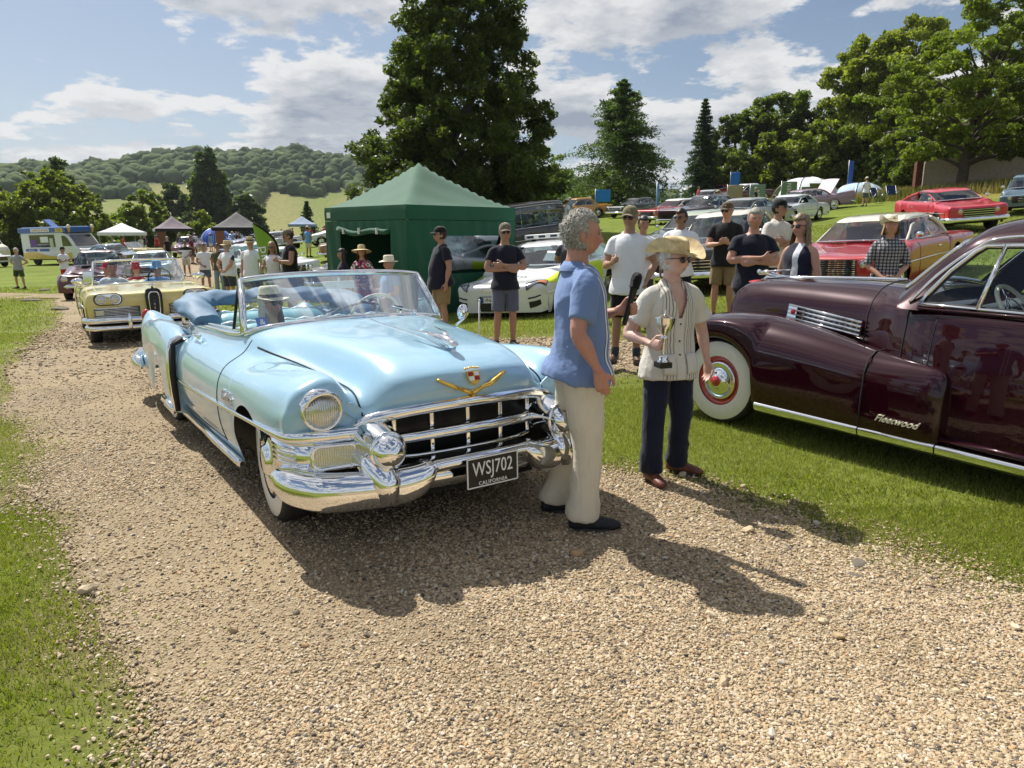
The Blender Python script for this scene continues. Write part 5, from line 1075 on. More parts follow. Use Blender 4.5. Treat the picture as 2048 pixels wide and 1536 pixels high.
    if detail:
        lamps = p.get('lamps', [(.60, .0, .075), (.78, .0, .075)]); zl = p.get('zl', g('zn') + .06)
        for yl, dz, rl in lamps:
            for sg in (1, -1): lamp(E_, (f + .004 - .05 * (yl / .8) ** 3, sg * yl * W, zl + dz), (1, sg * .08, 0), rl)
        yg = p.get('yg', .5) * W; zg0, zg1 = p.get('zg', (g('lowf') + .12, g('zn') + .11)); b = MB(); b.box((f - .005, 0, (zg0 + zg1) / 2), (.03, yg * 2, zg1 - zg0)); gr = b.build('grille', plate_black, E_)
        for i in range(p.get('ngr', 4)): MB().box((f + .014, 0, zg0 + (zg1 - zg0) * (i + .5) / p.get('ngr', 4)), (.012, yg * 1.98, .012)).build('grille_bar', chrome, gr)
        b = MB(); b.box((t - .005, W * .72, g('zt') - .18 + g('fin') * .5), (.03, .16, .10), bev=.01); b.box((t - .005, -W * .72, g('zt') - .18 + g('fin') * .5), (.03, .16, .10), bev=.01)
        for sg in (1, -1): MB().box((t - .005, sg * W * .72, g('zt') - .16 + g('fin') * .5), (.03, .16, .09), bev=.012).build('tail_lamp', redlens, E_)
        for sg in (1, -1):
            zz = (g('zf') + g('zs')) / 2 + .05; MB().tube([(f - .3, sg * (W + .004), zz + .03), (-1.5, sg * (W + .006), zz + .02), (t + .4, sg * (W + .0), zz - .02)], .011, 6).build('side_strip', chrome, E_)
            b = MB(); b.tube(S.line([(6.15, 3.8), (6.2, 5), (6.2, 6.8)], 0, 8), .005, 4); b.tube(S.line([(7.6, 3.8), (7.6, 5), (7.6, 6.8)], 0, 8), .005, 4)
            if sg < 0: b.v = [(a, -b_, c) for a, b_, c in b.v]
            b.build('door_gap', gap_m, body)
            MB().box((-1.9, sg * (W - .005), g('zb') - .18), (.16, .03, .03), bev=.008).build('door_handle', chrome, E_)
            if mir:
                b = MB(); b.ell((g('cx') - .15, sg * (W - .02), g('zb') + .10), (.04, .07, .05), 10); b.tube([(g('cx') - .15, sg * (W - .10), g('zb')), (g('cx') - .15, sg * (W - .04), g('zb') + .08)], .01, 5); b.build('wing_mirror', chrome, E_)
    if bonnet:
        b = MB(); G = []
        for s in np.linspace(0, 1, 7): G.append([(g('cx') + .15 + math.cos(bonnet) * 1.3 * s, v * W * .7, g('zh') + .03 + math.sin(bonnet) * 1.3 * s - .05 * v * v) for v in np.linspace(-1, 1, 7)])
        G2 = [[(a, b_, c - .025) for a, b_, c in r] for r in G]; b.grid(G); b.grid([r[::-1] for r in G2]); b.build('open_bonnet', m, E_)
        MB().box((f * .35, 0, g('zh') + .005), (.9, W * 1.2, .02)).build('engine_bay', dark, E_)
    if boot:
        b = MB(); G = []
        for s in np.linspace(0, 1, 7): G.append([(g('bx') + .02 - math.cos(boot) * 1.15 * s, v * W * .68, g('zd') + .03 + math.sin(boot) * 1.15 * s - .04 * v * v) for v in np.linspace(-1, 1, 7)])
        G2 = [[(a, b_, c - .03) for a, b_, c in r] for r in G]; b.grid(G); b.grid([r[::-1] for r in G2]); b.build('open_boot_lid', top or m, E_)
    return E_, S
# ------------------------------------------------------------------ yellow convertible
yellow_m = paint('primrose_paint', (.66, .56, .20)); white_paint = paint('white_paint', (.76, .77, .78)); cream_roof = paint('cream_roof_paint', (.70, .66, .55))
def rrect(M, w, h, r, z0, z1, n=4):
    pts = []
    for sx, sy, a0 in ((1, 1, 0), (-1, 1, 90), (-1, -1, 180), (1, -1, 270)):
        for i in range(n): a = R(a0 + 90 * i / (n - 1)); pts.append((sx * (w - r) + r * math.cos(a), sy * (h - r) + r * math.sin(a)))
    return pts
def ringframe(M, outer, inner, z0, z1, name, m, parent):
    k = len(outer); rows_ = [[M @ Vector((p[0], p[1], z0)) for p in outer], [M @ Vector((p[0], p[1], z1)) for p in outer], [M @ Vector((p[0], p[1], z1)) for p in inner], [M @ Vector((p[0], p[1], z0)) for p in inner]]
    return MB().grid(rows_, closev=True).build(name, m, parent)
def edsel():
    E_, S = gcar('convertible_car', 'primrose yellow convertible with tall upright oval grille, carrying hatted passengers', -6.46, 12.66, R(33), yellow_m, dict(ovf=.9, wb=3.0, ovr=1.55, W=1.0, zf=.905, zh=.965, zb=.965, zd=.93, zt=.88, zr=1.40, cx=-.72, wx=-1.02, bx=-3.2, r=.36, bumper=False, lamps=[], yg=.001, ngr=0, zn=.70, lowf=.44, nose=.10), open_top=True, white=False, z=-.19)
    f = .905
    Mx = lambda y, z, x=f: frame_matrix((x, y, z), (0, 1, 0), (1, 0, 0))
    # upright centre grille
    def oval(w, h, k=.72): return [(w * (1 - (1 - k) * (.5 - .5 * math.sin(a))) * math.copysign(abs(math.cos(a)) ** .55, math.cos(a)), h * math.copysign(abs(math.sin(a)) ** .6, math.sin(a))) for a in np.linspace(0, 2 * PI, 32, endpoint=False)]
    M = Mx(0, .665, .925); o = MB().prism(oval(.145, .275), -.10, .03, M).build('upright_grille', plate_black, E_)
    ringframe(M, oval(.098, .225), oval(.083, .208), .02, .065, 'grille_ring', chrome, o)
    for i in range(6): put_text('EDSEL'[i] if i < 5 else '', .045, chrome, o, (.962, 0, .80 - .062 * i), (0, 1, 0), (1, 0, 0), depth=.004) if i < 5 else None
    MB().ell((.88, 0, .985), (.05, .03, .05), 10).build('hood_badge', chrome, E_)
    for sg in (1, -1):
        M = frame_matrix((f - .035, sg * .665, .795), (-.14, sg * 1, 0), (1, sg * .14, .05)); out = rrect(M, .205, .098, .095, 0, 0, 7); inn = rrect(M, .190, .085, .083, 0, 0, 7)
        o = ringframe(M, out, inn, -.03, .035, 'lamp_pod', dark, E_); MB().add([M @ Vector((p[0], p[1], .008)) for p in inn], [tuple(range(len(inn)))], False).build('pod_panel', chrome, o)
        for dx in (-.098, .098): lamp(E_, M @ Vector((dx, 0, .03)), M.to_3x3() @ Vector((0, 0, 1)), .068, deep=.02, ring=1.15)
        c = .555; M = frame_matrix((f - .012, sg * c, .585), (-.05, sg * 1, 0), (1, sg * .05, 0)); o = MB().prism([(-.33, -.07), (.33, -.07), (.33, .07), (-.33, .07)], -.02, .012, M).build('side_grille', plate_black, E_)
        for i in range(6): MB().tube([M @ Vector((-.325, -.06 + .024 * i, .02)), M @ Vector((.325, -.06 + .024 * i, .02))], .006, 6).build('grille_bar', chrome, o)
        MB().tube([M @ Vector(p) for p in ((-.335, -.075, .02), (.335, -.075, .02), (.335, .075, .02), (-.335, .075, .02))], .009, 6, closed=True).build('grille_surround', chrome, o)
        MB().box(M @ Vector((sg * sg * .25, 0, .026)), (.02, .12, .09), bev=.01).build('parking_lamp', 'lamp_lens', o)
        b = MB()
        pts = crm(np.array([(.35, 1.02, .46), (.72, 1.01, .46), (.93, .86, .46), (.985, .6, .46), (.99, .24, .455), (.96, .18, .44)]), np.linspace(0, 5, 30)); b.tube([(p[0], sg * p[1], p[2]) for p in pts], .05, 10, flat=1.0); o = b.build('front_bumper', chrome, E_)
        pts = crm(np.array([(.60, 1.0, .335), (.92, .86, .335), (.985, .6, .33), (.985, .24, .33), (.94, .16, .37), (.93, .15, .42)]), np.linspace(0, 5, 30)); MB().tube([(p[0], sg * p[1], p[2]) for p in pts], .045, 10).build('lower_bumper_bar', chrome, o)
        MB().ell((1.03, sg * .40, .42), (.04, .035, .15), 14).build('overrider', chrome, o)
        b = MB(); b.ell((-.62, sg * 1.02, 1.06), (.05, .09, .055), 12); b.tube([(-.60, sg * .92, .95), (-.60, sg * 1.0, 1.03)], .012, 6); b.build('door_mirror', chrome, E_)
    seat(E_, -1.85, .60, .98, .70, .28, yellow_m, cream, 'front_seat'); seat(E_, -2.85, .60, .98, .66, .28, yellow_m, cream, 'rear_seat')
    MB().box((-2.0, 0, .5), (2.4, 1.5, .04)).build('floor_carpet', dark, E_); both('door_lining', lambda b, sg: b.add([(-.8, sg * .73, .93), (-3.1, sg * .72, .93), (-3.1, sg * .72, .45), (-.8, sg * .73, .45)], [(0, 1, 2, 3)], False), inside_m, E_)
    MB().box((-.98, 0, .93), (.14, 1.4, .12), bev=.04).build('dashboard', inside_m, E_)
    M = frame_matrix((-1.22, .38, 1.04), (0, 1, 0), (-.88, 0, .47)); MB().tube([M @ Vector((math.cos(a) * .2, math.sin(a) * .2, 0)) for a in np.linspace(0, 2 * PI, 33)[:-1]], .013, 8, closed=True).build('steering_wheel', mat('black_plastic', (.015, .015, .015), .3), E_)
    return E_
EDS = edsel()
# ------------------------------------------------------------------ white response car
def response_car():
    m = white_paint; E_, S = gcar('estate_car', 'white emergency estate car with fluorescent yellow patches and roof light bar', .17, 14.45, R(-27), m, dict(ovf=.93, wb=2.85, ovr=1.0, W=.93, zf=.80, zh=.97, zb=1.0, zd=1.02, zt=1.0, zr=1.46, cx=-.42, wx=-1.22, rx=-3.0, bx=-3.7, r=.335, bumper=False, nose=.30, lowf=.24, zs=.19, Wr=.60, zn=.55, lamps=[], yg=.001, ngr=0, crown=.02), z=-.03, rim=mat('alloy_grey', (.35, .36, .38), .3, .9))
    f = .93; neon = mat('fluorescent_yellow', (.62, .80, .02), .5, emis=None); bl = plate_black
    M = frame_matrix((f + .004, 0, .40), (0, 1, 0), (1, 0, 0))
    o = MB().prism([(-.36, -.13), (.36, -.13), (.42, .10), (.36, .16), (-.36, .16), (-.42, .10)], -.05, .012, M).build('lower_grille', bl, E_)
    for i in range(4): MB().box((f + .018, 0, .31 + .05 * i), (.01, .72, .008)).build('grille_bar', mat('dark_plastic', (.03, .03, .03), .5), o)
    o = MB().prism([(-.30, -.03), (.30, -.03), (.33, .04), (-.33, .04)], -.05, .012, frame_matrix((f - .012, 0, .665), (0, 1, 0), (1, 0, .2))).build('upper_grille', bl, E_); MB().box((f + .008, 0, .668), (.012, .6, .014)).build('grille_bar', chrome, o)
    MB().lathe([(.001, .012), (.05, .008), (.055, 0)], 20, frame_matrix((f + .006, 0, .665), (0, 1, 0), (1, 0, .2)), sx=1.4, sy=.8).build('oval_badge', mat('badge_blue', (.03, .06, .22), .25, coat=1), E_)
    pl = MB().box((f + .03, -.06, .49), (.012, .52, .11), bev=.004).build('number_plate', white_enamel, E_)
    put_text('HN62', .105, bl, pl, (f + .037, -.155, .49), (0, 1, 0), (1, 0, 0), depth=.002, font_scale=(.72, 1.0)); MB().box((f + .0365, -.295, .49), (.004, .045, .10)).build('plate_band', mat('plate_blue', (.02, .06, .35), .4), pl)
    for sg in (1, -1):
        mm = np.array([1, sg, 1])
        def patch(nm, q, m_, par, off=.008, n=8):
            q = np.array(q, float); G = []
            for i in np.linspace(0, 1, n): G.append([S.at(*((1 - i) * ((1 - j) * q[0] + j * q[3]) + i * ((1 - j) * q[1] + j * q[2])), off) * mm for j in np.linspace(0, 1, n)])
            return MB().grid(G).build(nm, m_, par), G
        o, G = patch('headlight', [(1.45, 2.15), (2.15, 2.05), (3.15, 3.75), (2.55, 4.35)], mat('smoked_lamp', (.22, .24, .27), .12, .4, coat=1.0), E_, .012)
        MB().tube([tuple(v) for v in G[0]] + [tuple(r[-1]) for r in G[1:]] + [tuple(v) for v in G[-1][-2::-1]] + [tuple(r[0]) for r in G[-2:0:-1]], .008, 5, closed=True).build('lamp_edge', dark, o)
        patch('indicator', [(2.15, 3.3), (2.55, 3.1), (3.0, 3.75), (2.6, 4.15)], amber, o, .02)
        patch('fog_recess', [(.25, 2.3), (.62, 2.25), (.75, 3.9), (.45, 4.0)], bl, E_, .008); patch('bumper_slot', [(.78, 2.2), (.88, 2.2), (1.08, 4.0), (.98, 4.0)], bl, E_, .008)
        patch('yellow_patch', [(3.05, 4.0), (3.35, 3.05), (5.0, 3.2), (5.0, 4.9)], neon, E_, .006, 10); patch('yellow_patch', [(6.3, 3.9), (7.2, 3.9), (7.2, 6.0), (6.3, 6.0)], neon, E_, .006)
    me = text_mesh('AMBULANCE', .17, .001); 
    for v in me.vertices: v.co.x *= -1
    p = np.array((.52, 0, .865)); me.transform(frame_matrix((.55, 0, .872), (0, 1, 0), (.30, 0, .95))); me.flip_normals(); mk('mirrored_lettering', me, mat('dark_green_print', (.01, .05, .03), .5), E_)
    lb = MB().box((-1.75, 0, 1.56), (.28, 1.15, .10), bev=.03).build('light_bar', white_enamel, E_)
    for y in (-.42, -.14, .14, .42): MB().box((-1.61, y, 1.56), (.02, .16, .05), bev=.008).build('lamp_module', mat('dark_glass_blue', (.02, .03, .08), .1, coat=1), lb)
    for y in (-.4, .4): MB().box((-1.75, y, 1.50), (.1, .06, .06)).build('bar_foot', dark, lb)
    MB().add([(-.62, .30, 1.10), (-.62, .60, 1.08), (-.86, .58, 1.26), (-.86, .32, 1.28)], [(0, 1, 2, 3)], False).build('dash_paper', white_enamel, E_)
response_car()
def pontiac():
    E_, S = gcar('hardtop_car', 'red hardtop with cream roof and paired headlights behind the maroon saloon', 5.95, 12.85, R(-46), (.42, .012, .022), dict(ovf=.98, wb=3.0, ovr=1.45, W=1.0, zf=.86, zh=.93, zb=.96, zd=.92, zt=.90, zr=1.39, cx=-.66, wx=-1.22, rx=-2.45, bx=-2.95, r=.35, yg=.60, zg=(.52, .80), ngr=8, lamps=[(.70, 0, .072), (.88, 0, .072)], zl=.71, lowf=.38, zn=.66, nose=.08), roofcol=cream_roof, z=.50)
    put_text('PONTIAC', .07, chrome, E_, (1.01, .30, .62), (0, 1, 0), (1, 0, 0), depth=.004, space=1.3)
    for sg in (1, -1): MB().ell((1.03, sg * .55, .36), (.03, .06, .03), 10).build('fog_lamp', amber, E_)
pontiac()
def row(items):
    for k in items: gcar(*k[:6], k[6], **(k[7] if len(k) > 7 else {}))
SIX = dict(ovf=.9, wb=3.05, ovr=1.35, W=.98, zr=1.38); FIF = dict(ovf=.85, wb=2.95, ovr=1.25, W=.95, zf=.95, zh=1.05, zb=1.02, zd=1.0, zt=.95, zr=1.56, r=.36, nose=.16, lamps=[(.78, .08, .09)]); MOD = dict(ovf=.85, wb=2.65, ovr=.85, W=.87, zf=.80, zh=.92, zb=.96, zd=.98, zt=.96, zr=1.44, cx=-.40, wx=-1.1, rx=-2.3, bx=-3.0, bumper=False, nose=.22, Wr=.56, r=.32)
FORT = dict(ovf=.70, wb=2.95, ovr=1.3, W=.90, zf=.88, zh=1.12, zb=1.12, zd=1.05, zt=.85, zr=1.66, cx=-.95, wx=-1.25, rx=-2.6, bx=-3.9, r=.37, nose=.30, lamps=[(.72, .12, .09)], Wr=.55, crown=.10, lowf=.42, zn=.72, yg=.30)
def mar40():
    E_, S = gcar('coupe_car', 'dark maroon 1940s coupe following behind the yellow convertible', -14.4, 24.6, R(21), (.10, .012, .028), dict(FORT, lamps=[]), mir=False)
    for sg in (1, -1):
        b = MB(); fender_loft(b, sg, [(.78, .55, .80, .60), (.74, .50, .90, .72), (.55, .45, .97, .86), (.15, .45, .99, .90), (-.4, .5, .985, .80), (-.9, .62, .97, .62), (-1.1, .7, .95, .5)], n=40, m=26, low=arch(.27, [(0, .34, .38)])); b.build('front_fender', paint('coupe_fender_paint', (.10, .012, .028)), E_)
        lamp(E_, (.76, sg * .70, .72), (1, 0, 0), .085)
    MB().box((.80, 0, .75), (.05, .30, .45), bev=.02).build('upright_grille', chrome, E_); MB().tube([(.55, 0, 1.15), (.55, 0, 1.32)], .01, 6).build('hood_mascot', chrome, E_)
    MB().tube([(-.93, 0, 1.16), (-1.25, 0, 1.58)], .016, 6).build('windscreen_divider', chrome, E_); MB().add([(-1.02, -.05, 1.2), (-1.02, .22, 1.2), (-1.2, .22, 1.42), (-1.2, -.05, 1.42)], [(0, 1, 2, 3)], False).build('windscreen_paper', white_enamel, E_)
mar40()
GL = 'cars parked on the lawn'
row([
 ('sedan_car', 'pale blue and white car behind the maroon coupe on the drive', -16.6, 33, R(22), (.42, .55, .62), dict(SIX, zr=1.42), dict(roofcol=white_paint)),
 ('coupe_car', 'mauve rounded 1940s car between the brick gateposts', -27.2, 60, R(10), (.22, .09, .16), FORT, dict(detail=True, wheel_n=16)),
 ('convertible_car', 'cream yellow car parked side-on near the white gazebo', -28.8, 57, R(75), (.60, .48, .16), SIX, dict(open_top=True, wheel_n=16)),
 ('hatchback_car', 'grey blue hatchback parked beside the ice cream van', -24.6, 46, R(60), (.18, .23, .30), MOD, dict(wheel_n=16)),
 ('sedan_car', 'white and mint 1950s car behind the standing men', -9.6, 29, R(40), (.50, .66, .58), FIF, dict(roofcol=white_paint, white=True, rim=chrome)),
 ('sedan_car', 'white saloon behind the man in small straw hat', -8.2, 26.5, R(35), (.72, .73, .74), SIX, dict()),
 ('coupe_car', 'black rounded car behind the man in the black t-shirt', -4.9, 20.0, R(-70), (.012, .012, .014), FORT, dict(white=True)),
 ('sedan_car', 'dark blue car with pale windscreen by the black gazebo', -14.3, 40, R(35), (.02, .04, .14), SIX, dict(wheel_n=16)),
 ('sedan_car', 'silver car near the pale gazebo on the left lawn', -16.2, 52, R(40), (.45, .47, .50), SIX, dict(wheel_n=16)),
 ('beetle_car', 'white rounded beetle-shaped car nearest the green tent', -13.3, 50, R(-60), (.74, .74, .73), dict(ovf=.75, wb=2.4, ovr=.9, W=.77, zf=.80, zh=.93, zb=1.0, zd=.95, zt=.75, zr=1.48, cx=-.75, wx=-1.05, rx=-2.0, bx=-2.9, r=.32, crown=.10, lamps=[(.8, .02, .08)], yg=.01, ngr=0, Wr=.48), dict(wheel_n=16)),
 ('beetle_car', 'white rounded beetle-shaped car farther back', -14.9, 56, R(-60), (.70, .71, .72), dict(ovf=.75, wb=2.4, ovr=.9, W=.77, zf=.80, zh=.93, zb=1.0, zd=.95, zt=.75, zr=1.48, cx=-.75, wx=-1.05, rx=-2.0, bx=-2.9, r=.32, crown=.10, lamps=[(.8, .02, .08)], yg=.01, ngr=0, Wr=.48), dict(wheel_n=16)),
 ('sedan_car', 'tan saloon poking out from behind the green tent', -8.6, 36, R(-75), (.36, .17, .07), SIX, dict(wheel_n=16)),
 ('off_roader_car', 'dark brown boxy off-roader behind the white car', -2.2, 24.2, R(-74), (.055, .05, .05), dict(ovf=.75, wb=2.9, ovr=1.15, W=.95, zf=1.10, zh=1.16, zb=1.20, zd=1.20, zt=1.22, zr=1.95, cx=-.55, wx=-.95, rx=-4.0, bx=-4.05, r=.40, zs=.42, lowf=.5, zn=.85, nose=.08, Wr=.76), dict(wheel_n=18)),
 ('coupe_car', 'red two-door coupe on the slope behind the cream roof', 14.2, 22.8, R(-8), (.52, .025, .05), dict(MOD, bumper=True, zf=.84, zr=1.32, bx=-3.3, rx=-2.2, W=.86), dict()),
 ('hardtop_car', 'long lilac hardtop with tall tail fins and pale open boot', 16.4, 44.8, R(-71), (.30, .19, .26), dict(ovf=1.0, wb=3.3, ovr=1.65, W=1.02, fin=.24, zd=.92, zt=.84, zr=1.36, cx=-.9, wx=-1.3, rx=-2.7, bx=-3.2), dict(white=True, boot=R(52), top=mat('pale_pink_lining', (.62, .48, .52), .6))),
 ('sedan_car', 'silver grey saloon with square grille and quad headlights', 9.0, 31, R(-48), (.30, .32, .32), dict(SIX, zr=1.36, yg=.55), dict(wheel_n=18)),
 ('sedan_car', 'white 1960s saloon between the silver and lilac cars', 13.0, 36, R(-45), (.72, .74, .76), SIX, dict(wheel_n=18)),
 ('sedan_car', 'very dark plum saloon on the slope', 8.4, 36, R(-60), (.030, .010, .018), FIF, dict(wheel_n=16)),
 ('hardtop_car', 'red and white hardtop farther up the slope', 8.4, 42, R(-55), (.48, .02, .03), SIX, dict(wheel_n=16, roofcol=white_paint)),
 ('sedan_car', 'brown and white two-tone 1950s saloon below the hedge', 19.6, 66, R(-75), (.10, .035, .03), FIF, dict(wheel_n=16, roofcol=white_paint, white=True)),
 ('sedan_car', 'silver saloon in front of the two-tone car', 16.0, 62, R(-35), (.45, .47, .48), SIX, dict(wheel_n=16)),
 ('sedan_car', 'black 1950s car with chrome grille behind the black polo', 4.15, 15.2, R(-32), (.018, .02, .026), FIF, dict(roofcol=cream_roof)),
 ('sedan_car', 'dark green saloon behind the dark haired man', 4.6, 20.5, R(-40), (.03, .045, .03), SIX, dict(roofcol=paint('sage_roof_paint', (.36, .42, .30)))),
 ('coupe_car', 'metallic blue coupe at the right picture edge', 19.4, 27.5, R(-38), (.10, .16, .22), MOD, dict()),
 ('pickup_car', 'orange yellow car under the cedar', 3.6, 56, R(-70), (.60, .26, .02), FIF, dict(wheel_n=14)),
 ('estate_car', 'white van-like estate beyond the orange car', 4.4, 66, R(-60), (.72, .73, .74), dict(MOD, zr=1.8), dict(wheel_n=14)),
 ('sedan_car', 'dark saloon under the cedar branches', 8.2, 54, R(-50), (.02, .03, .03), SIX, dict(wheel_n=14)),
 ('sedan_car', 'pale blue car in the farthest row', 20.5, 84, R(-55), (.28, .40, .52), SIX, dict(wheel_n=12)),
 ('sedan_car', 'white car in the farthest row', 22.5, 88, R(-50), (.72, .72, .72), SIX, dict(wheel_n=12)),
 ('sedan_car', 'red car in the farthest row', 21.3, 78, R(-50), (.40, .03, .04), SIX, dict(wheel_n=12)),
 ('sedan_car', 'blue saloon beside the bright blue tent', -29.5, 78, R(30), (.03, .12, .36), SIX, dict(wheel_n=12)),
 ('sedan_car', 'red saloon beyond the black gazebo', -20.0, 64, R(50), (.40, .03, .03), SIX, dict(wheel_n=12)),
 ('sedan_car', 'dark green car left of the beetles', -19.2, 58, R(45), (.02, .07, .04), FIF, dict(wheel_n=12)),
 ('estate_car', 'silver estate behind the white gazebo', -39.5, 68, R(60), (.40, .42, .44), MOD, dict(wheel_n=12)),
 ('hatchback_car', 'white modern car behind the goods stall', -36, 50, R(70), (.72, .74, .75), MOD, dict(wheel_n=14)),
])
# ------------------------------------------------------------------ ice cream van
def ice_cream_van():
    x, y = -31.0, 51.5; E_ = place_car('ice_cream_van', 'white ice cream van with blue roof and yellow skirt', x, y, R(68), cat='van')
    wv = white_paint; bl = paint('van_blue_paint', (.02, .10, .42)); yl = paint('van_yellow_paint', (.72, .50, .03))
    prof = [(-4.2, .42), (-4.25, 1.2), (-4.2, 2.25), (.05, 2.25), (.45, 2.15), (.95, 1.62), (1.25, 1.22), (1.75, 1.10), (1.95, .85), (1.95, .42)]
    b = MB(); W = 1.0; L_ = [[(px, sg * W * k, pz) for px, pz in prof] for sg, k in ((1, 1), (-1, 1))]; b.add(L_[0] + L_[1], [tuple(range(10)), tuple(range(19, 9, -1))] + [(i, 10 + i, 10 + (i + 1) % 10, (i + 1) % 10) for i in range(10)], False); o = b.build('body', wv, E_)
    md = o.modifiers.new('b', 'BEVEL'); md.width = .06; md.segments = 3
    MB().box((-1.9, 0, 2.42), (4.9, 2.12, .36), bev=.06).build('roof_board', bl, E_); MB().box((-1.9, 0, 2.62), (4.5, 1.8, .06), bev=.02).build('roof_top', mat('pale_roof', (.5, .62, .75), .5), E_)
    G = []
    for i, t in enumerate(np.linspace(-4.2, .8, 30)): zt = .78 + .16 * math.sin((t + 4.2) * 1.35 + .3); G.append([(t, 1.012, .42), (t, 1.012, zt)])
    for sg in (1, -1): MB().grid([[(a, sg * b_, c) for a, b_, c in r] for r in G]).build('yellow_skirt', yl, E_)
    for sg in (1, -1):
        for xx in (.95, -3.0): wheel(E_, xx, sg * .86, .36, .22, sg, rim=dark, n=20)
        MB().box((-2.0, sg * 1.01, 1.68), (2.6, .02, .85), bev=.008).build('serving_window', dark_win, E_)
        MB().box((-2.9, sg * 1.025, 1.55), (.6, .01, .5)).build('window_poster', mat('purple_print', (.16, .06, .30), .5), E_); MB().box((-1.75, sg * 1.025, 1.78), (.8, .01, .4)).build('hatch_panel', white_enamel, E_); MB().box((-1.05, sg * 1.025, 1.55), (.35, .01, .6)).build('price_board', mat('pale_print', (.6, .62, .5), .6), E_)
        q = MB().add([(.02, sg * 1.012, 1.30), (.98, sg * 1.012, 1.30), (.62, sg * 1.012, 1.82), (.34, sg * 1.012, 2.02), (.02, sg * 1.012, 2.02)], [(0, 1, 2, 3, 4)], False).build('cab_window', dark_win, E_)
        MB().box((-3.25, sg * 1.016, 1.05), (1.2, .01, .18)).build('blue_panel', bl, E_); MB().box((-1.9, sg * 1.016, 1.05), (1.0, .01, .18)).build('blue_panel', bl, E_)
        put_text('QUALITY', .15, white_enamel, E_, (-3.25, sg * 1.024, 1.05), (-sg, 0, 0), (0, sg, 0), depth=.002)
        MB().box((-2.0, sg * 1.072, 2.42), (1.9, .02, .24), bev=.01).build('name_board', white_enamel, E_); put_text('CARDELLA & SONS', .2, redlens, E_, (-2.0, sg * 1.084, 2.42), (-sg, 0, 0), (0, sg, 0), depth=.002)
        MB().box((-.05, sg * 1.072, 2.40), (.75, .02, .24), bev=.01).build('stop_board', yl, E_); put_text('STOP', .16, plate_black, E_, (-.05, sg * 1.084, 2.40), (-sg, 0, 0), (0, sg, 0), depth=.002)
    MB().add([(.50, -.88, 2.10), (.50, .88, 2.10), (1.24, .92, 1.26), (1.24, -.92, 1.26)], [(0, 1, 2, 3)], False); M = frame_matrix((.88, 0, 1.70), (0, 1, 0), (.75, 0, .66)); MB().prism([(-.86, -.50), (.86, -.50), (.80, .46), (-.80, .46)], 0, .03, M).build('windscreen', dark_win, E_)
    MB().box((.62, 0, 2.46), (.10, 1.7, .30), bev=.03).build('front_sign', bl, E_)
    for sg in (1, -1):
        o = MB().lathe([(.001, -.35), (.05, -.32), (.12, 0)], 14, Matrix.Translation((.72, sg * .9, 2.55))).build('cone_ornament', mat('wafer', (.6, .35, .12), .7), E_); MB().ell((.72, sg * .9, 2.62), (.13, .13, .15), 12).build('cone_scoop', cream, o)
        lamp(E_, (1.93, sg * .72, .88), (1, 0, 0), .12)
    MB().box((-2.2, 0, 2.90), (.9, .5, .06), M=Matrix.Rotation(R(35), 3, 'Y')).build('roof_hatch', bl, E_); MB().box((1.97, 0, .55), (.12, 1.9, .24), bev=.04).build('front_bumper', mat('dark_plastic2', (.04, .04, .04), .6), E_)
    MB().box((-1.2, 0, .45), (5.4, 1.7, .2)).build('underbody', dark, E_)
ice_cream_van()
def white_van(x, y, yaw, label, col=(.72, .73, .74)):
    m = paint('panel_van_paint', col); E_ = place_car('panel_van', label, x, y, yaw, cat='van'); prof = [(-3.9, .4), (-3.95, 1.2), (-3.9, 2.35), (-.2, 2.35), (.25, 2.15), (.75, 1.45), (1.3, 1.2), (1.5, .9), (1.5, .4)]; k = len(prof)
    o = MB().add([(a, s_ * .95, c) for s_ in (1, -1) for a, c in prof], [tuple(range(k)), tuple(range(2 * k - 1, k - 1, -1))] + [(i, k + i, k + (i + 1) % k, (i + 1) % k) for i in range(k)], False).build('body', m, E_); md = o.modifiers.new('b', 'BEVEL'); md.width = .07; md.segments = 3
    for sg in (1, -1):
        for xx in (.7, -2.6): wheel(E_, xx, sg * .82, .34, .2, sg, rim=mat('van_rim', (.3, .3, .3), .4, .8), n=16)
        MB().add([(-.55, sg * .957, 1.45), (.55, sg * .957, 1.45), (.18, sg * .957, 2.0), (-.55, sg * .957, 2.05)], [(0, 1, 2, 3)], False).build('cab_window', dark_win, E_); lamp(E_, (1.49, sg * .7, .95), (1, 0, 0), .11)
        MB().box((-2.2, sg * .957, 1.75), (1.5, .012, .55)).build('side_window', dark_win, E_)
    MB().prism([(-.8, -.42), (.8, -.42), (.75, .42), (-.75, .42)], 0, .03, frame_matrix((.51, 0, 1.80), (0, 1, 0), (.8, 0, .6))).build('windscreen', dark_win, E_); MB().box((-1.2, 0, .42), (4.6, 1.6, .2)).build('underbody', dark, E_)
white_van(-45, 62, R(70), 'cream panel van with dark side window behind the ice cream van', (.66, .63, .52))
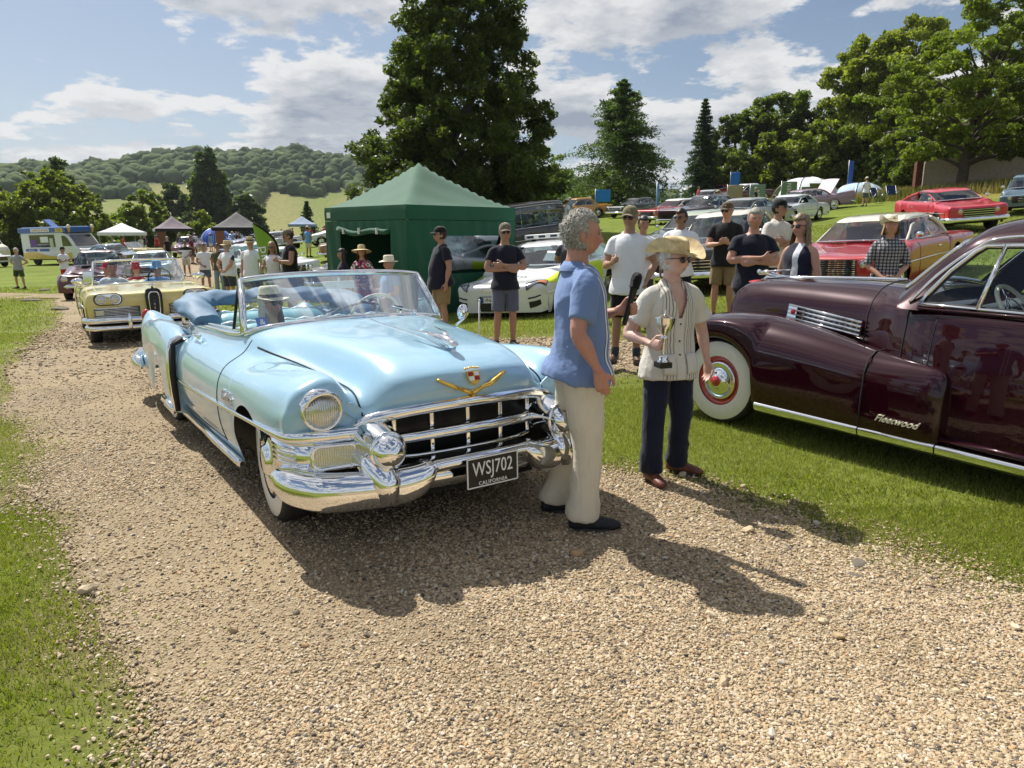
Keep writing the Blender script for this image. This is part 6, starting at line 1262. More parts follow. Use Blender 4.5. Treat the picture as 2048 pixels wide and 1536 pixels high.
# ------------------------------------------------------------------ people
def etube(pts, rad, n=14, side=(1, 0, 0), cap=True):
    """tapered tube, rad: list of (a,b); a along `side`, b across; rounded ends"""
    P = [np.array(p, float) for p in pts]; rad = [(r, r) if not isinstance(r, (tuple, list)) else r for r in rad]
    k = len(P); T = []
    for i in range(k):
        t = P[min(i + 1, k - 1)] - P[max(i - 1, 0)]; T.append(t / (np.linalg.norm(t) + 1e-9))
    rings = []
    def ring(c, t, a, b):
        s = np.array(side, float); s = s - t * (s @ t)
        if np.linalg.norm(s) < .05: s = np.array((0, 1, 0)) - t * t[1]
        s /= np.linalg.norm(s); w = np.cross(t, s); an = np.linspace(0, 2 * PI, n, endpoint=False)[:, None]
        return c + np.cos(an) * s * a + np.sin(an) * w * b
    r0 = min(rad[0]); r1 = min(rad[-1])
    if cap:
        for q in (.15, .55, .85): rings.append(ring(P[0] - T[0] * r0 * math.sqrt(1 - q * q) * .8, T[0], rad[0][0] * q, rad[0][1] * q))
    for i in range(k): rings.append(ring(P[i], T[i], *rad[i]))
    if cap:
        for q in (.85, .55, .15): rings.append(ring(P[-1] + T[-1] * r1 * math.sqrt(1 - q * q) * .8, T[-1], rad[-1][0] * q, rad[-1][1] * q))
    V = np.concatenate(rings); F = []; m_ = len(rings)
    for i in range(m_ - 1):
        for j in range(n): F.append((i * n + j, i * n + (j + 1) % n, (i + 1) * n + (j + 1) % n, (i + 1) * n + j))
    F.append(tuple(range(n - 1, -1, -1))); F.append(tuple((m_ - 1) * n + j for j in range(n)))
    return V, F
def smooth_path(pts, rad, n=12):
    """densify a joint chain with Catmull-Rom"""
    rad = np.array([(r, r) if not isinstance(r, (tuple, list)) else r for r in rad], float); u = np.linspace(0, len(pts) - 1, n)
    return crm(np.array(pts, float), u), [tuple(r) for r in np.maximum(crm(rad, u), .003)]
def stube(pts, rad, n=12, seg=14, side=(1, 0, 0)): p, r = smooth_path(pts, rad, n); return etube(p, r, seg, side)
def union(name, parts, voxel, sm=3, smf=.5):
    V = []; F = []; b = 0
    for v, f in parts: V.append(np.asarray(v, float)); F += [tuple(i + b for i in q) for q in f]; b += len(v)
    me = bpy.data.meshes.new(name); me.from_pydata(np.concatenate(V).tolist(), [], F); me.update()
    bm = bmesh.new(); bm.from_mesh(me); bmesh.ops.recalc_face_normals(bm, faces=bm.faces); bm.to_mesh(me); bm.free()
    o = bpy.data.objects.new(name, me)
    r = o.modifiers.new('r', 'REMESH'); r.mode = 'VOXEL'; r.voxel_size = voxel; r.use_smooth_shade = True
    if sm: s = o.modifiers.new('s', 'SMOOTH'); s.factor = smf; s.iterations = sm
    dc = o.modifiers.new('d', 'DECIMATE'); dc.ratio = .40 if voxel < .0072 else .125
    out = bake(o); out.name = name
    bpy.data.objects.remove(o); bpy.data.meshes.remove(me); out.polygons.foreach_set('use_smooth', np.ones(len(out.polygons), bool)); return out
def get_co(me):
    a = np.zeros(len(me.vertices) * 3, np.float32); me.vertices.foreach_get('co', a); return a.reshape(-1, 3).astype(float)
def get_no(me):
    a = np.zeros(len(me.vertices) * 3, np.float32); me.vertex_normals.foreach_get('vector', a); return a.reshape(-1, 3).astype(float)
def set_co(me, V): me.vertices.foreach_set('co', V.astype(np.float32).ravel()); me.update()
def set_col(me, c):
    at = me.color_attributes.new('col', 'FLOAT_COLOR', 'POINT'); c4 = np.ones((len(c), 4), np.float32); c4[:, :3] = c; at.data.foreach_set('color', c4.ravel())
def ga(v, c, s): return np.exp(-((v - c) / s) ** 2)
def head_shape(nt=56, nph=72, nose=1.0, jaw=1.0, fat=0.0):
    """head-local points, front -Y, centre at eye height-ish; returns V,F"""
    th = np.linspace(0.02, PI - .02, nt)[:, None]; ph = np.linspace(0, 2 * PI, nph, endpoint=False)[None]
    x = np.sin(th) * np.sin(ph); y = -np.sin(th) * np.cos(ph); z = np.cos(th) * np.ones_like(ph)
    front = np.clip(-y, 0, 1); back = np.clip(y, 0, 1)
    X = .0755 * x; Y = .097 * y; Z = .120 * z
    low = np.clip(-z, 0, 1)
    X = X * (1 - .30 * jaw * low ** 1.6) + np.sign(x) * fat * .012 * ga(z, -.5, .35)
    Y = Y - .020 * low * front + back * (-.040) * low ** 1.2; Y = Y + np.where(y > 0, .012 * ga(z, .25, .5) * back, 0)
    X = X * (1 + .05 * ga(z, .15, .4))
    # features on the front (z,x in metres)
    f = smoothstep(.25, .75, front)
    d = np.zeros_like(X)
    d += .0065 * ga(Z, .024, .011) * ga(X, 0, .055)                                   # brow
    d -= .0115 * ga(Z, .004, .012) * (ga(X, .033, .016) + ga(X, -.033, .016))         # sockets
    d += .0055 * ga(Z, .003, .008) * (ga(X, .033, .011) + ga(X, -.033, .011))         # lids
    nz = np.clip((.020 - Z) / .066, 0, 1); br = smoothstep(0, .25, nz) * (1 - smoothstep(.90, 1.0, nz)); d += nose * (.008 + .021 * nz ** 1.3) * br * ga(X, 0, .0095 + .006 * nz)
    d += nose * .008 * ga(Z, -.040, .008) * (ga(X, .014, .007) + ga(X, -.014, .007))
    d += .0045 * ga(Z, -.022, .018) * (ga(X, .046, .018) + ga(X, -.046, .018))        # cheekbones
    d -= .0035 * ga(Z, -.055, .02) * (ga(X, .034, .007) + ga(X, -.034, .007))         # folds
    d += .0065 * ga(Z, -.061, .006) * ga(X, 0, .022) + .0065 * ga(Z, -.073, .006) * ga(X, 0, .020) - .006 * ga(Z, -.067, .0028) * ga(X, 0, .025)
    d -= .004 * ga(Z, -.084, .006) * ga(X, 0, .02); d += .008 * ga(Z, -.102, .014) * ga(X, 0, .022)
    Y = Y - d * f
    V = np.stack([X, Y, Z], -1).reshape(-1, 3); F = []
    for i in range(nt - 1):
        for j in range(nph): F.append((i * nph + j, (i + 1) * nph + j, (i + 1) * nph + (j + 1) % nph, i * nph + (j + 1) % nph))
    F.append(tuple(range(nph))); F.append(tuple((nt - 1) * nph + j for j in range(nph - 1, -1, -1)))
    return V, F
def rotm(yaw=0, pitch=0, roll=0):
    return np.array(Matrix.Rotation(yaw, 3, 'Z') @ Matrix.Rotation(pitch, 3, 'X') @ Matrix.Rotation(roll, 3, 'Y'))
def hand_parts(wr, d, nrm, thumb, curl=.35, s=1.0, spread=.012, thumb_curl=.3, seg=8):
    """wrist point, direction to knuckles, palm normal (out of palm), thumb-side direction"""
    d = np.array(d, float); d /= np.linalg.norm(d); nrm = np.array(nrm, float); nrm -= d * (nrm @ d); nrm /= np.linalg.norm(nrm); tb = np.cross(d, nrm)
    if tb @ np.array(thumb, float) < 0: tb = -tb
    wr = np.array(wr, float); out = [etube([wr - d * .012 * s, wr + d * .03 * s, wr + d * .062 * s, wr + d * .092 * s], [(.027 * s, .019 * s), (.036 * s, .017 * s), (.041 * s, .0155 * s), (.039 * s, .012 * s)], 12, tb)]
    L_ = ((.029, .074, .0088), (.010, .083, .0093), (-.0095, .077, .0089), (-.028, .060, .0078))
    for k, (off, ln, r) in enumerate(L_):
        c = curl[k] if isinstance(curl, (list, tuple)) else curl * (1 + .10 * k); p = wr + d * (.088 - .006 * abs(k - 1)) * s + tb * off * s; dirv = d + tb * (off * spread * 8); pts = [p - d * .02 * s, p]; a = 0
        for q, fr in enumerate((.46, .31, .23)):
            a += c * (1.0, 1.25, .8)[q]; v = dirv * math.cos(a) + nrm * math.sin(a); p = p + v / np.linalg.norm(v) * ln * fr * s; pts.append(p)
        out.append(etube(pts, [r * s * 1.0, r * s * 1.04, r * s * .97, r * s * .90, r * s * .74], seg, tb))
    p = wr + d * .026 * s + tb * .030 * s; v1 = d * .62 + tb * .70 + nrm * .35 * thumb_curl * 2; v1 /= np.linalg.norm(v1); p1 = p + v1 * .042 * s; v2 = d * .9 + tb * (.25 - .5 * thumb_curl) + nrm * thumb_curl * 1.3; v2 /= np.linalg.norm(v2)
    p2 = p1 + v2 * .032 * s; v3 = d * .85 + tb * (.05 - .6 * thumb_curl) + nrm * thumb_curl * 1.6; v3 /= np.linalg.norm(v3); p3 = p2 + v3 * .026 * s
    out.append(etube([p - v1 * .015, p1, p2, p3], [.016 * s, .0125 * s, .0105 * s, .008 * s], seg, nrm)); return out
ARM = dict(
 down=((.255, .03, 1.14), (.262, -.03, .89), (0, -.12, -1), (-1, 0, 0), .35),
 behind=((.27, .12, 1.16), (.10, .20, .98), (-.9, .1, -.4), (0, -1, 0), .3),
 front=((.25, .0, 1.13), (.085, -.20, .96), (-.8, -.2, -.35), (0, .9, .2), .5),
 hips=((.43, .09, 1.17), (.185, .0, 1.03), (-.7, -.6, -.3), (-.3, .3, -.9), .7),
 pocket=((.29, .09, 1.16), (.205, -.03, .95), (-.1, -.3, -1), (-1, 0, 0), .3),
 hold=((.25, -.04, 1.13), (.16, -.27, 1.17), (-.35, -.8, .35), (-.9, .2, .2), .85),
 phone=((.25, -.06, 1.14), (.06, -.24, 1.17), (-.6, -.5, .3), (-.2, .4, .6), .9),
 cross_over=((.275, -.06, 1.17), (-.07, -.235, 1.205), (-1, .1, .1), (0, 1, .1), .25),
 cross_under=((.275, -.06, 1.15), (-.03, -.205, 1.14), (-1, .15, -.15), (0, 1, 0), .35),
 lap=((.26, -.02, 1.14), (.14, -.28, 1.0), (-.2, -.9, -.1), (0, 0, -1), .3),
 wheel=((.25, -.10, 1.14), (.17, -.36, 1.20), (-.1, -.8, .4), (-.2, -.3, -.9), 1.0),
)
SKIN = {'fair': (.50, .27, .19), 'ruddy': (.47, .235, .175), 'tan': (.37, .21, .145), 'olive': (.27, .15, .10), 'pale': (.58, .365, .30)}
skin_m = mat('skin', (.5, .3, .2), .48, attr='col', sub=.06, spec=.4, var=.07, vscale=60, bump=.12, bscale=220)
lens_dark = mat('sunglass_lens', (.008, .008, .009), .06, coat=1.0)
frame_dark = mat('spectacle_frame', (.03, .02, .015), .3)
eye_m = mat('eye_dark', (.035, .022, .016), .15, coat=1.0)
def cloth(name, col, rough=.85, var=.10, vscale=9, bump=.25, bscale=22, sheen=.15, **k): return mat(name, col, rough, var=var, vscale=vscale, bump=bump, bscale=bscale, sheen=sheen, spec=.25, **k)
def wrinkle(me, amp, seed, zr=None, f=(14, 30), aniso=(1, 1, .55)):
    V = get_co(me); N_ = get_no(me); q = V * np.array(aniso); w = sines(q, f[0], seed, 5); w2 = sines(q, f[1], seed + 1, 5)
    k = np.ones(len(V)) if zr is None else zr(V)
    rg = np.clip(1 - np.abs(w) * 1.6, 0, 1) ** 2; rg2 = np.clip(1 - np.abs(w2) * 1.8, 0, 1) ** 2
    set_co(me, V + N_ * (rg * 1.15 + rg2 * .55 + w * .15)[:, None] * amp * k[:, None])
def person(label, x, y, face, H=1.75, skin='fair', vox=.010, hair=None, hairm=None, top=None, bottom=None, arms=('down', 'down'), head=(0, 0), legs=None, hat=None, glasses=False, shoes=None,
           build=1.0, belly=.0, female=False, group=None, z=None, lean=0.0, sleeve=.55, hem=.82, shorts=True, hatm=None, leglen=None, sit=False, socks=None, stance=.11, shirt_amp=.008, collar=False, hatband=None, nose=1.0, twist=0.0, name='person', armpose=None, sleeve_flare=1.0, tie=None, seatz=None, feet=(0.25, 0.25), vneck=None, buttons=None, loose=1.0):
    """face: angle of facing (0 = towards the camera, + turns towards +X)"""
    s = H / 1.78; gzv = g1(x, y) if z is None else z
    E_ = empty(name, (x, y, gzv), face, label, 'person', group); E_.scale = (s, s, s)
    bw = build * (.93 if female else 1.0); sh = (.178 if female else .195) * (1 + (bw - 1) * .6); A = []
    cl = math.cos(lean); sl = math.sin(lean)
    def up(p):
        """lean the upper body forward about the hips, sitting lowers it"""
        p = np.array(p, float); q = p - (0, 0, .93); q = np.array([q[0], q[1] * cl - q[2] * sl, q[1] * sl + q[2] * cl]) + (0, 0, .93); return q
    dz = 0.0 if not sit else -.93 + (seatz or .5)
    def U(p): q = up(p); q[2] += dz; return q
    cw = .160 * bw; ww = (.128 if female else .145) * bw; hw = (.172 if female else .160) * bw
    def flat_tube(p, r, n, seg): p2, r2 = smooth_path(p, r, n); return etube(p2, r2, seg, cap=False)
    shirt_torso = lambda e, hemz: flat_tube([U((0, .0, hemz)), U((0, .004 - belly * .3, (hemz + .98) / 2)), U((0, .003 - belly * .4, 1.0)), U((0, .0 - belly * .5, 1.10)), U((0, -.002 - belly * .25, 1.22)), U((0, .0, 1.33)), U((0, .006, 1.41)), U((0, .012, 1.455)), U((0, .013, 1.475))],
        [(hw + e + .034, .128 * bw + e + .040 + belly * .35), (hw + e + .026, .128 * bw + e + .032 + belly * .4), (hw * .97 + e + .006, .122 * bw + e + belly * .5), (ww + e + .012 + belly * .25, .108 * bw + e + belly * .6), (ww + .016 + e + belly * .12, .108 * bw + e + belly * .3), (cw + e, .114 * bw + e + (.012 if female else 0)), (sh * .80 + e * .5, .090 + e * .7), (.100, .078), (.078, .070)], 26, 26)
    torso = lambda e, hemz: stube([U((0, .0, hemz)), U((0, .005 - belly * .25, .96)), U((0, .0 - belly * .5, 1.10)), U((0, -.002 - belly * .25, 1.22)), U((0, .0, 1.34)), U((0, .006, 1.43)), U((0, .012, 1.485))],
        [(hw + e, .108 * bw + e), (hw + e, .115 * bw + e + belly * .3), (ww + e + belly * .25, .104 * bw + e + belly * .6), (ww + .012 + e + belly * .12, .108 * bw + e + belly * .3), (cw + e, .112 * bw + e + (.012 if female else 0)), (sh * .74 + e * .9, .078 + e), (.068 + e * .4, .060 + e * .4)], 20, 22)
    head_c = U((0, -.012, 1.655)); hr = rotm(head[0], 0) @ rotm(0, head[1]); neck = U((0, .014, 1.50))
    body = [torso(-.004, .86)]
    # head
    hv, hf = head_shape(nose=nose, jaw=.8 if female else 1.0, fat=max(0, build - 1) * 2); hs = .97 if female else 1.0
    hw_ = lambda p: (hr @ (np.asarray(p, float).reshape(-1, 3) * hs).T).T + head_c
    body.append((hw_(hv), hf)); body.append(stube([neck, (neck + hw_((0, .02, -.07))[0]) / 2, hw_((0, .018, -.055))[0]], [(.064, .066), (.056 if female else .060, .058), (.054, .056)], 8, 14))
    for sg in (1, -1):
        body.append((hw_(np.array(MB().ell((sg * .0765, .012, -.012), (.010, .019, .032), 12, Matrix.Rotation(sg * -.25, 3, 'Z') @ Matrix.Rotation(-.2, 3, 'X')).v)), MB().ell((0, 0, 0), (1, 1, 1), 12).f))
    # limbs
    sleeves = []; elbows = []
    for k, sg in ((0, 1), (1, -1)):
        ap = arms[k]; ap = ARM[ap] if isinstance(ap, str) else ap; mm = np.array((sg, 1, 1)); S0 = U((sg * sh * .95, .008, 1.388)); el = U(np.array(ap[0]) * mm); wr = U(np.array(ap[1]) * mm)
        r1 = .052 * bw if not female else .045 * bw; r2 = .040 * bw if not female else .034
        body.append(stube([U((0, .014, 1.475)), U((sg * sh * .55, .01, 1.425)), U((sg * sh * .9, .008, 1.395))], [(.05, .05), (.045, .042), (.045, .045)], 8, 12))
        body.append(stube([U((sg * sh * .6, .01, 1.39)), S0, S0 + (el - S0) * .5, el, el + (wr - el) * .35, el + (wr - el) * .8, wr], [.045, r1 * 1.0, r1 * .95, r2 * 1.05, r2 * 1.05, (.030, .026), (.027, .020)], 20, 12))
        body += hand_parts(wr, np.array(ap[2]) * mm, np.array(ap[3]) * mm, np.array(ap[5]) * mm if len(ap) > 5 else (0, -1, .5), ap[4], 1.0 if not female else .9, seg=8 if vox < .008 else 6)
        fr = sleeve; e2 = S0 + (el - S0) * min(fr, 1); pts = [U((sg * .03, .012, 1.455)), U((sg * sh * .55, .008, 1.425)), U((sg * sh * .92, .008, 1.388)), S0 + (el - S0) * fr * .5, e2]; rd = [.040, .050, r1 * 1.14, r1 * 1.2, r1 * (1.32 if fr <= .7 else 1.1) * sleeve_flare]
        if fr > 1: pts.append(el + (wr - el) * (fr - 1)); rd.append(r2 * 1.28)
        sp, sr = smooth_path(pts, rd, 16); sleeves.append(etube(sp, sr, 16, cap=False)); elbows.append((S0, el, wr))
    lg = []; calf = []
    if legs is None: legs = [((stance, -.02, .50), (stance + .015, .02, .085)), ((-stance, -.02, .50), (-stance - .015, .02, .085))]
    if sit: legs = [((.13, -.45, seatz or .5), (.13, -.42, .085)), ((-.13, -.45, seatz or .5), (-.13, -.42, .085))]
    for (kn, an), sg in zip(legs, (1, -1)):
        hp = np.array((sg * .088, .0, .93 + dz)); kn = np.array(kn); an = np.array(an); b_ = bw
        body.append(stube([hp, hp + (kn - hp) * .45, kn, kn + (an - kn) * .3, kn + (an - kn) * .75, an], [(.086 * b_, .090 * b_), (.076 * b_, .080 * b_), (.053, .056), (.055, .058), (.040, .042), (.037, .042)], 16, 14)); lg.append((hp, kn, an))
    # feet
    for (hp, kn, an), ft in zip(lg, feet):
        sg = 1 if an[0] > 0 else -1; fd = np.array((sg * ft, -1, 0)); fd /= np.linalg.norm(fd); body.append(etube([an + fd * -.03 + (0, 0, -.04), an + fd * .05 + (0, 0, -.045), an + fd * .16 + (0, 0, -.06)], [(.034, .03), (.04, .03), (.04, .018)], 10))
    me = union('body', body, vox, 2 if vox < .008 else 3, .45)
    V = get_co(me); sk = np.array(SKIN[skin]); c = np.tile(sk, (len(V), 1)); q = ((V - head_c) @ hr) / hs; fr = (q[:, 1] < -.04)
    lips = ga(q[:, 2], -.067, .008) * ga(q[:, 0], 0, .019) * fr; ck = (ga(q[:, 2], -.025, .025) * (ga(q[:, 0], .045, .025) + ga(q[:, 0], -.045, .025)) + ga(q[:, 2], -.035, .014) * ga(q[:, 0], 0, .016)) * fr
    ear = (np.abs(q[:, 0]) > .072) & (np.abs(q[:, 2] + .01) < .04)
    c = c * (1 - (.40 * lips)[:, None] * np.array((.3, 1, .9))) * (1 - (.16 * ck)[:, None] * np.array((0, 1, 1))) * np.where(ear, .93, 1)[:, None]
    soc = ga(q[:, 2], .004, .008) * (ga(q[:, 0], .033, .014) + ga(q[:, 0], -.033, .014)) * fr; c = c * (1 - .25 * soc)[:, None]
    mot = sines(V, 70, 5, 5)[:, None]; c = c * (1 + .06 * mot * np.array((.4, 1, 1))); set_col(me, np.clip(c, 0, 1)); mk('body', me, skin_m, E_)
    HM = Matrix.Translation(head_c) @ Matrix(hr.tolist()).to_4x4() @ Matrix.Scale(hs, 4)
    # eyes
    if not glasses:
        for sg in (1, -1): MB().ell(HM @ Vector((sg * .033, -.0835, .003)), (.010, .0055, .0034), 10, Matrix(hr.tolist())).build('eye', eye_m, E_)
        if hairm is not None:
            for sg in (1, -1): MB().tube([HM @ Vector((sg * xx, yy, zz)) for xx, yy, zz in ((.015, -.1015, .019), (.03, -.1, .025), (.045, -.089, .023), (.053, -.079, .017))], [.0025, .004, .0035, .0015], 6).build('eyebrow', hairm, E_)
    else:
        b = MB()
        for sg in (1, -1):
            G = []
            for a in np.linspace(0, 2 * PI, 18, endpoint=False): G.append((sg * .034 + math.cos(a) * .026, math.sin(a) * .021 - .002))
            vs = [HM @ Vector((a_, -.1035 + .9 * abs(a_) ** 1.6 * 1.0, b_)) for a_, b_ in G]; vs2 = [HM @ Vector((a_, -.0985 + .9 * abs(a_) ** 1.6, b_)) for a_, b_ in G]; k = len(vs)
            b.add(vs + vs2, [tuple(range(k)), tuple(range(2 * k - 1, k - 1, -1))] + [(i, k + i, k + (i + 1) % k, (i + 1) % k) for i in range(k)])
        o = b.build('sunglasses', lens_dark, E_)
        b = MB(); b.tube([HM @ Vector(p) for p in ((-.010, -.106, .004), (0, -.109, .006), (.010, -.106, .004))], .0025, 6)
        for sg in (1, -1): b.tube([HM @ Vector(p) for p in ((sg * .016, -.1035, .017), (sg * .04, -.100, .019), (sg * .062, -.086, .012), (sg * .079, -.04, .006), (sg * .081, .01, .0))], .0028, 6)
        b.build('spectacle_arm', frame_dark, o)
    # hair
    if hair:
        hv2 = hv.copy(); X, Y, Z = hv2.T; th_ = dict(short=.011, crop=.006, curly=.007, bob=.018, long=.016, bald=.004)[hair]
        line = .052 + .35 * np.clip(X, -.08, .08) ** 2 * 10 - .0 if hair != 'bald' else .2
        sideb = smoothstep(-.02, .008, Y + .012) * smoothstep(-.085, -.06, Z + (0 if hair in ('short', 'crop', 'bald') else .03)); topm = smoothstep(-.004, .006, Z - line) if hair != 'bald' else 0 * Z
        earcut = 1 - .9 * ga(Y, .008, .02) * ga(Z, -.02, .028) * (np.abs(X) > .05) if hair in ('short', 'crop', 'curly', 'bald') else 1.0
        if hair == 'bald': sideb = sideb * smoothstep(.055, .03, Z)
        mask = np.clip(np.maximum(topm, sideb), 0, 1) * earcut; n_ = hv2 / np.linalg.norm(hv2 * np.array((1.0, .8, .7)), axis=1)[:, None]
        rough = sines(hv2, 120, 3, 6) * (.28 if hair in ('curly',) else .12) + sines(hv2, 260, 4, 6) * (.30 if hair == 'curly' else .10); volume = th_ * (1 + .35 * smoothstep(0, .1, Z) + rough)
        hv2 = hv2 + n_ * (mask * volume - (1 - mask) * .012)[:, None]; me2 = np_mesh('hair', hw_(hv2), [list(f) for f in hf], None, True); ho = mk('hair', me2, hairm, E_)
        if hair in ('bob', 'long'):
            ln = .10 if hair == 'bob' else .20; b = MB(); G = []
            rs = np.random.default_rng(5)
            for a in np.linspace(R(-112), R(112), 40):
                r = []
                for t in np.linspace(0, 1, 10):
                    rr = .088 + .018 * t + .006 * math.sin(a * 23 + t * 2); r.append(HM @ Vector((math.sin(a) * rr * (.98 + .12 * t), .012 + math.cos(a) * rr * 1.05, .03 - t * (ln + .05 + .012 * math.sin(a * 17)))))
                G.append(r)
            b.grid(G); G2 = [[p + (Vector(head_c) - p).normalized() * .02 for p in r] for r in G]; b.grid([r[::-1] for r in G2]); b.build('hair_lengths', hairm, ho)
        if vox < .007 and hair in ('curly', 'short'):
            b = MB(); rs = np.random.default_rng(8); idx = np.where(mask > .6)[0]
            for i in rs.choice(idx, 900):
                p = hv2[i]; n0 = n_[i]; t0 = rs.normal(size=3); t0 -= n0 * (t0 @ n0); t0 /= np.linalg.norm(t0); t0 = t0 * .6 + np.array((0, .5, -.5)); ln = rs.uniform(.012, .026); q0 = hw_(p - n0 * .003)[0]; q1 = hw_(p + n0 * .0035 + t0 * ln * .5)[0]; q2 = hw_(p + n0 * .0 + t0 * ln + n0 * rs.uniform(-.003, .003))[0]
                b.tube([q0, q1, q2], [.003, .0026, .0006], 3, cap=False)
            b.build('hair_tufts', hairm, ho)
    if hat: make_hat(E_, HM, hat, hatm, hatband)
    # clothes
    if top is not None:
        parts = [shirt_torso(.016, hem)] + (sleeves if sleeve > .05 else [])
        me = union('shirt', parts, max(vox, .007), 3); wrinkle(me, shirt_amp, len(label) * 7 % 97, None, f=(14, 30) if vox > .007 else (9, 21))
        if vneck:
            bm = bmesh.new(); bm.from_mesh(me); iu = lambda p: p
            dl = [v for v in bm.verts if v.co.y < -.02 and v.co.z - dz > vneck and abs(v.co.x) < .30 * (v.co.z - dz - vneck) + .006]
            bmesh.ops.delete(bm, geom=dl, context='VERTS'); bm.to_mesh(me); bm.free()
        so = mk('shirt', me, top, E_)
        if collar:
            G = []; op = R(24 if not vneck else 34)
            for a in np.linspace(op, 2 * PI - op, 30):
                fr_ = max(0, math.cos(a)) ** 1.5; k = math.sin(a), -math.cos(a); row = [(.070, 1.468 - .03 * fr_), (.066, 1.505 - .045 * fr_), (.072, 1.512 - .045 * fr_), (.094 + .012 * fr_, 1.478 - .075 * fr_), (.100 + .016 * fr_, 1.462 - .085 * fr_)]
                G.append([U((k[0] * r_ * 1.06, k[1] * r_ + .012, z_)) for r_, z_ in row])
            MB().grid(G).build('collar', top, so)
            if buttons is not None:
                V = get_co(me)
                for zz in buttons:
                    q_ = V[(np.abs(V[:, 0]) < .012) & (np.abs(V[:, 2] - dz - zz) < .012) & (V[:, 1] < 0)]
                    if len(q_): p_ = q_[np.argmin(q_[:, 1])]; MB().lathe([(.001, .003), (.0065, .002), (.007, -.003)], 12, frame_matrix((0, p_[1] - .001, p_[2]), (1, 0, 0), (0, -1, 0))).build('button', frame_dark, so)
    else: so = None
    if bottom is not None:
        parts = [stube([(0, 0, .99 + dz), (0, .0, .93 + dz), (0, .0, .87 + dz)], [(hw + .006, .112 * bw + .006 + belly * .2), (hw + .012, .125 * bw), (hw * .85, .11)], 6, 20)]
        for (hp, kn, an) in lg:
            if shorts: e2 = kn + (hp - kn) * .10; parts.append(flat_tube([hp + (0, 0, .02), hp + (kn - hp) * .5, e2], [(.098 * bw, .104 * bw), (.096 * bw, .10 * bw), (.092 * bw, .094 * bw)], 10, 16))
            else: parts.append(flat_tube([hp + (0, 0, .02), hp + (kn - hp) * .5, kn, kn + (an - kn) * .5, an + (0, 0, .0)], [(.098 * bw, .104 * bw), (.090 * bw * loose, .094 * bw * loose), (.078 * loose, .080 * loose), (.073 * loose, .075 * loose), (.074 * loose, .084 * loose)], 18, 16))
        me = union('shorts' if shorts else 'trousers', parts, max(vox, .008), 3); wrinkle(me, .013 if not shorts else .008, 31 + len(label) % 5, (lambda V: .45 + .7 * ga(V[:, 2], .5, .14) + .8 * ga(V[:, 2], .14, .1) + .5 * ga(V[:, 2], .85, .1)) if not shorts else None, f=(12, 26), aniso=(.8, .8, 1.3))
        mk('shorts' if shorts else 'trousers', me, bottom, E_)
    # shoes
    if shoes is not None:
        for (hp, kn, an), ft in zip(lg, feet):
            sg = 1 if an[0] > 0 else -1; fd = np.array((sg * ft, -1, 0)); fd /= np.linalg.norm(fd); sd_ = np.array((-fd[1], fd[0], 0)); a0 = np.array((an[0], an[1], 0)); zb = an[2] - .085
            b = union('shoe', [etube([a0 + fd * -.055 + (0, 0, zb + .05), a0 + (0, 0, zb + .055), a0 + fd * .08 + (0, 0, zb + .05), a0 + fd * .165 + (0, 0, zb + .04), a0 + fd * .20 + (0, 0, zb + .036)], [(.036, .045), (.042, .05), (.046, .044), (.046, .034), (.032, .024)], 14, sd_), etube([a0 + (0, 0, zb + .06), a0 + (0, 0, zb + .105)], [(.045, .05), (.043, .048)], 12, sd_)], max(vox, .008), 2)
            V = get_co(b); V[:, 2] = np.maximum(V[:, 2], zb + .022); set_co(b, V); o = mk('shoe', b, shoes, E_)
            G = []
            for a in np.linspace(0, 2 * PI, 24, endpoint=False):
                ca, sa = math.cos(a), math.sin(a); ln = .13 if ca > 0 else .125; wd = .046 if ca > -.2 else .038; p = a0 + fd * (.072 + ca * ln) + sd_ * sa * wd * (1.05 - .25 * max(0, ca) ** 3); G.append([p + (0, 0, zb + .002), p + (0, 0, zb + .028)])
            MB().grid(G, closeu=True).add([r[0] for r in G], [tuple(range(23, -1, -1))], False).build('sole', MATS.get('shoe_sole') or mat('shoe_sole', (.05, .05, .05), .8), o)
    if socks is not None:
        for (hp, kn, an) in lg: v, f = etube([an + (kn - an) * .02, an + (kn - an) * .22], [.046, .050], 12); MB().add(v, f).build('sock', socks, E_)
    return E_, HM, lg, elbows
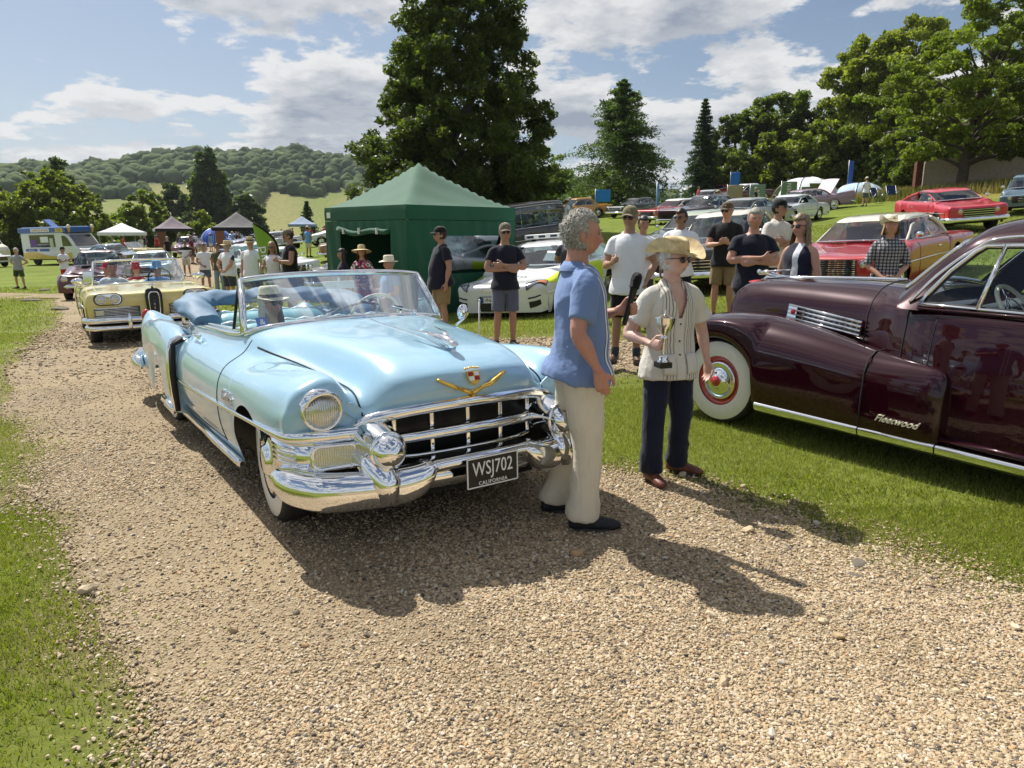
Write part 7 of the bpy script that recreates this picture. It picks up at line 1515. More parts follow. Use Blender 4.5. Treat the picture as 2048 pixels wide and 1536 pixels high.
def make_hat(E_, HM, kind, m, band=None):
    b = MB()
    if kind == 'cap':
        G = []
        for i, t in enumerate(np.linspace(0, 1, 10)):
            r = math.cos(t * PI / 2 * .985); G.append([HM @ Vector((math.sin(a) * .088 * r ** .75, -math.cos(a) * .108 * r ** .75 + .006, .040 + .098 * math.sin(t * PI / 2))) for a in np.linspace(0, 2 * PI, 28, endpoint=False)])
        b.grid(G, closev=True); o = b.build('cap', m, E_); b = MB(); G = []
        for u in np.linspace(-1, 1, 15):
            r = [];
            for t in np.linspace(0, 1, 6): r.append(HM @ Vector((u * .076 * (1 - .12 * t), -.082 - .055 * (1 - u * u * .55) * t * 1.35 - .02 * (1 - u * u), .046 - .016 * t - .020 * u * u)))
            G.append(r)
        b.grid(G); b.grid([[p + Vector((0, 0, -.004)) for p in r][::-1] for r in G]); b.build('peak', m, o); return o
    if kind in ('straw', 'panama', 'floppy', 'bucket'):
        br = dict(straw=.17, panama=.155, floppy=.225, bucket=.13)[kind]; G = []
        for t in np.linspace(0, 1, 9): G.append([HM @ Vector((math.sin(a) * (.086 + (br - .086) * t), -math.cos(a) * (.104 + (br * 1.08 - .104) * t), .045 - .018 * t - (.03 if kind in ('floppy', 'bucket') else .0) * t * t + .020 * t * math.sin(a) ** 2 + .006 * math.sin(3 * a) * t)) for a in np.linspace(0, 2 * PI, 40, endpoint=False)])
        b.grid(G, closev=True); b.grid([[p + (HM.to_3x3() @ Vector((0, 0, -.004))) for p in r][::-1] for r in G], closev=True)
        G = []
        for r_, z_ in ((1.0, .045), (1.0, .075), (.97, .115), (.90, .145), (.72, .152), (.40, .140), (.05, .132)): G.append([HM @ Vector((math.sin(a) * .086 * r_, -math.cos(a) * .104 * r_, z_)) for a in np.linspace(0, 2 * PI, 40, endpoint=False)])
        b.grid(G, closev=True); o = b.build('straw_hat', m, E_)
        if band is not None: MB().grid([[HM @ Vector((math.sin(a) * .0885, -math.cos(a) * .1065, z_)) for a in np.linspace(0, 2 * PI, 40, endpoint=False)] for z_ in (.050, .078)], closev=True).build('hat_band', band, o)
        return o
    if kind == 'cowboy':
        G = []
        for t in np.linspace(0, 1, 12):
            r = []
            for a in np.linspace(0, 2 * PI, 56, endpoint=False):
                sx, sy = math.sin(a), math.cos(a); side = abs(sx) ** 2.2; lift = .105 * side * t ** 1.5 - .028 * t * (sy ** 2) * (1 if sy > 0 else .6); r.append(HM @ Vector((sx * (.086 + .082 * t - .02 * side * t * t), -sy * (.104 + .125 * t), .045 + lift)))
            G.append(r)
        b.grid(G, closev=True); b.grid([[p + (HM.to_3x3() @ Vector((0, 0, -.0045))) for p in r][::-1] for r in G], closev=True)
        G = []
        for r_, z_ in ((1.0, .045), (1.0, .07), (.96, .11), (.88, .145), (.74, .158), (.5, .152), (.28, .135), (.05, .122)):
            r = []
            for a in np.linspace(0, 2 * PI, 56, endpoint=False):
                sx, sy = math.sin(a), math.cos(a); pinch = 1 - .22 * smoothstep(.08, .15, z_) * max(0, sy) * sx * sx * 1.6; r.append(HM @ Vector((sx * .086 * r_ * pinch, -sy * .104 * r_, z_ - (.020 * smoothstep(.1, .15, z_) * max(0, sy) ** 2))))
            G.append(r)
        b.grid(G, closev=True); o = b.build('cowboy_hat', m, E_)
        if band is not None: MB().grid([[HM @ Vector((math.sin(a) * .0885, -math.cos(a) * .1065, z_)) for a in np.linspace(0, 2 * PI, 40, endpoint=False)] for z_ in (.049, .066)], closev=True).build('hat_band', band, o)
        return o
# ------------------------------------------------------------------ the people
def pattern_mat(name, base, marks, rough=.85, sleeve_x=9.0, front=True):
    """marks: list of (axis, lo, hi, colour, mode) painted cloth stripes in the garment's own coordinates"""
    m = bpy.data.materials.new(name); m.use_nodes = True; MATS[name] = m; nt = m.node_tree; N = nt.nodes; L = nt.links; b = N['Principled BSDF']; b.inputs['Roughness'].default_value = rough; b.inputs['Sheen Weight'].default_value = .15; b.inputs['Specular IOR Level'].default_value = .25
    tc = N.new('ShaderNodeTexCoord'); nz = N.new('ShaderNodeTexNoise'); nz.inputs['Scale'].default_value = 9; L.new(tc.outputs['Object'], nz.inputs['Vector'])
    sx = N.new('ShaderNodeSeparateXYZ'); L.new(tc.outputs['Object'], sx.inputs[0])
    def M(op, a, c=None):
        o = N.new('ShaderNodeMath'); o.operation = op
        for i, v in enumerate((a, c)):
            if v is None: continue
            if isinstance(v, (int, float)): o.inputs[i].default_value = v
            else: L.new(v, o.inputs[i])
        return o.outputs[0]
    wob = M('MULTIPLY', M('SUBTRACT', nz.outputs[0], .5), .02); X = M('ADD', sx.outputs[0], wob); AX = M('ABSOLUTE', X)
    cur = None
    for ax, lo, hi, col, per in marks:
        v = {'x': X, 'ax': AX, 'z': sx.outputs[2], 'y': sx.outputs[1]}[ax]
        if per: v = M('MODULO', M('ADD', v, 10 * per), per)
        f = M('MULTIPLY', M('GREATER_THAN', v, lo), M('LESS_THAN', v, hi))
        if front: f = M('MULTIPLY', f, M('LESS_THAN', AX, sleeve_x))
        if sleeve_x < .2: f = M('MULTIPLY', f, M('LESS_THAN', sx.outputs[1], 0.0))
        mx = N.new('ShaderNodeMix'); mx.data_type = 'RGBA'; L.new(f, mx.inputs[0]); mx.inputs[7].default_value = (*col[:3], 1)
        if len(col) > 3: f2 = M('MULTIPLY', f, col[3]); L.new(f2, mx.inputs[0])
        if cur is None: mx.inputs[6].default_value = (*base, 1)
        else: L.new(cur, mx.inputs[6])
        cur = mx.outputs[2]
    L.new(cur, b.inputs['Base Color'])
    n2 = N.new('ShaderNodeTexNoise'); n2.inputs['Scale'].default_value = 22; n2.inputs['Detail'].default_value = 5; L.new(tc.outputs['Object'], n2.inputs['Vector']); bp = N.new('ShaderNodeBump'); bp.inputs['Strength'].default_value = .3; bp.inputs['Distance'].default_value = .02; L.new(n2.outputs[0], bp.inputs['Height']); L.new(bp.outputs[0], b.inputs['Normal'])
    return m
def floral_mat():
    m = bpy.data.materials.new('floral_print'); m.use_nodes = True; MATS['floral_print'] = m; nt = m.node_tree; N = nt.nodes; L = nt.links; b = N['Principled BSDF']; b.inputs['Roughness'].default_value = .8
    tc = N.new('ShaderNodeTexCoord'); v = N.new('ShaderNodeTexVoronoi'); v.inputs['Scale'].default_value = 30; L.new(tc.outputs['Object'], v.inputs['Vector']); cr = N.new('ShaderNodeValToRGB'); cr.color_ramp.interpolation = 'CONSTANT'; L.new(v.outputs['Color'], cr.inputs[0])
    for p, c in ((0, (.02, .02, .05)), (.35, (.55, .06, .12)), (.55, (.7, .65, .6)), (.75, (.03, .03, .09)), (.9, (.6, .3, .35))):
        e = cr.color_ramp.elements[0] if p == 0 else cr.color_ramp.elements.new(p); e.position = p; e.color = (*c, 1)
    L.new(cr.outputs[0], b.inputs['Base Color']); return m
floral_mat()
grey_hair = mat('grey_hair', (.30, .285, .25), .65, var=.55, vscale=90); white_hair = mat('white_hair', (.55, .52, .48), .6, var=.3, vscale=60); dark_hair = mat('dark_hair', (.02, .016, .013), .5, var=.3, vscale=60)
brown_hair = mat('brown_hair', (.11, .06, .03), .5, var=.4, vscale=60); blond_hair = mat('blond_hair', (.34, .23, .11), .5, var=.5, vscale=70); streak_hair = mat('streaked_hair', (.19, .14, .085), .5, var=.6, vscale=60); red_hair = mat('auburn_hair', (.16, .045, .02), .5, var=.3, vscale=60)
straw_m = mat('straw', (.60, .47, .26), .75, var=.18, vscale=60, bump=.3, bscale=180); straw_d = mat('weathered_straw', (.56, .44, .24), .75, var=.35, vscale=14, bump=.4, bscale=160); straw_w = mat('pale_straw', (.74, .68, .54), .75, var=.1, vscale=50, bump=.3, bscale=180)
navy = cloth('navy_cotton', (.010, .012, .024)); black_c = cloth('black_cotton', (.010, .010, .011)); white_c = cloth('white_cotton', (.74, .75, .78), var=.04); grey_c = cloth('grey_cotton', (.30, .31, .33)); khaki = cloth('khaki_cotton', (.25, .18, .09)); slate = cloth('slate_cotton', (.10, .115, .17)); charcoal = cloth('charcoal_cotton', (.05, .055, .07)); olive_c = cloth('olive_cotton', (.085, .08, .035)); denim = cloth('dark_denim', (.010, .014, .034), var=.35, vscale=5); pale_denim = cloth('pale_denim', (.22, .28, .33)); beige_c = cloth('beige_cotton', (.64, .59, .47), var=.05); cream_c = cloth('cream_cotton', (.60, .56, .46)); green_c = cloth('dark_green_cotton', (.05, .07, .03)); maroon_c = cloth('maroon_cotton', (.12, .015, .02)); red_c = cloth('red_cotton', (.45, .02, .03)); skyblue_c = cloth('sky_blue_cotton', (.14, .34, .65)); pink_c = cloth('pink_cotton', (.55, .20, .22)); royal = cloth('royal_blue_cotton', (.02, .05, .30)); brown_cap = cloth('brown_cap_cotton', (.10, .065, .035)); camo = cloth('mottled_cap_cotton', (.16, .13, .09), var=.6, vscale=40); olive_cap = cloth('olive_cap_cotton', (.17, .145, .08))
brown_boot = mat('brown_leather', (.075, .038, .022), .5, var=.25, vscale=20, bump=.2, bscale=50); red_boot = mat('oxblood_leather', (.14, .045, .03), .45, var=.25, vscale=18, bump=.2, bscale=50); black_shoe = mat('black_shoe', (.013, .014, .017), .65, var=.2, vscale=40, bump=.25, bscale=80); white_shoe = mat('white_shoe', (.7, .7, .68), .6)
blue_shirt = pattern_mat('blue_bowling_shirt', (.155, .235, .44), [('x', -.134, -.118, (.72, .74, .76), 0), ('x', -.139, -.134, (.02, .03, .08), 0), ('x', -.118, -.113, (.02, .03, .08), 0), ('x', -.090, -.074, (.72, .74, .76), 0), ('x', -.074, -.068, (.02, .03, .08), 0)], sleeve_x=.15)
stripe_shirt = pattern_mat('striped_cream_shirt', (.63, .605, .54), [('ax', .0, .0036, (.045, .042, .04), .021), ('ax', .0, .0026, (.32, .25, .14), .034), ('ax', 0, .027, (.63, .605, .54), 0), ('ax', .128, .5, (.63, .605, .54), 0)], sleeve_x=.9)
plaid_m = pattern_mat('black_white_plaid', (.55, .55, .56), [('x', 0, .022, (.015, .017, .03, .80), .044), ('z', 0, .022, (.015, .017, .03, .80), .044), ('x', .030, .034, (.02, .02, .04, .8), .044), ('z', .031, .034, (.02, .02, .04, .8), .044)])
two_tone = pattern_mat('black_and_white_tee', (.70, .70, .70), [('z', 1.30, 2.2, (.012, .012, .013), 0)])
panel_top = pattern_mat('navy_top_white_panel', (.012, .014, .032), [('x', .02, .085, (.70, .71, .74), 0)], sleeve_x=.14)
mic_black = mat('microphone_black', (.012, .012, .013), .35, var=.1); mic_mesh = mat('microphone_mesh', (.02, .02, .022), .45, .6, bump=.8, bscale=320)
silver_m = mat('trophy_silver', (.83, .82, .78), .10, 1.0)
# the man with the microphone
P1 = person('grey haired man in blue short-sleeved shirt and cream trousers, holding a black microphone', .37, 3.95, R(97), 1.80, 'ruddy', .006, 'curly', grey_hair, blue_shirt, beige_c,
    arms=(((.24, -.10, 1.16), (.05, -.245, 1.235), (-.30, -.90, .16), (-1, .25, 0), 1.15, (0, 0, 1)), ((.275, .06, 1.16), (.285, -.05, .955), (-.05, -.28, -1), (-1, -.2, 0), .30, (0, -1, .2))), shorts=False, shoes=black_shoe, head=(R(2), R(2)), hem=.86, collar=True, belly=.045, build=1.03,
    legs=[((.13, .0, .50), (.155, .09, .085)), ((-.12, -.04, .50), (-.13, -.02, .085))], feet=(.05, .12), loose=1.06, shirt_amp=.016, nose=1.15, sleeve=.72)[0]
def p2w(root, p):  # person-local to world
    return root.matrix_basis @ Vector(p)
def microphone():
    base = p2w(P1, (.008, -.277, 1.215)); up_ = (p2w(P1, (-.006, -.325, 1.43)) - base).normalized(); M = frame_matrix(base - up_ * .0, (1, 0, 0), up_)
    e = empty('microphone', base, 0, 'black wireless hand microphone held by the man in blue', 'microphone'); M2 = frame_matrix((0, 0, 0), (1, 0, 0), up_)
    MB().lathe([(.001, -.06), (.013, -.06), (.0145, -.04), (.015, .02), (.0185, .11), (.021, .135), (.0225, .15)], 24, M2).build('handle', mic_black, e)
    MB().lathe([(.0225, .150), (.029, .155), (.029, .163), (.0275, .166), (.031, .195), (.029, .222), (.019, .238), (.001, .243)], 24, M2).build('grille', mic_mesh, e)
microphone()
P2 = person('man in weathered straw cowboy hat and cream striped shirt, holding a silver trophy cup', 1.06, 4.72, R(18), 1.63, 'pale', .006, 'short', white_hair, stripe_shirt, denim,
    arms=(((.30, .06, 1.13), (.325, .0, .89), (.02, -.20, -1), (-1, -.3, 0), .32, (0, -1, .1)), ((.315, .05, 1.125), (.255, -.185, 1.075), (-.12, -1, .06), (-1, .12, 0), 1.15, (0, 0, 1))), shorts=False, shoes=red_boot, head=(R(24), R(3)), hem=.80, collar=True, hat='cowboy', hatm=straw_d, hatband=frame_dark, glasses=True,
    legs=[((.12, .0, .50), (.165, .10, .085)), ((-.12, -.03, .50), (-.13, -.02, .085))], feet=(.85, .02), vneck=1.25, buttons=(1.19, 1.08, .98, .88), build=1.02, sleeve=.66, sleeve_flare=1.22, loose=1.02, shirt_amp=.013)[0]
def stitched(root, part, x0, x1, z0, z1, m, name='pocket', off=.004, n=7, back=False):
    """a patch of cloth sewn on the front of a garment"""
    so = [c for c in root.children if c.name.split('.')[0] == part][0]; V = get_co(so.data); G = []
    for x in np.linspace(x0, x1, n):
        r = []
        for z in np.linspace(z0, z1, n):
            q = V[(np.abs(V[:, 0] - x) < .016) & (np.abs(V[:, 2] - z) < .016) & (V[:, 1] < .03)]; r.append((x, (q[:, 1].min() if len(q) else -.12) - off, z))
        G.append(r)
    o = MB().grid(G).build(name, m, so); o.modifiers.new('s', 'SOLIDIFY').thickness = .004
    MB().tube([r[-1] for r in G], .0035, 5).build('seam', m, o)
cream_plain = cloth('cream_pocket_cotton', (.63, .605, .54), var=.04)
stitched(P2, 'shirt', -.135, -.04, .845, .985, cream_plain); stitched(P2, 'shirt', .045, .14, .845, .985, cream_plain)
def trophy():
    c = p2w(P2, (-.215, -.285, 1.07)); e = empty('trophy_cup', c, R(18), 'small silver trophy cup on a black base in the cowboy hatted man\'s hand', 'trophy')
    MB().lathe([(.006, -.05), (.010, -.03), (.009, .02), (.014, .045), (.024, .055), (.024, .065), (.013, .07), (.018, .082), (.045, .115), (.060, .155), (.064, .185), (.066, .19), (.062, .188), (.05, .185)], 32, None).build('cup', silver_m, e)
    MB().lathe([(.062, .187), (.04, .197), (.012, .203), (.005, .208), (.004, .235), (.001, .238)], 32).build('cup_lid', silver_m, e)
    MB().lathe([(.001, -.095), (.040, -.095), (.040, -.088), (.028, -.075), (.034, -.062), (.012, -.05), (.006, -.045)], 28).build('foot', silver_m, e)
    MB().box((0, 0, -.112), (.085, .085, .036), bev=.003).build('plinth', plate_black, e)
trophy()
def folk(*a, **k):
    k.setdefault('vox', .012); return person(*a, **k)
folk('man in navy t-shirt, grey shorts and patterned cap, arms folded before the white car', -.10, 10.2, R(12), 1.76, 'tan', hair='short', hairm=grey_hair, top=navy, bottom=slate, arms=('cross_over', 'cross_under'), hat='cap', hatm=camo, glasses=True, shoes=black_shoe, head=(R(-4), 0), hem=.86, belly=.02)
folk('stout man in navy polo, black cap and khaki shorts beside the green tent', -1.14, 11.6, R(-62), 1.75, 'tan', hair='short', hairm=dark_hair, top=navy, bottom=khaki, arms=('down', 'pocket'), hat='cap', hatm=black_c, glasses=True, shoes=black_shoe, belly=.07, build=1.12, collar=True, head=(R(-12), 0))
folk('man in white polo, olive cap and black shorts holding a drink cup', 1.36, 8.4, R(-14), 1.83, 'tan', hair='short', hairm=grey_hair, top=white_c, bottom=black_c, arms=('pocket', 'hold'), hat='cap', hatm=olive_cap, glasses=True, shoes=brown_boot, collar=True, socks=charcoal, head=(R(-10), 0), belly=.03, z=.14)
folk('dark haired man in white shirt and sunglasses behind the cowboy hat', 2.46, 10.6, R(-25), 1.76, 'olive', hair='short', hairm=dark_hair, top=white_c, bottom=navy, arms=('front', 'down'), glasses=True, shoes=black_shoe, collar=True, build=1.05, belly=.03, shorts=False, head=(R(-20), 0))
folk('man in black polo, brown cap and khaki shorts looking at his phone', 3.27, 11.1, R(-20), 1.78, 'fair', hair='short', hairm=grey_hair, top=black_c, bottom=khaki, arms=('phone', 'phone'), hat='cap', hatm=brown_cap, glasses=True, shoes=brown_boot, collar=True, head=(R(-20), R(4)))
folk('grey haired man in navy t-shirt with folded arms', 2.90, 8.7, R(-4), 1.76, 'fair', hair='short', hairm=grey_hair, top=navy, bottom=navy, arms=('cross_under', 'cross_over'), shoes=black_shoe, build=1.08, belly=.03, shorts=False, vox=.010, z=.20)
folk('man in cream open shirt and black cap behind the folded-arms man', 3.84, 10.5, R(20), 1.78, 'tan', hair='short', hairm=dark_hair, top=cloth('off_white_linen', (.62, .58, .52)), bottom=black_c, arms=('cross_over', 'cross_under'), hat='cap', hatm=black_c, shoes=black_shoe, collar=True, sleeve=1.6, head=(R(25), 0), shorts=False)
folk('woman with long streaked hair in navy sleeveless top with white stripe', 2.97, 7.45, R(-60), 1.70, 'fair', hair='long', hairm=streak_hair, top=panel_top, bottom=pale_denim, arms=('front', 'front'), female=True, glasses=True, shoes=white_shoe, sleeve=.0, shorts=False, build=1.08, vox=.010, z=.16, belly=.02)
folk('woman in black and white plaid shirt and pale cowboy hat', 4.82, 9.25, R(-14), 1.66, 'fair', hair='bob', hairm=blond_hair, top=plaid_m, bottom=black_c, arms=('front', 'front'), female=True, shoes=black_shoe, hat='cowboy', hatm=straw_w, shorts=False, head=(0, R(-10)), collar=True, hem=.76, sleeve=1.0, build=1.05, vox=.010, z=.22)
folk('woman in wide straw hat and floral top by the tent opening', -2.98, 14.3, R(5), 1.62, 'fair', hair='long', hairm=red_hair, top=MATS['floral_print'], bottom=red_c, arms=('front', 'down'), female=True, hat='floppy', hatm=straw_m, shoes=white_shoe, head=(0, R(-12)), z=-.20)
folk('dark haired woman in profile just behind the wide straw hat', -3.45, 14.7, R(-70), 1.60, 'tan', hair='long', hairm=dark_hair, top=navy, bottom=navy, arms=('down', 'down'), female=True, shoes=black_shoe, z=-.25)
folk('seated person in sky blue t-shirt and straw hat seen through the windscreen', -2.20, 12.9, R(-50), 1.72, 'fair', hair='short', hairm=grey_hair, top=skyblue_c, bottom=charcoal, arms=('lap', 'hold'), hat='straw', hatm=straw_w, shoes=black_shoe, sit=True, seatz=.48, build=1.12, belly=.05)
folk('man in dark clothes standing inside the green tent', -1.95, 16.0, R(-40), 1.68, 'tan', hair='short', hairm=dark_hair, top=black_c, bottom=black_c, arms=('down', 'down'), shoes=black_shoe, shorts=False)
folk('big man in black sleeveless t-shirt and patterned cap looking down', -4.62, 15.0, R(-62), 1.83, 'tan', hair='crop', hairm=dark_hair, top=black_c, bottom=charcoal, arms=('hold', 'down'), hat='cap', hatm=camo, glasses=True, shoes=black_shoe, sleeve=.12, build=1.12, belly=.03, head=(R(-10), R(18)), shorts=False)
folk('blonde woman in white top and sunglasses beside the man in black', -5.15, 15.5, R(-5), 1.60, 'tan', hair='long', hairm=blond_hair, top=white_c, bottom=pale_denim, arms=('down', 'hold'), female=True, glasses=True, shoes=white_shoe, sleeve=.15)
folk('man in white t-shirt and small straw hat beside the couple', -6.66, 18.4, R(-8), 1.80, 'fair', hair='short', hairm=grey_hair, top=white_c, bottom=charcoal, arms=('down', 'down'), hat='bucket', hatm=straw_m, shoes=white_shoe, belly=.04, build=1.08, hatband=frame_dark, vox=.012)
folk('man in white t-shirt and straw hat, back turned, hands behind him', -8.05, 20.4, R(150), 1.80, 'fair', hair='short', hairm=grey_hair, top=pattern_mat('white_tee_navy_cuffs', (.74, .75, .78), [('ax', .262, .5, (.02, .025, .06), 0)]), bottom=charcoal, arms=('behind', 'behind'), hat='straw', hatm=straw_m, shoes=white_shoe, belly=.05, build=1.12, vox=.012)
folk('bearded man in olive t-shirt and pale jeans on the grass', -10.6, 26, R(0), 1.76, 'tan', hair='short', hairm=dark_hair, top=olive_c, bottom=pale_denim, arms=('down', 'behind'), glasses=True, shoes=white_shoe, shorts=False, vox=.018)
folk('man in white t-shirt and grey shorts next to the olive shirt', -11.45, 26.8, R(30), 1.78, 'tan', hair='crop', hairm=dark_hair, top=white_c, bottom=slate, arms=('down', 'front'), shoes=white_shoe, vox=.018)
folk('man in black and white t-shirt and beige shorts on the drive', -16.55, 36.6, R(10), 1.78, 'tan', hair='short', hairm=brown_hair, top=two_tone, bottom=beige_c, arms=('front', 'hips'), glasses=True, shoes=white_shoe, vox=.02)
folk('man in grey t-shirt and dark green shorts with hands on hips', -21.3, 31, R(-10), 1.74, 'fair', hair='short', hairm=white_hair, top=grey_c, bottom=green_c, arms=('hips', 'hips'), shoes=black_shoe, vox=.018, stance=.17, build=1.05)
folk('woman in pink top and white trousers cut by the left picture edge', -15.9, 21.8, R(-60), 1.62, 'fair', hair='bob', hairm=blond_hair, top=pink_c, bottom=white_c, arms=('down', 'front'), female=True, shoes=white_shoe, vox=.018, shorts=False)
folk('bearded man in white t-shirt, black cap and red shorts by the van', -19.3, 31.0, R(70), 1.76, 'tan', hair='short', hairm=dark_hair, top=white_c, bottom=red_c, arms=('hold', 'hold'), hat='cap', hatm=black_c, shoes=white_shoe, vox=.018)
folk('person in dark grey shirt leaning by the white car roof', .98, 12.2, R(160), 1.62, 'tan', hair='short', hairm=dark_hair, top=charcoal, bottom=charcoal, arms=('cross_over', 'down'), shoes=black_shoe, build=1.05)
folk('man in white shirt with folded arms between the polo and the hat', 1.95, 10.8, R(10), 1.70, 'tan', hair='short', hairm=dark_hair, top=white_c, bottom=charcoal, arms=('cross_over', 'cross_under'), shoes=black_shoe, shorts=False)
# ------------------------------------------------------------------ people in the open cars
def rider(root, lx, ly, lz, label, face=0.0, **k):
    """seat a person in a car: local seat point -> world"""
    p = root.matrix_basis @ Vector((lx, ly, lz)); h = root.matrix_basis.to_3x3() @ Vector((1, 0, 0)); yaw = math.atan2(h.x, -h.y)
    return person(label, p.x, p.y, yaw + face, z=p.z, sit=True, seatz=.40, vox=.013, **k)
rider(CAD, -1.60, -.36, .14, 'passenger in black top, sunglasses and pale straw hat in the blue convertible', face=R(14), H=1.66, skin='fair', hair='long', hairm=white_hair, top=black_c, bottom=charcoal, arms=('lap', 'lap'), hat='panama', hatm=straw_w, hatband=charcoal, glasses=True, female=True, head=(R(8), R(-4)))
rider(EDS, -1.62, -.40, .12, 'short haired man in white t-shirt in the yellow convertible', H=1.80, skin='ruddy', hair='crop', hairm=dark_hair, top=white_c, bottom=charcoal, arms=('lap', 'lap'))
rider(EDS, -1.64, .38, .12, 'driver of the yellow convertible in blue cap', H=1.74, skin='fair', hair='short', hairm=grey_hair, top=skyblue_c, bottom=charcoal, arms=('wheel', 'wheel'), hat='bucket', hatm=skyblue_c, glasses=True, head=(R(-25), 0))
rider(EDS, -2.65, .10, .14, 'rear passenger in bright red hat in the yellow convertible', H=1.68, skin='pale', hair='bob', hairm=blond_hair, top=red_c, bottom=charcoal, arms=('lap', 'lap'), hat='bucket', hatm=red_c, female=True)
rider(EDS, -2.65, -.42, .14, 'rear passenger in blue shirt and red hat behind the short haired man', H=1.70, skin='ruddy', hair='short', hairm=grey_hair, top=royal, bottom=charcoal, arms=('lap', 'lap'), hat='panama', hatm=red_c)
# ------------------------------------------------------------------ tents, flags and other furniture
def canvas(name, col, trans=.0): return mat(name, col, .75, var=.08, vscale=2.0, bump=.30, bscale=3.0, sheen=.2, spec=.3)
steel = mat('steel_pole', (.45, .46, .48), .4, .9)
def gazebo(label, x, y, rot, w, eave, peak, col, name='gazebo', walls=False, val=.28, z=None, trim=None, group=None):
    zz = g1(x, y) if z is None else z; E_ = empty(name, (x, y, zz), rot, label, 'gazebo', group); m = canvas('canvas_%d' % len(MATS), col); h = w / 2; n = 12; G = []
    def rz(px, py): u = max(abs(px), abs(py)) / h; return eave + (peak - eave) * (1 - u) ** 1.22 + .012 * math.sin(px * 5 + py * 2) * math.sin(py * 6) * (u < .95)
    for i in range(n * 2 + 1): G.append([((i / n - 1) * h, (j / n - 1) * h, rz((i / n - 1) * h, (j / n - 1) * h)) for j in range(n * 2 + 1)])
    MB().grid(G).build('roof', m, E_)
    for a in range(4):
        M = Matrix.Rotation(a * PI / 2, 4, 'Z'); G = []
        for i in range(13): u = (i / 12 * 2 - 1) * (h + .012); G.append([M @ Vector((u, -h - .004, eave + .005)), M @ Vector((u, -h - .02 + .006 * math.sin(u * 7), eave - val * .5)), M @ Vector((u, -h - .008 + .010 * math.sin(u * 9 + a), eave - val))])
        MB().grid(G).build('valance', trim or m, E_); MB().tube([M @ Vector((-h + .10, -h + .10, 0)), M @ Vector((-h + .10, -h + .10, eave - .02))], .022, 6).build('leg', steel, E_)
    return E_, m
def green_tent():
    x, y, w = -2.06, 16.35, 3.0; E_, m = gazebo('dark green peaked gazebo with side walls and open doorway', x, y, R(45), w, 2.24, 3.22, (.009, .092, .045), name='green_gazebo', z=-.03); h = w / 2
    # rotated 45: local -Y faces right-front... two visible walls are local -Y and -X
    def wall(a, nm, hole=None, pane=None):
        M = Matrix.Rotation(a, 4, 'Z'); N_ = 40; Zs = np.linspace(0.02, 1.95, 26); b = MB(); vs = []; fs = []
        for i in range(N_ + 1):
            u = (i / N_ * 2 - 1) * (h + .012)
            for z in Zs: vs.append(M @ Vector((u, -h + .018 * math.sin(u * 8 + z * 2.2) * (1.9 - z) + .010 * math.sin(u * 19 + z * 3) - .012, z)))
        for i in range(N_):
            for j in range(25):
                u = ((i + .5) / N_ * 2 - 1) * h; z = (Zs[j] + Zs[j + 1]) / 2
                if hole and hole[0] < u < hole[1] and z < hole[2]: continue
                if pane and pane[0] < u < pane[1] and pane[2] < z < pane[3]: continue
                fs.append((i * 26 + j, (i + 1) * 26 + j, (i + 1) * 26 + j + 1, i * 26 + j + 1))
        return b.add(vs, fs).build(nm, m, E_), M
    o, M = wall(-PI / 2, 'door_wall', hole=(-.92, .95, 1.74))
    b = MB(); b.tube([M @ Vector((u, -h - .03, 1.76 + .03 * math.sin(u * 5) - .05 * (1 - (u / .95) ** 2))) for u in np.linspace(-.95, .97, 14)], .055, 8); r = b.build('rolled_door', m, E_)
    for u in (-.65, -.05, .6): MB().box(M @ Vector((u, -h - .09, 1.74)), (.04, .04, .13)).build('tie_strap', white_enamel, r)
    MB().box(M @ Vector((-1.32, -h - .03, 2.08)), (.012, .14, .12), rz=0).build('maker_tag', white_enamel, E_)
    o, M = wall(0, 'window_wall', pane=(-.62, 1.05, .88, 1.66))
    G = []
    for u in np.linspace(-.64, 1.07, 26): G.append([M @ Vector((u, -h + .15 - .16 * (z - .86) + .0016 * math.sin((u * 1.3 + z) * 24 + 2.5 * math.sin(z * 5 + u * 3)), z)) for z in np.linspace(.86, 1.68, 20)])
    MB().grid(G).build('clear_window', glass_mat('plastic_sheet', (.35, .55, .30), .38, .10), E_)
    wall(PI / 2, 'side_wall'); wall(PI, 'back_wall')
    return E_
green_tent()
def tent2(*a, **k): return gazebo(*a, **k)
tent2('black and grey gazebo behind the green feather flag', -23.4, 62, R(20), 4.0, 2.2, 3.5, (.06, .055, .065), trim=canvas('black_valance', (.012, .012, .014)))
tent2('mauve grey gazebo beside the brick gatepost', -33.6, 72, R(30), 3.4, 2.1, 3.3, (.16, .12, .15), trim=canvas('black_valance2', (.015, .014, .016)))
tent2('white gazebo left of the cream yellow car', -33.8, 63, R(10), 3.0, 2.1, 2.9, (.70, .72, .74))
tent2('pale blue grey gazebo far back left of the green tent', -26.5, 92, R(15), 3.4, 2.1, 3.1, (.22, .30, .42))
tent2('white gazebo at the top of the slope by the farthest cars', 24.0, 94, R(0), 3.4, 2.0, 2.7, (.68, .70, .72))
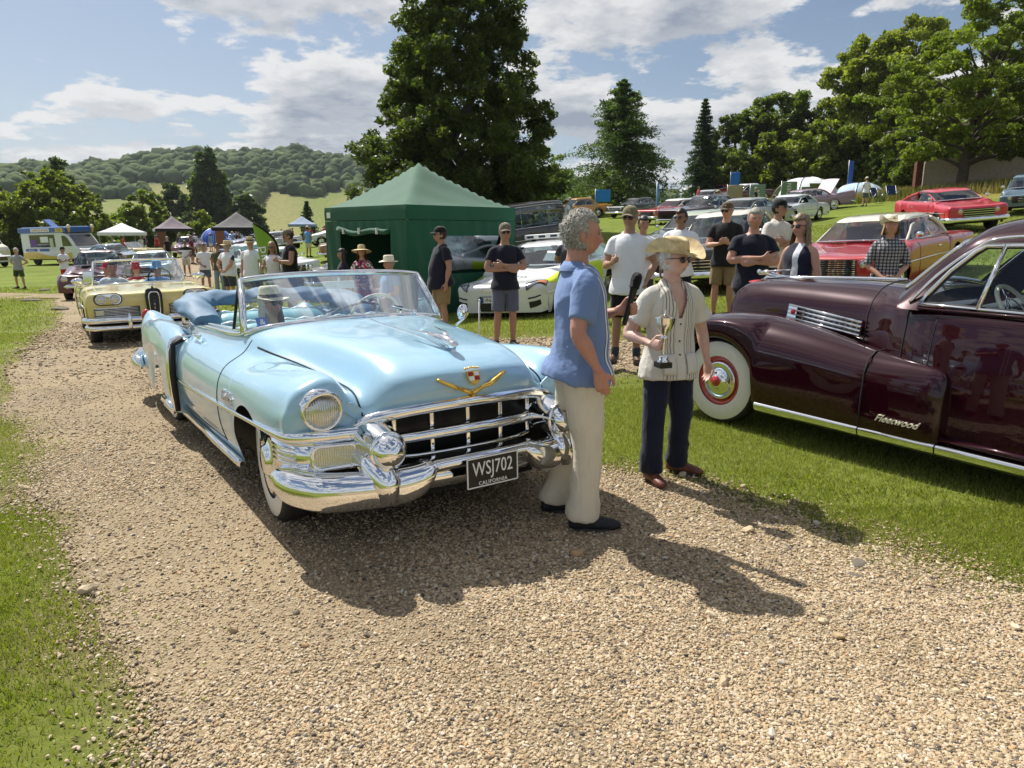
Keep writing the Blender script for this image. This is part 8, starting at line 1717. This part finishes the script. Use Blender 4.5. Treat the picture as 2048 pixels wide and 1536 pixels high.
def dome(label, x, y, w, h, col, m=None, rot=0.0, open_front=True):
    E_ = empty('dome_tent', (x, y, g1(x, y) - .05), rot, label, 'tent'); cm = canvas('dome_canvas_%d' % len(MATS), col); G = []; n = 24
    for i in range(n + 1):
        a = 2 * PI * i / n; G.append([(math.cos(a) * w * math.cos(t) ** .8, math.sin(a) * w * math.cos(t) ** .8, h * math.sin(t) + .0) for t in np.linspace(.0, PI / 2 * .98, 10)])
    b = MB(); G = np.array(G); fs = []
    for i in range(n):
        for j in range(9):
            a = 2 * PI * (i + .5) / n
            k = min(abs((a - t0 + PI) % (2 * PI) - PI) for t0 in (R(-90), R(-10), R(170)))
            if open_front and k < .48 and (j / 9) < .50 * math.sqrt(max(0, 1 - (k / .52) ** 2)) + .05: continue
            fs.append((i * 10 + j, i * 10 + j + 1, (i + 1) * 10 + j + 1, (i + 1) * 10 + j))
    b.add(G.reshape(-1, 3), fs).build('canopy', cm, E_)
    for a in (R(-60), R(-125), R(30), R(150)): MB().tube([(math.cos(a) * w * math.cos(t) ** .8 * 1.01, math.sin(a) * w * math.cos(t) ** .8 * 1.01, h * math.sin(t) + .01) for t in np.linspace(0, PI / 2, 12)], .035, 6).build('pole', steel, E_)
dome('white dome tent with arched openings on the slope', 22.4, 56, 2.55, 2.15, (.66, .70, .72))
dome('pale blue dome shelter right of the white dome tent', 28.4, 60, 1.9, 1.25, (.40, .52, .62), open_front=False)
dome('bright blue tent behind the gateposts', -33.5, 82, 1.8, 2.1, (.02, .10, .50), open_front=False)
def feather_flag():
    x, y = -6.12, 17.2; E_ = empty('feather_flag', (x, y, g1(x, y)), R(-6), 'lime green feather flag with black edge and white lettering', 'flag'); E_.scale = (.82, .82, .82); Hh = 2.62
    pole = [(-.02 + .0 * t, 0, Hh * t) for t in np.linspace(0, .62, 8)]
    arc = [(.36 - .0 + .33 * math.cos(a), 0, 1.9 + .70 * math.sin(a)) for a in np.linspace(0, PI * .93, 16)]
    edge = [(.36 + .33, 0, z) for z in np.linspace(.35, 1.9, 8)] + arc; left = [(.16, 0, .35)] + [(.16 - .18 * ((z - .35) / 1.9), 0, z) for z in np.linspace(.5, 2.2, 9)]
    # sail: right edge straight then arched over to the left tip
    G = []
    for t in np.linspace(0, 1, 24):
        z = .40 + t * 2.15; xr = .69 if z < 1.75 else .69 - .70 * ((z - 1.75) / .80) ** 2.2; xl = .34 - .36 * t ** .8; xr = max(xr, xl + .01)
        G.append([(xl + (xr - xl) * s, .02 * math.sin(s * 5 + t * 4), z) for s in np.linspace(0, 1, 6)])
    fl = MB().grid(G).build('sail', canvas('lime_canvas', (.20, .36, .03)), E_); fl.modifiers.new('s', 'SOLIDIFY').thickness = .004
    MB().tube([G[i][-1] for i in range(24)], .035, 8, flat=.3).build('edge_sleeve', black_c, fl); MB().tube([(.69, .01, -.02), (.69, .01, .5)], .015, 6).build('pole', steel, E_)
    put_text('piats', .46, white_enamel, E_, (.33, -.035, 1.48), (.12, 0, -1), (0, -1, 0), depth=.002, font_scale=(1.0, .85))
feather_flag()
def banner(label, x, y, w, h, z0, col, rot=0.0, post=True, name='banner_flag', txt=None):
    E_ = empty(name, (x, y, g1(x, y)), rot, label, 'banner'); G = [[(u * w / 2, .03 * math.sin(u * 3 + z * 3), z0 + z * h) for u in np.linspace(-1, 1, 6)] for z in np.linspace(0, 1, 8)]; o = MB().grid(G).build('cloth', canvas('banner_%d' % len(MATS), col), E_); o.modifiers.new('s', 'SOLIDIFY').thickness = .01
    MB().tube([(-w / 2, .02, -.05), (-w / 2, .02, z0 + h + .05)], .022, 6).build('pole', steel, E_)
    if txt: put_text(txt, h * .22, white_enamel, E_, (0, -.05, z0 + h * .5), (0, 0, 1), (0, -1, 0), depth=.002)
banner('bright blue flag left of the cowboy hat, under the cedar', 5.7, 46, .95, .75, 1.35, (.03, .22, .60), R(5)); banner('narrow blue flag on the slope behind the red hardtop', 7.95, 40, .28, 1.2, 1.1, (.03, .25, .65), R(60)); banner('blue flag in front of the hedge', 21.8, 72, .9, 1.5, 1.0, (.03, .16, .50), R(-15)); banner('tall narrow blue flag behind the pale dome shelter', 28.2, 61.5, .55, 2.0, 1.0, (.02, .12, .55), R(30))
banner('left green banner stand beside the dome tent', 17.4, 52, 1.05, 1.75, .15, (.17, .26, .17), R(-10), txt='OPEN'); banner('right green banner stand before the dome tent', 19.6, 52, 1.05, 1.80, .15, (.16, .24, .14), R(-8), txt='GARDEN'); banner('tan display board left of the green banners', 16.4, 54, 1.1, 1.7, .25, (.34, .28, .17), R(-10))
def camp_chair(label, x, y, rot):
    E_ = empty('camp_chair', (x, y, g1(x, y)), rot, label, 'chair', 'camp chairs on the slope'); m = canvas('chair_canvas', (.02, .04, .13))
    MB().add([(-.27, -.25, .44), (.27, -.25, .44), (.27, .22, .38), (-.27, .22, .38)], [(0, 1, 2, 3)], False).build('seat', m, E_); MB().add([(-.28, .22, .46), (.28, .22, .46), (.28, .36, .98), (-.28, .36, .98)], [(0, 1, 2, 3)], False).build('backrest', m, E_)
    for sg in (1, -1):
        MB().tube([(sg * .28, -.26, 0), (sg * .28, .36, .98)], .014, 6).build('leg', steel, E_); MB().tube([(sg * .28, .26, 0), (sg * .28, -.26, .62)], .014, 6).build('leg', steel, E_); MB().tube([(sg * .28, -.28, .63), (sg * .28, .28, .66)], .03, 6, flat=.4).build('armrest', m, E_)
camp_chair('left navy folding camp chair on the slope', 22.6, 45.5, R(20)); camp_chair('right navy folding camp chair on the slope', 23.7, 45.8, R(-10))
def gatepost(label, x, y):
    z = g1(x, y); E_ = empty('brick_gatepost', (x, y, z), R(25), label, 'gatepost', 'brick gateposts'); br = mat('brick_red', (.22, .095, .06), .9, var=.35, vscale=12, bump=.6, bscale=30)
    MB().box((0, 0, .9), (.85, .85, 1.8)).build('pier', br, E_); MB().box((0, 0, 1.86), (1.0, 1.0, .12), bev=.02).build('cap_stone', mat('cap_stone', (.35, .32, .27), .9, var=.2), E_)
gatepost('left brick gatepost beside the mauve car', -36.0, 74.5); gatepost('right brick gatepost beside the mauve car', -29.6, 73.5)
def wall_right():
    m = bpy.data.materials.new('flint_brick'); m.use_nodes = True; nt = m.node_tree; N = nt.nodes; L = nt.links; b = N['Principled BSDF']; b.inputs['Roughness'].default_value = .9; tc = N.new('ShaderNodeTexCoord'); mp = N.new('ShaderNodeMapping'); mp.inputs['Rotation'].default_value = (R(90), 0, 0); L.new(tc.outputs['Object'], mp.inputs[0])
    br = N.new('ShaderNodeTexBrick'); br.inputs['Scale'].default_value = 4; br.inputs['Color1'].default_value = (.30, .17, .12, 1); br.inputs['Color2'].default_value = (.42, .36, .30, 1); br.inputs['Mortar'].default_value = (.42, .38, .33, 1); L.new(mp.outputs[0], br.inputs[0]); nz = N.new('ShaderNodeTexNoise'); nz.inputs['Scale'].default_value = 1.2; nz.inputs['Detail'].default_value = 6; L.new(tc.outputs['Object'], nz.inputs['Vector'])
    mx = N.new('ShaderNodeMix'); mx.data_type = 'RGBA'; L.new(nz.outputs[0], mx.inputs[0]); L.new(br.outputs[0], mx.inputs[6]); mx.inputs[7].default_value = (.38, .35, .31, 1); L.new(mx.outputs[2], b.inputs['Base Color'])
    x0, y0, x1, y1 = 29.0, 52.0, 46, 47.5; b_ = MB(); n = 30; fr = []; bk = []
    for i in range(n + 1):
        t = i / n; x, y = x0 + (x1 - x0) * t, y0 + (y1 - y0) * t; z = g1(x, y); d = Vector((y1 - y0, x0 - x1, 0)).normalized() * .2; tp = z + 2.3 + .03 * math.sin(i); fr.append([(x + d.x, y + d.y, z - .3), (x + d.x, y + d.y, tp), (x - d.x, y - d.y, tp), (x - d.x, y - d.y, z - .3)])
    b_.grid(fr, smooth=False); b_.add(fr[0], [(0, 1, 2, 3)], False); o = b_.build('garden_wall', m); tag(o, 'old pale brick and flint wall behind the feathery tree', 'wall')
    x, y = 28.6, 52.1; e = MB(); z = g1(x, y); e.box((x, y, z + 1.3), (.35, .35, 2.7)); tag(e.build('rusty_post', mat('rust_brown', (.16, .06, .035), .9, var=.3)), 'reddish brown post at the near end of the brick wall', 'post')
wall_right()
def rope_post(label, x, y, h=.85):
    E_ = empty('rope_post', (x, y, g1(x, y)), 0, label, 'post'); MB().tube([(0, 0, 0), (.015, 0, h)], .012, 8).build('rod', mat('white_plastic', (.7, .72, .74), .5), E_); MB().ell((.015, 0, h), (.018, .018, .018), 8).build('rod_top', white_enamel, E_)
rope_post('thin white marker rod before the white car', -.50, 10.6, .66)
def goods_stall():
    x, y = -36.2, 47.5; E_ = empty('goods_stall', (x, y, g1(x, y)), R(60), 'stall table crowded with toys left of the ice cream van', 'stall'); MB().box((0, 0, .72), (2.6, .8, .05)).build('table_top', dark, E_)
    for sx in (-1.2, 1.2):
        for sy in (-.35, .35): MB().box((sx, sy, .36), (.05, .05, .72)).build('leg', steel, E_)
    rs = np.random.default_rng(3)
    for i in range(22):
        c = [(.6, .6, .6), (.5, .1, .12), (.08, .09, .1), (.6, .45, .4)][i % 4]; o = MB().box((rs.uniform(-1.2, 1.2), rs.uniform(-.3, .3), .86 + .22 * (i // 11)), (rs.uniform(.12, .3), .2, rs.uniform(.16, .28)), bev=.02).build('goods_box', mat('goods_%d' % (i % 4), c, .7, var=.2), E_)
goods_stall()
def rock(label, x, y, s, sd):
    rs = np.random.default_rng(sd); bm = bmesh.new(); bmesh.ops.create_icosphere(bm, subdivisions=3, radius=1); V = np.array([v.co[:] for v in bm.verts]); V = V * (1 + .22 * sines(V, 2.2, sd, 5)[:, None]) * np.array((s * 1.6, s, s * .42)); 
    for v, c in zip(bm.verts, V): v.co = Vector(c)
    me = bpy.data.meshes.new('rock'); bm.to_mesh(me); bm.free(); tag(mk('rock', me, mat('rock_stone', (.15, .13, .10), .9, var=.3, vscale=6, bump=.6, bscale=12), None, (x, y, g1(x, y) + s * .12), (0, 0, rs.uniform(0, 3))), label, 'rock')
rock('larger low rock on the grass left of the drive', -16.2, 24.0, .20, 3); rock('smaller low rock on the grass left of the drive', -12.6, 19.8, .17, 4); rock('flat rock half sunk by the man with hands on hips', -19.4, 29.6, .15, 6)
rock('grey stone lying beside the cowboy hat shadow', 1.50, 3.62, .030, 7); rock('dark stone at the edge of the hat man\'s shadow', 1.80, 3.42, .034, 8); rock('pale stone at the end of the hat man\'s shadow', 1.72, 3.28, .028, 9)
def far_folk():
    """distant visitors: a few built figures copied and recoloured"""
    base = []
    specs = [dict(top=white_c, bottom=slate), dict(top=navy, bottom=khaki), dict(top=red_c, bottom=charcoal), dict(top=skyblue_c, bottom=beige_c), dict(top=black_c, bottom=pale_denim), dict(top=maroon_c, bottom=charcoal)]
    spots = [(-29.4, 66), (-30.6, 66.5), (-31.9, 65), (-28.3, 68), (-26.2, 69), (-25.2, 67), (-32.8, 64), (-34.0, 67), (-35.4, 66), (-27.4, 71), (-24.4, 70), (-23.6, 72), (-30.2, 69), (-22.0, 78), (-20.8, 75), (-19.4, 82), (-25.6, 84), (-24.4, 86), (-27.0, 85), (-18.4, 74), (-17.0, 66), (-11.4, 40.5), (-10.4, 31.5), (-26.6, 88), (-23.4, 90), (-22.2, 86), (2.6, 44), (4.1, 52), (3.2, 50), (1.8, 36), (2.5, 33), (16.6, 50), (16.0, 63), (13.2, 47), (-21.9, 46), (-19.5, 44), (21.2, 44)]
    rs = np.random.default_rng(12); kinds = ['white t-shirt', 'navy top', 'red top', 'sky blue shirt', 'black top', 'maroon shirt']; info = []
    for i, (x, y) in enumerate(spots):
        wh = 'right of the big tree' if x > 0 else ('on the lawn left of the green tent' if y < 50 else ('by the brick gateposts' if x < -27.9 else 'among the far tents')); info.append((i % 6, wh))
    for i, (x, y) in enumerate(spots):
        k, wh = info[i]; same = sorted([j for j in range(len(spots)) if info[j] == info[i]], key=lambda j: spots[j][0] / spots[j][1]); o_ = ['', 'leftmost ', 'second from left, ', 'third from left, ', 'fourth from left, '][same.index(i) + 1] if len(same) > 1 else ''
        lb = '%sdistant person in %s %s' % (o_, kinds[k], wh); f = rs.uniform(-3, 3)
        if len(base) < 6:
            E_ = person(lb, x, y, f, 1.72, ['fair', 'tan'][k % 2], .026, 'short', [dark_hair, grey_hair, brown_hair][k % 3], arms=('down', 'front') if k % 2 else ('down', 'down'), shoes=black_shoe, group='distant visitors', hat=None if k % 3 else 'cap', hatm=straw_w, **specs[k])[0]; base.append(E_)
        else:
            E_ = copy_tree(base[k]); E_.location = (x, y, g1(x, y)); E_.rotation_euler = (0, 0, f); E_['label'] = lb
far_folk()
# ------------------------------------------------------------------ summer haze
def haze():
    m = bpy.data.materials.new('haze_air'); m.use_nodes = True; N = m.node_tree.nodes; L = m.node_tree.links; N.clear(); o = N.new('ShaderNodeOutputMaterial'); v = N.new('ShaderNodeVolumePrincipled'); v.inputs['Color'].default_value = (.72, .80, .92, 1); v.inputs['Density'].default_value = 0.00011; v.inputs['Anisotropy'].default_value = .3; L.new(v.outputs[0], o.inputs['Volume'])
    b = MB(); b.box((0, 820, 60), (3200, 1900, 150)); ob = b.build('haze', m); tag(ob, 'thin pale summer haze over the valley', kind='stuff')
haze()
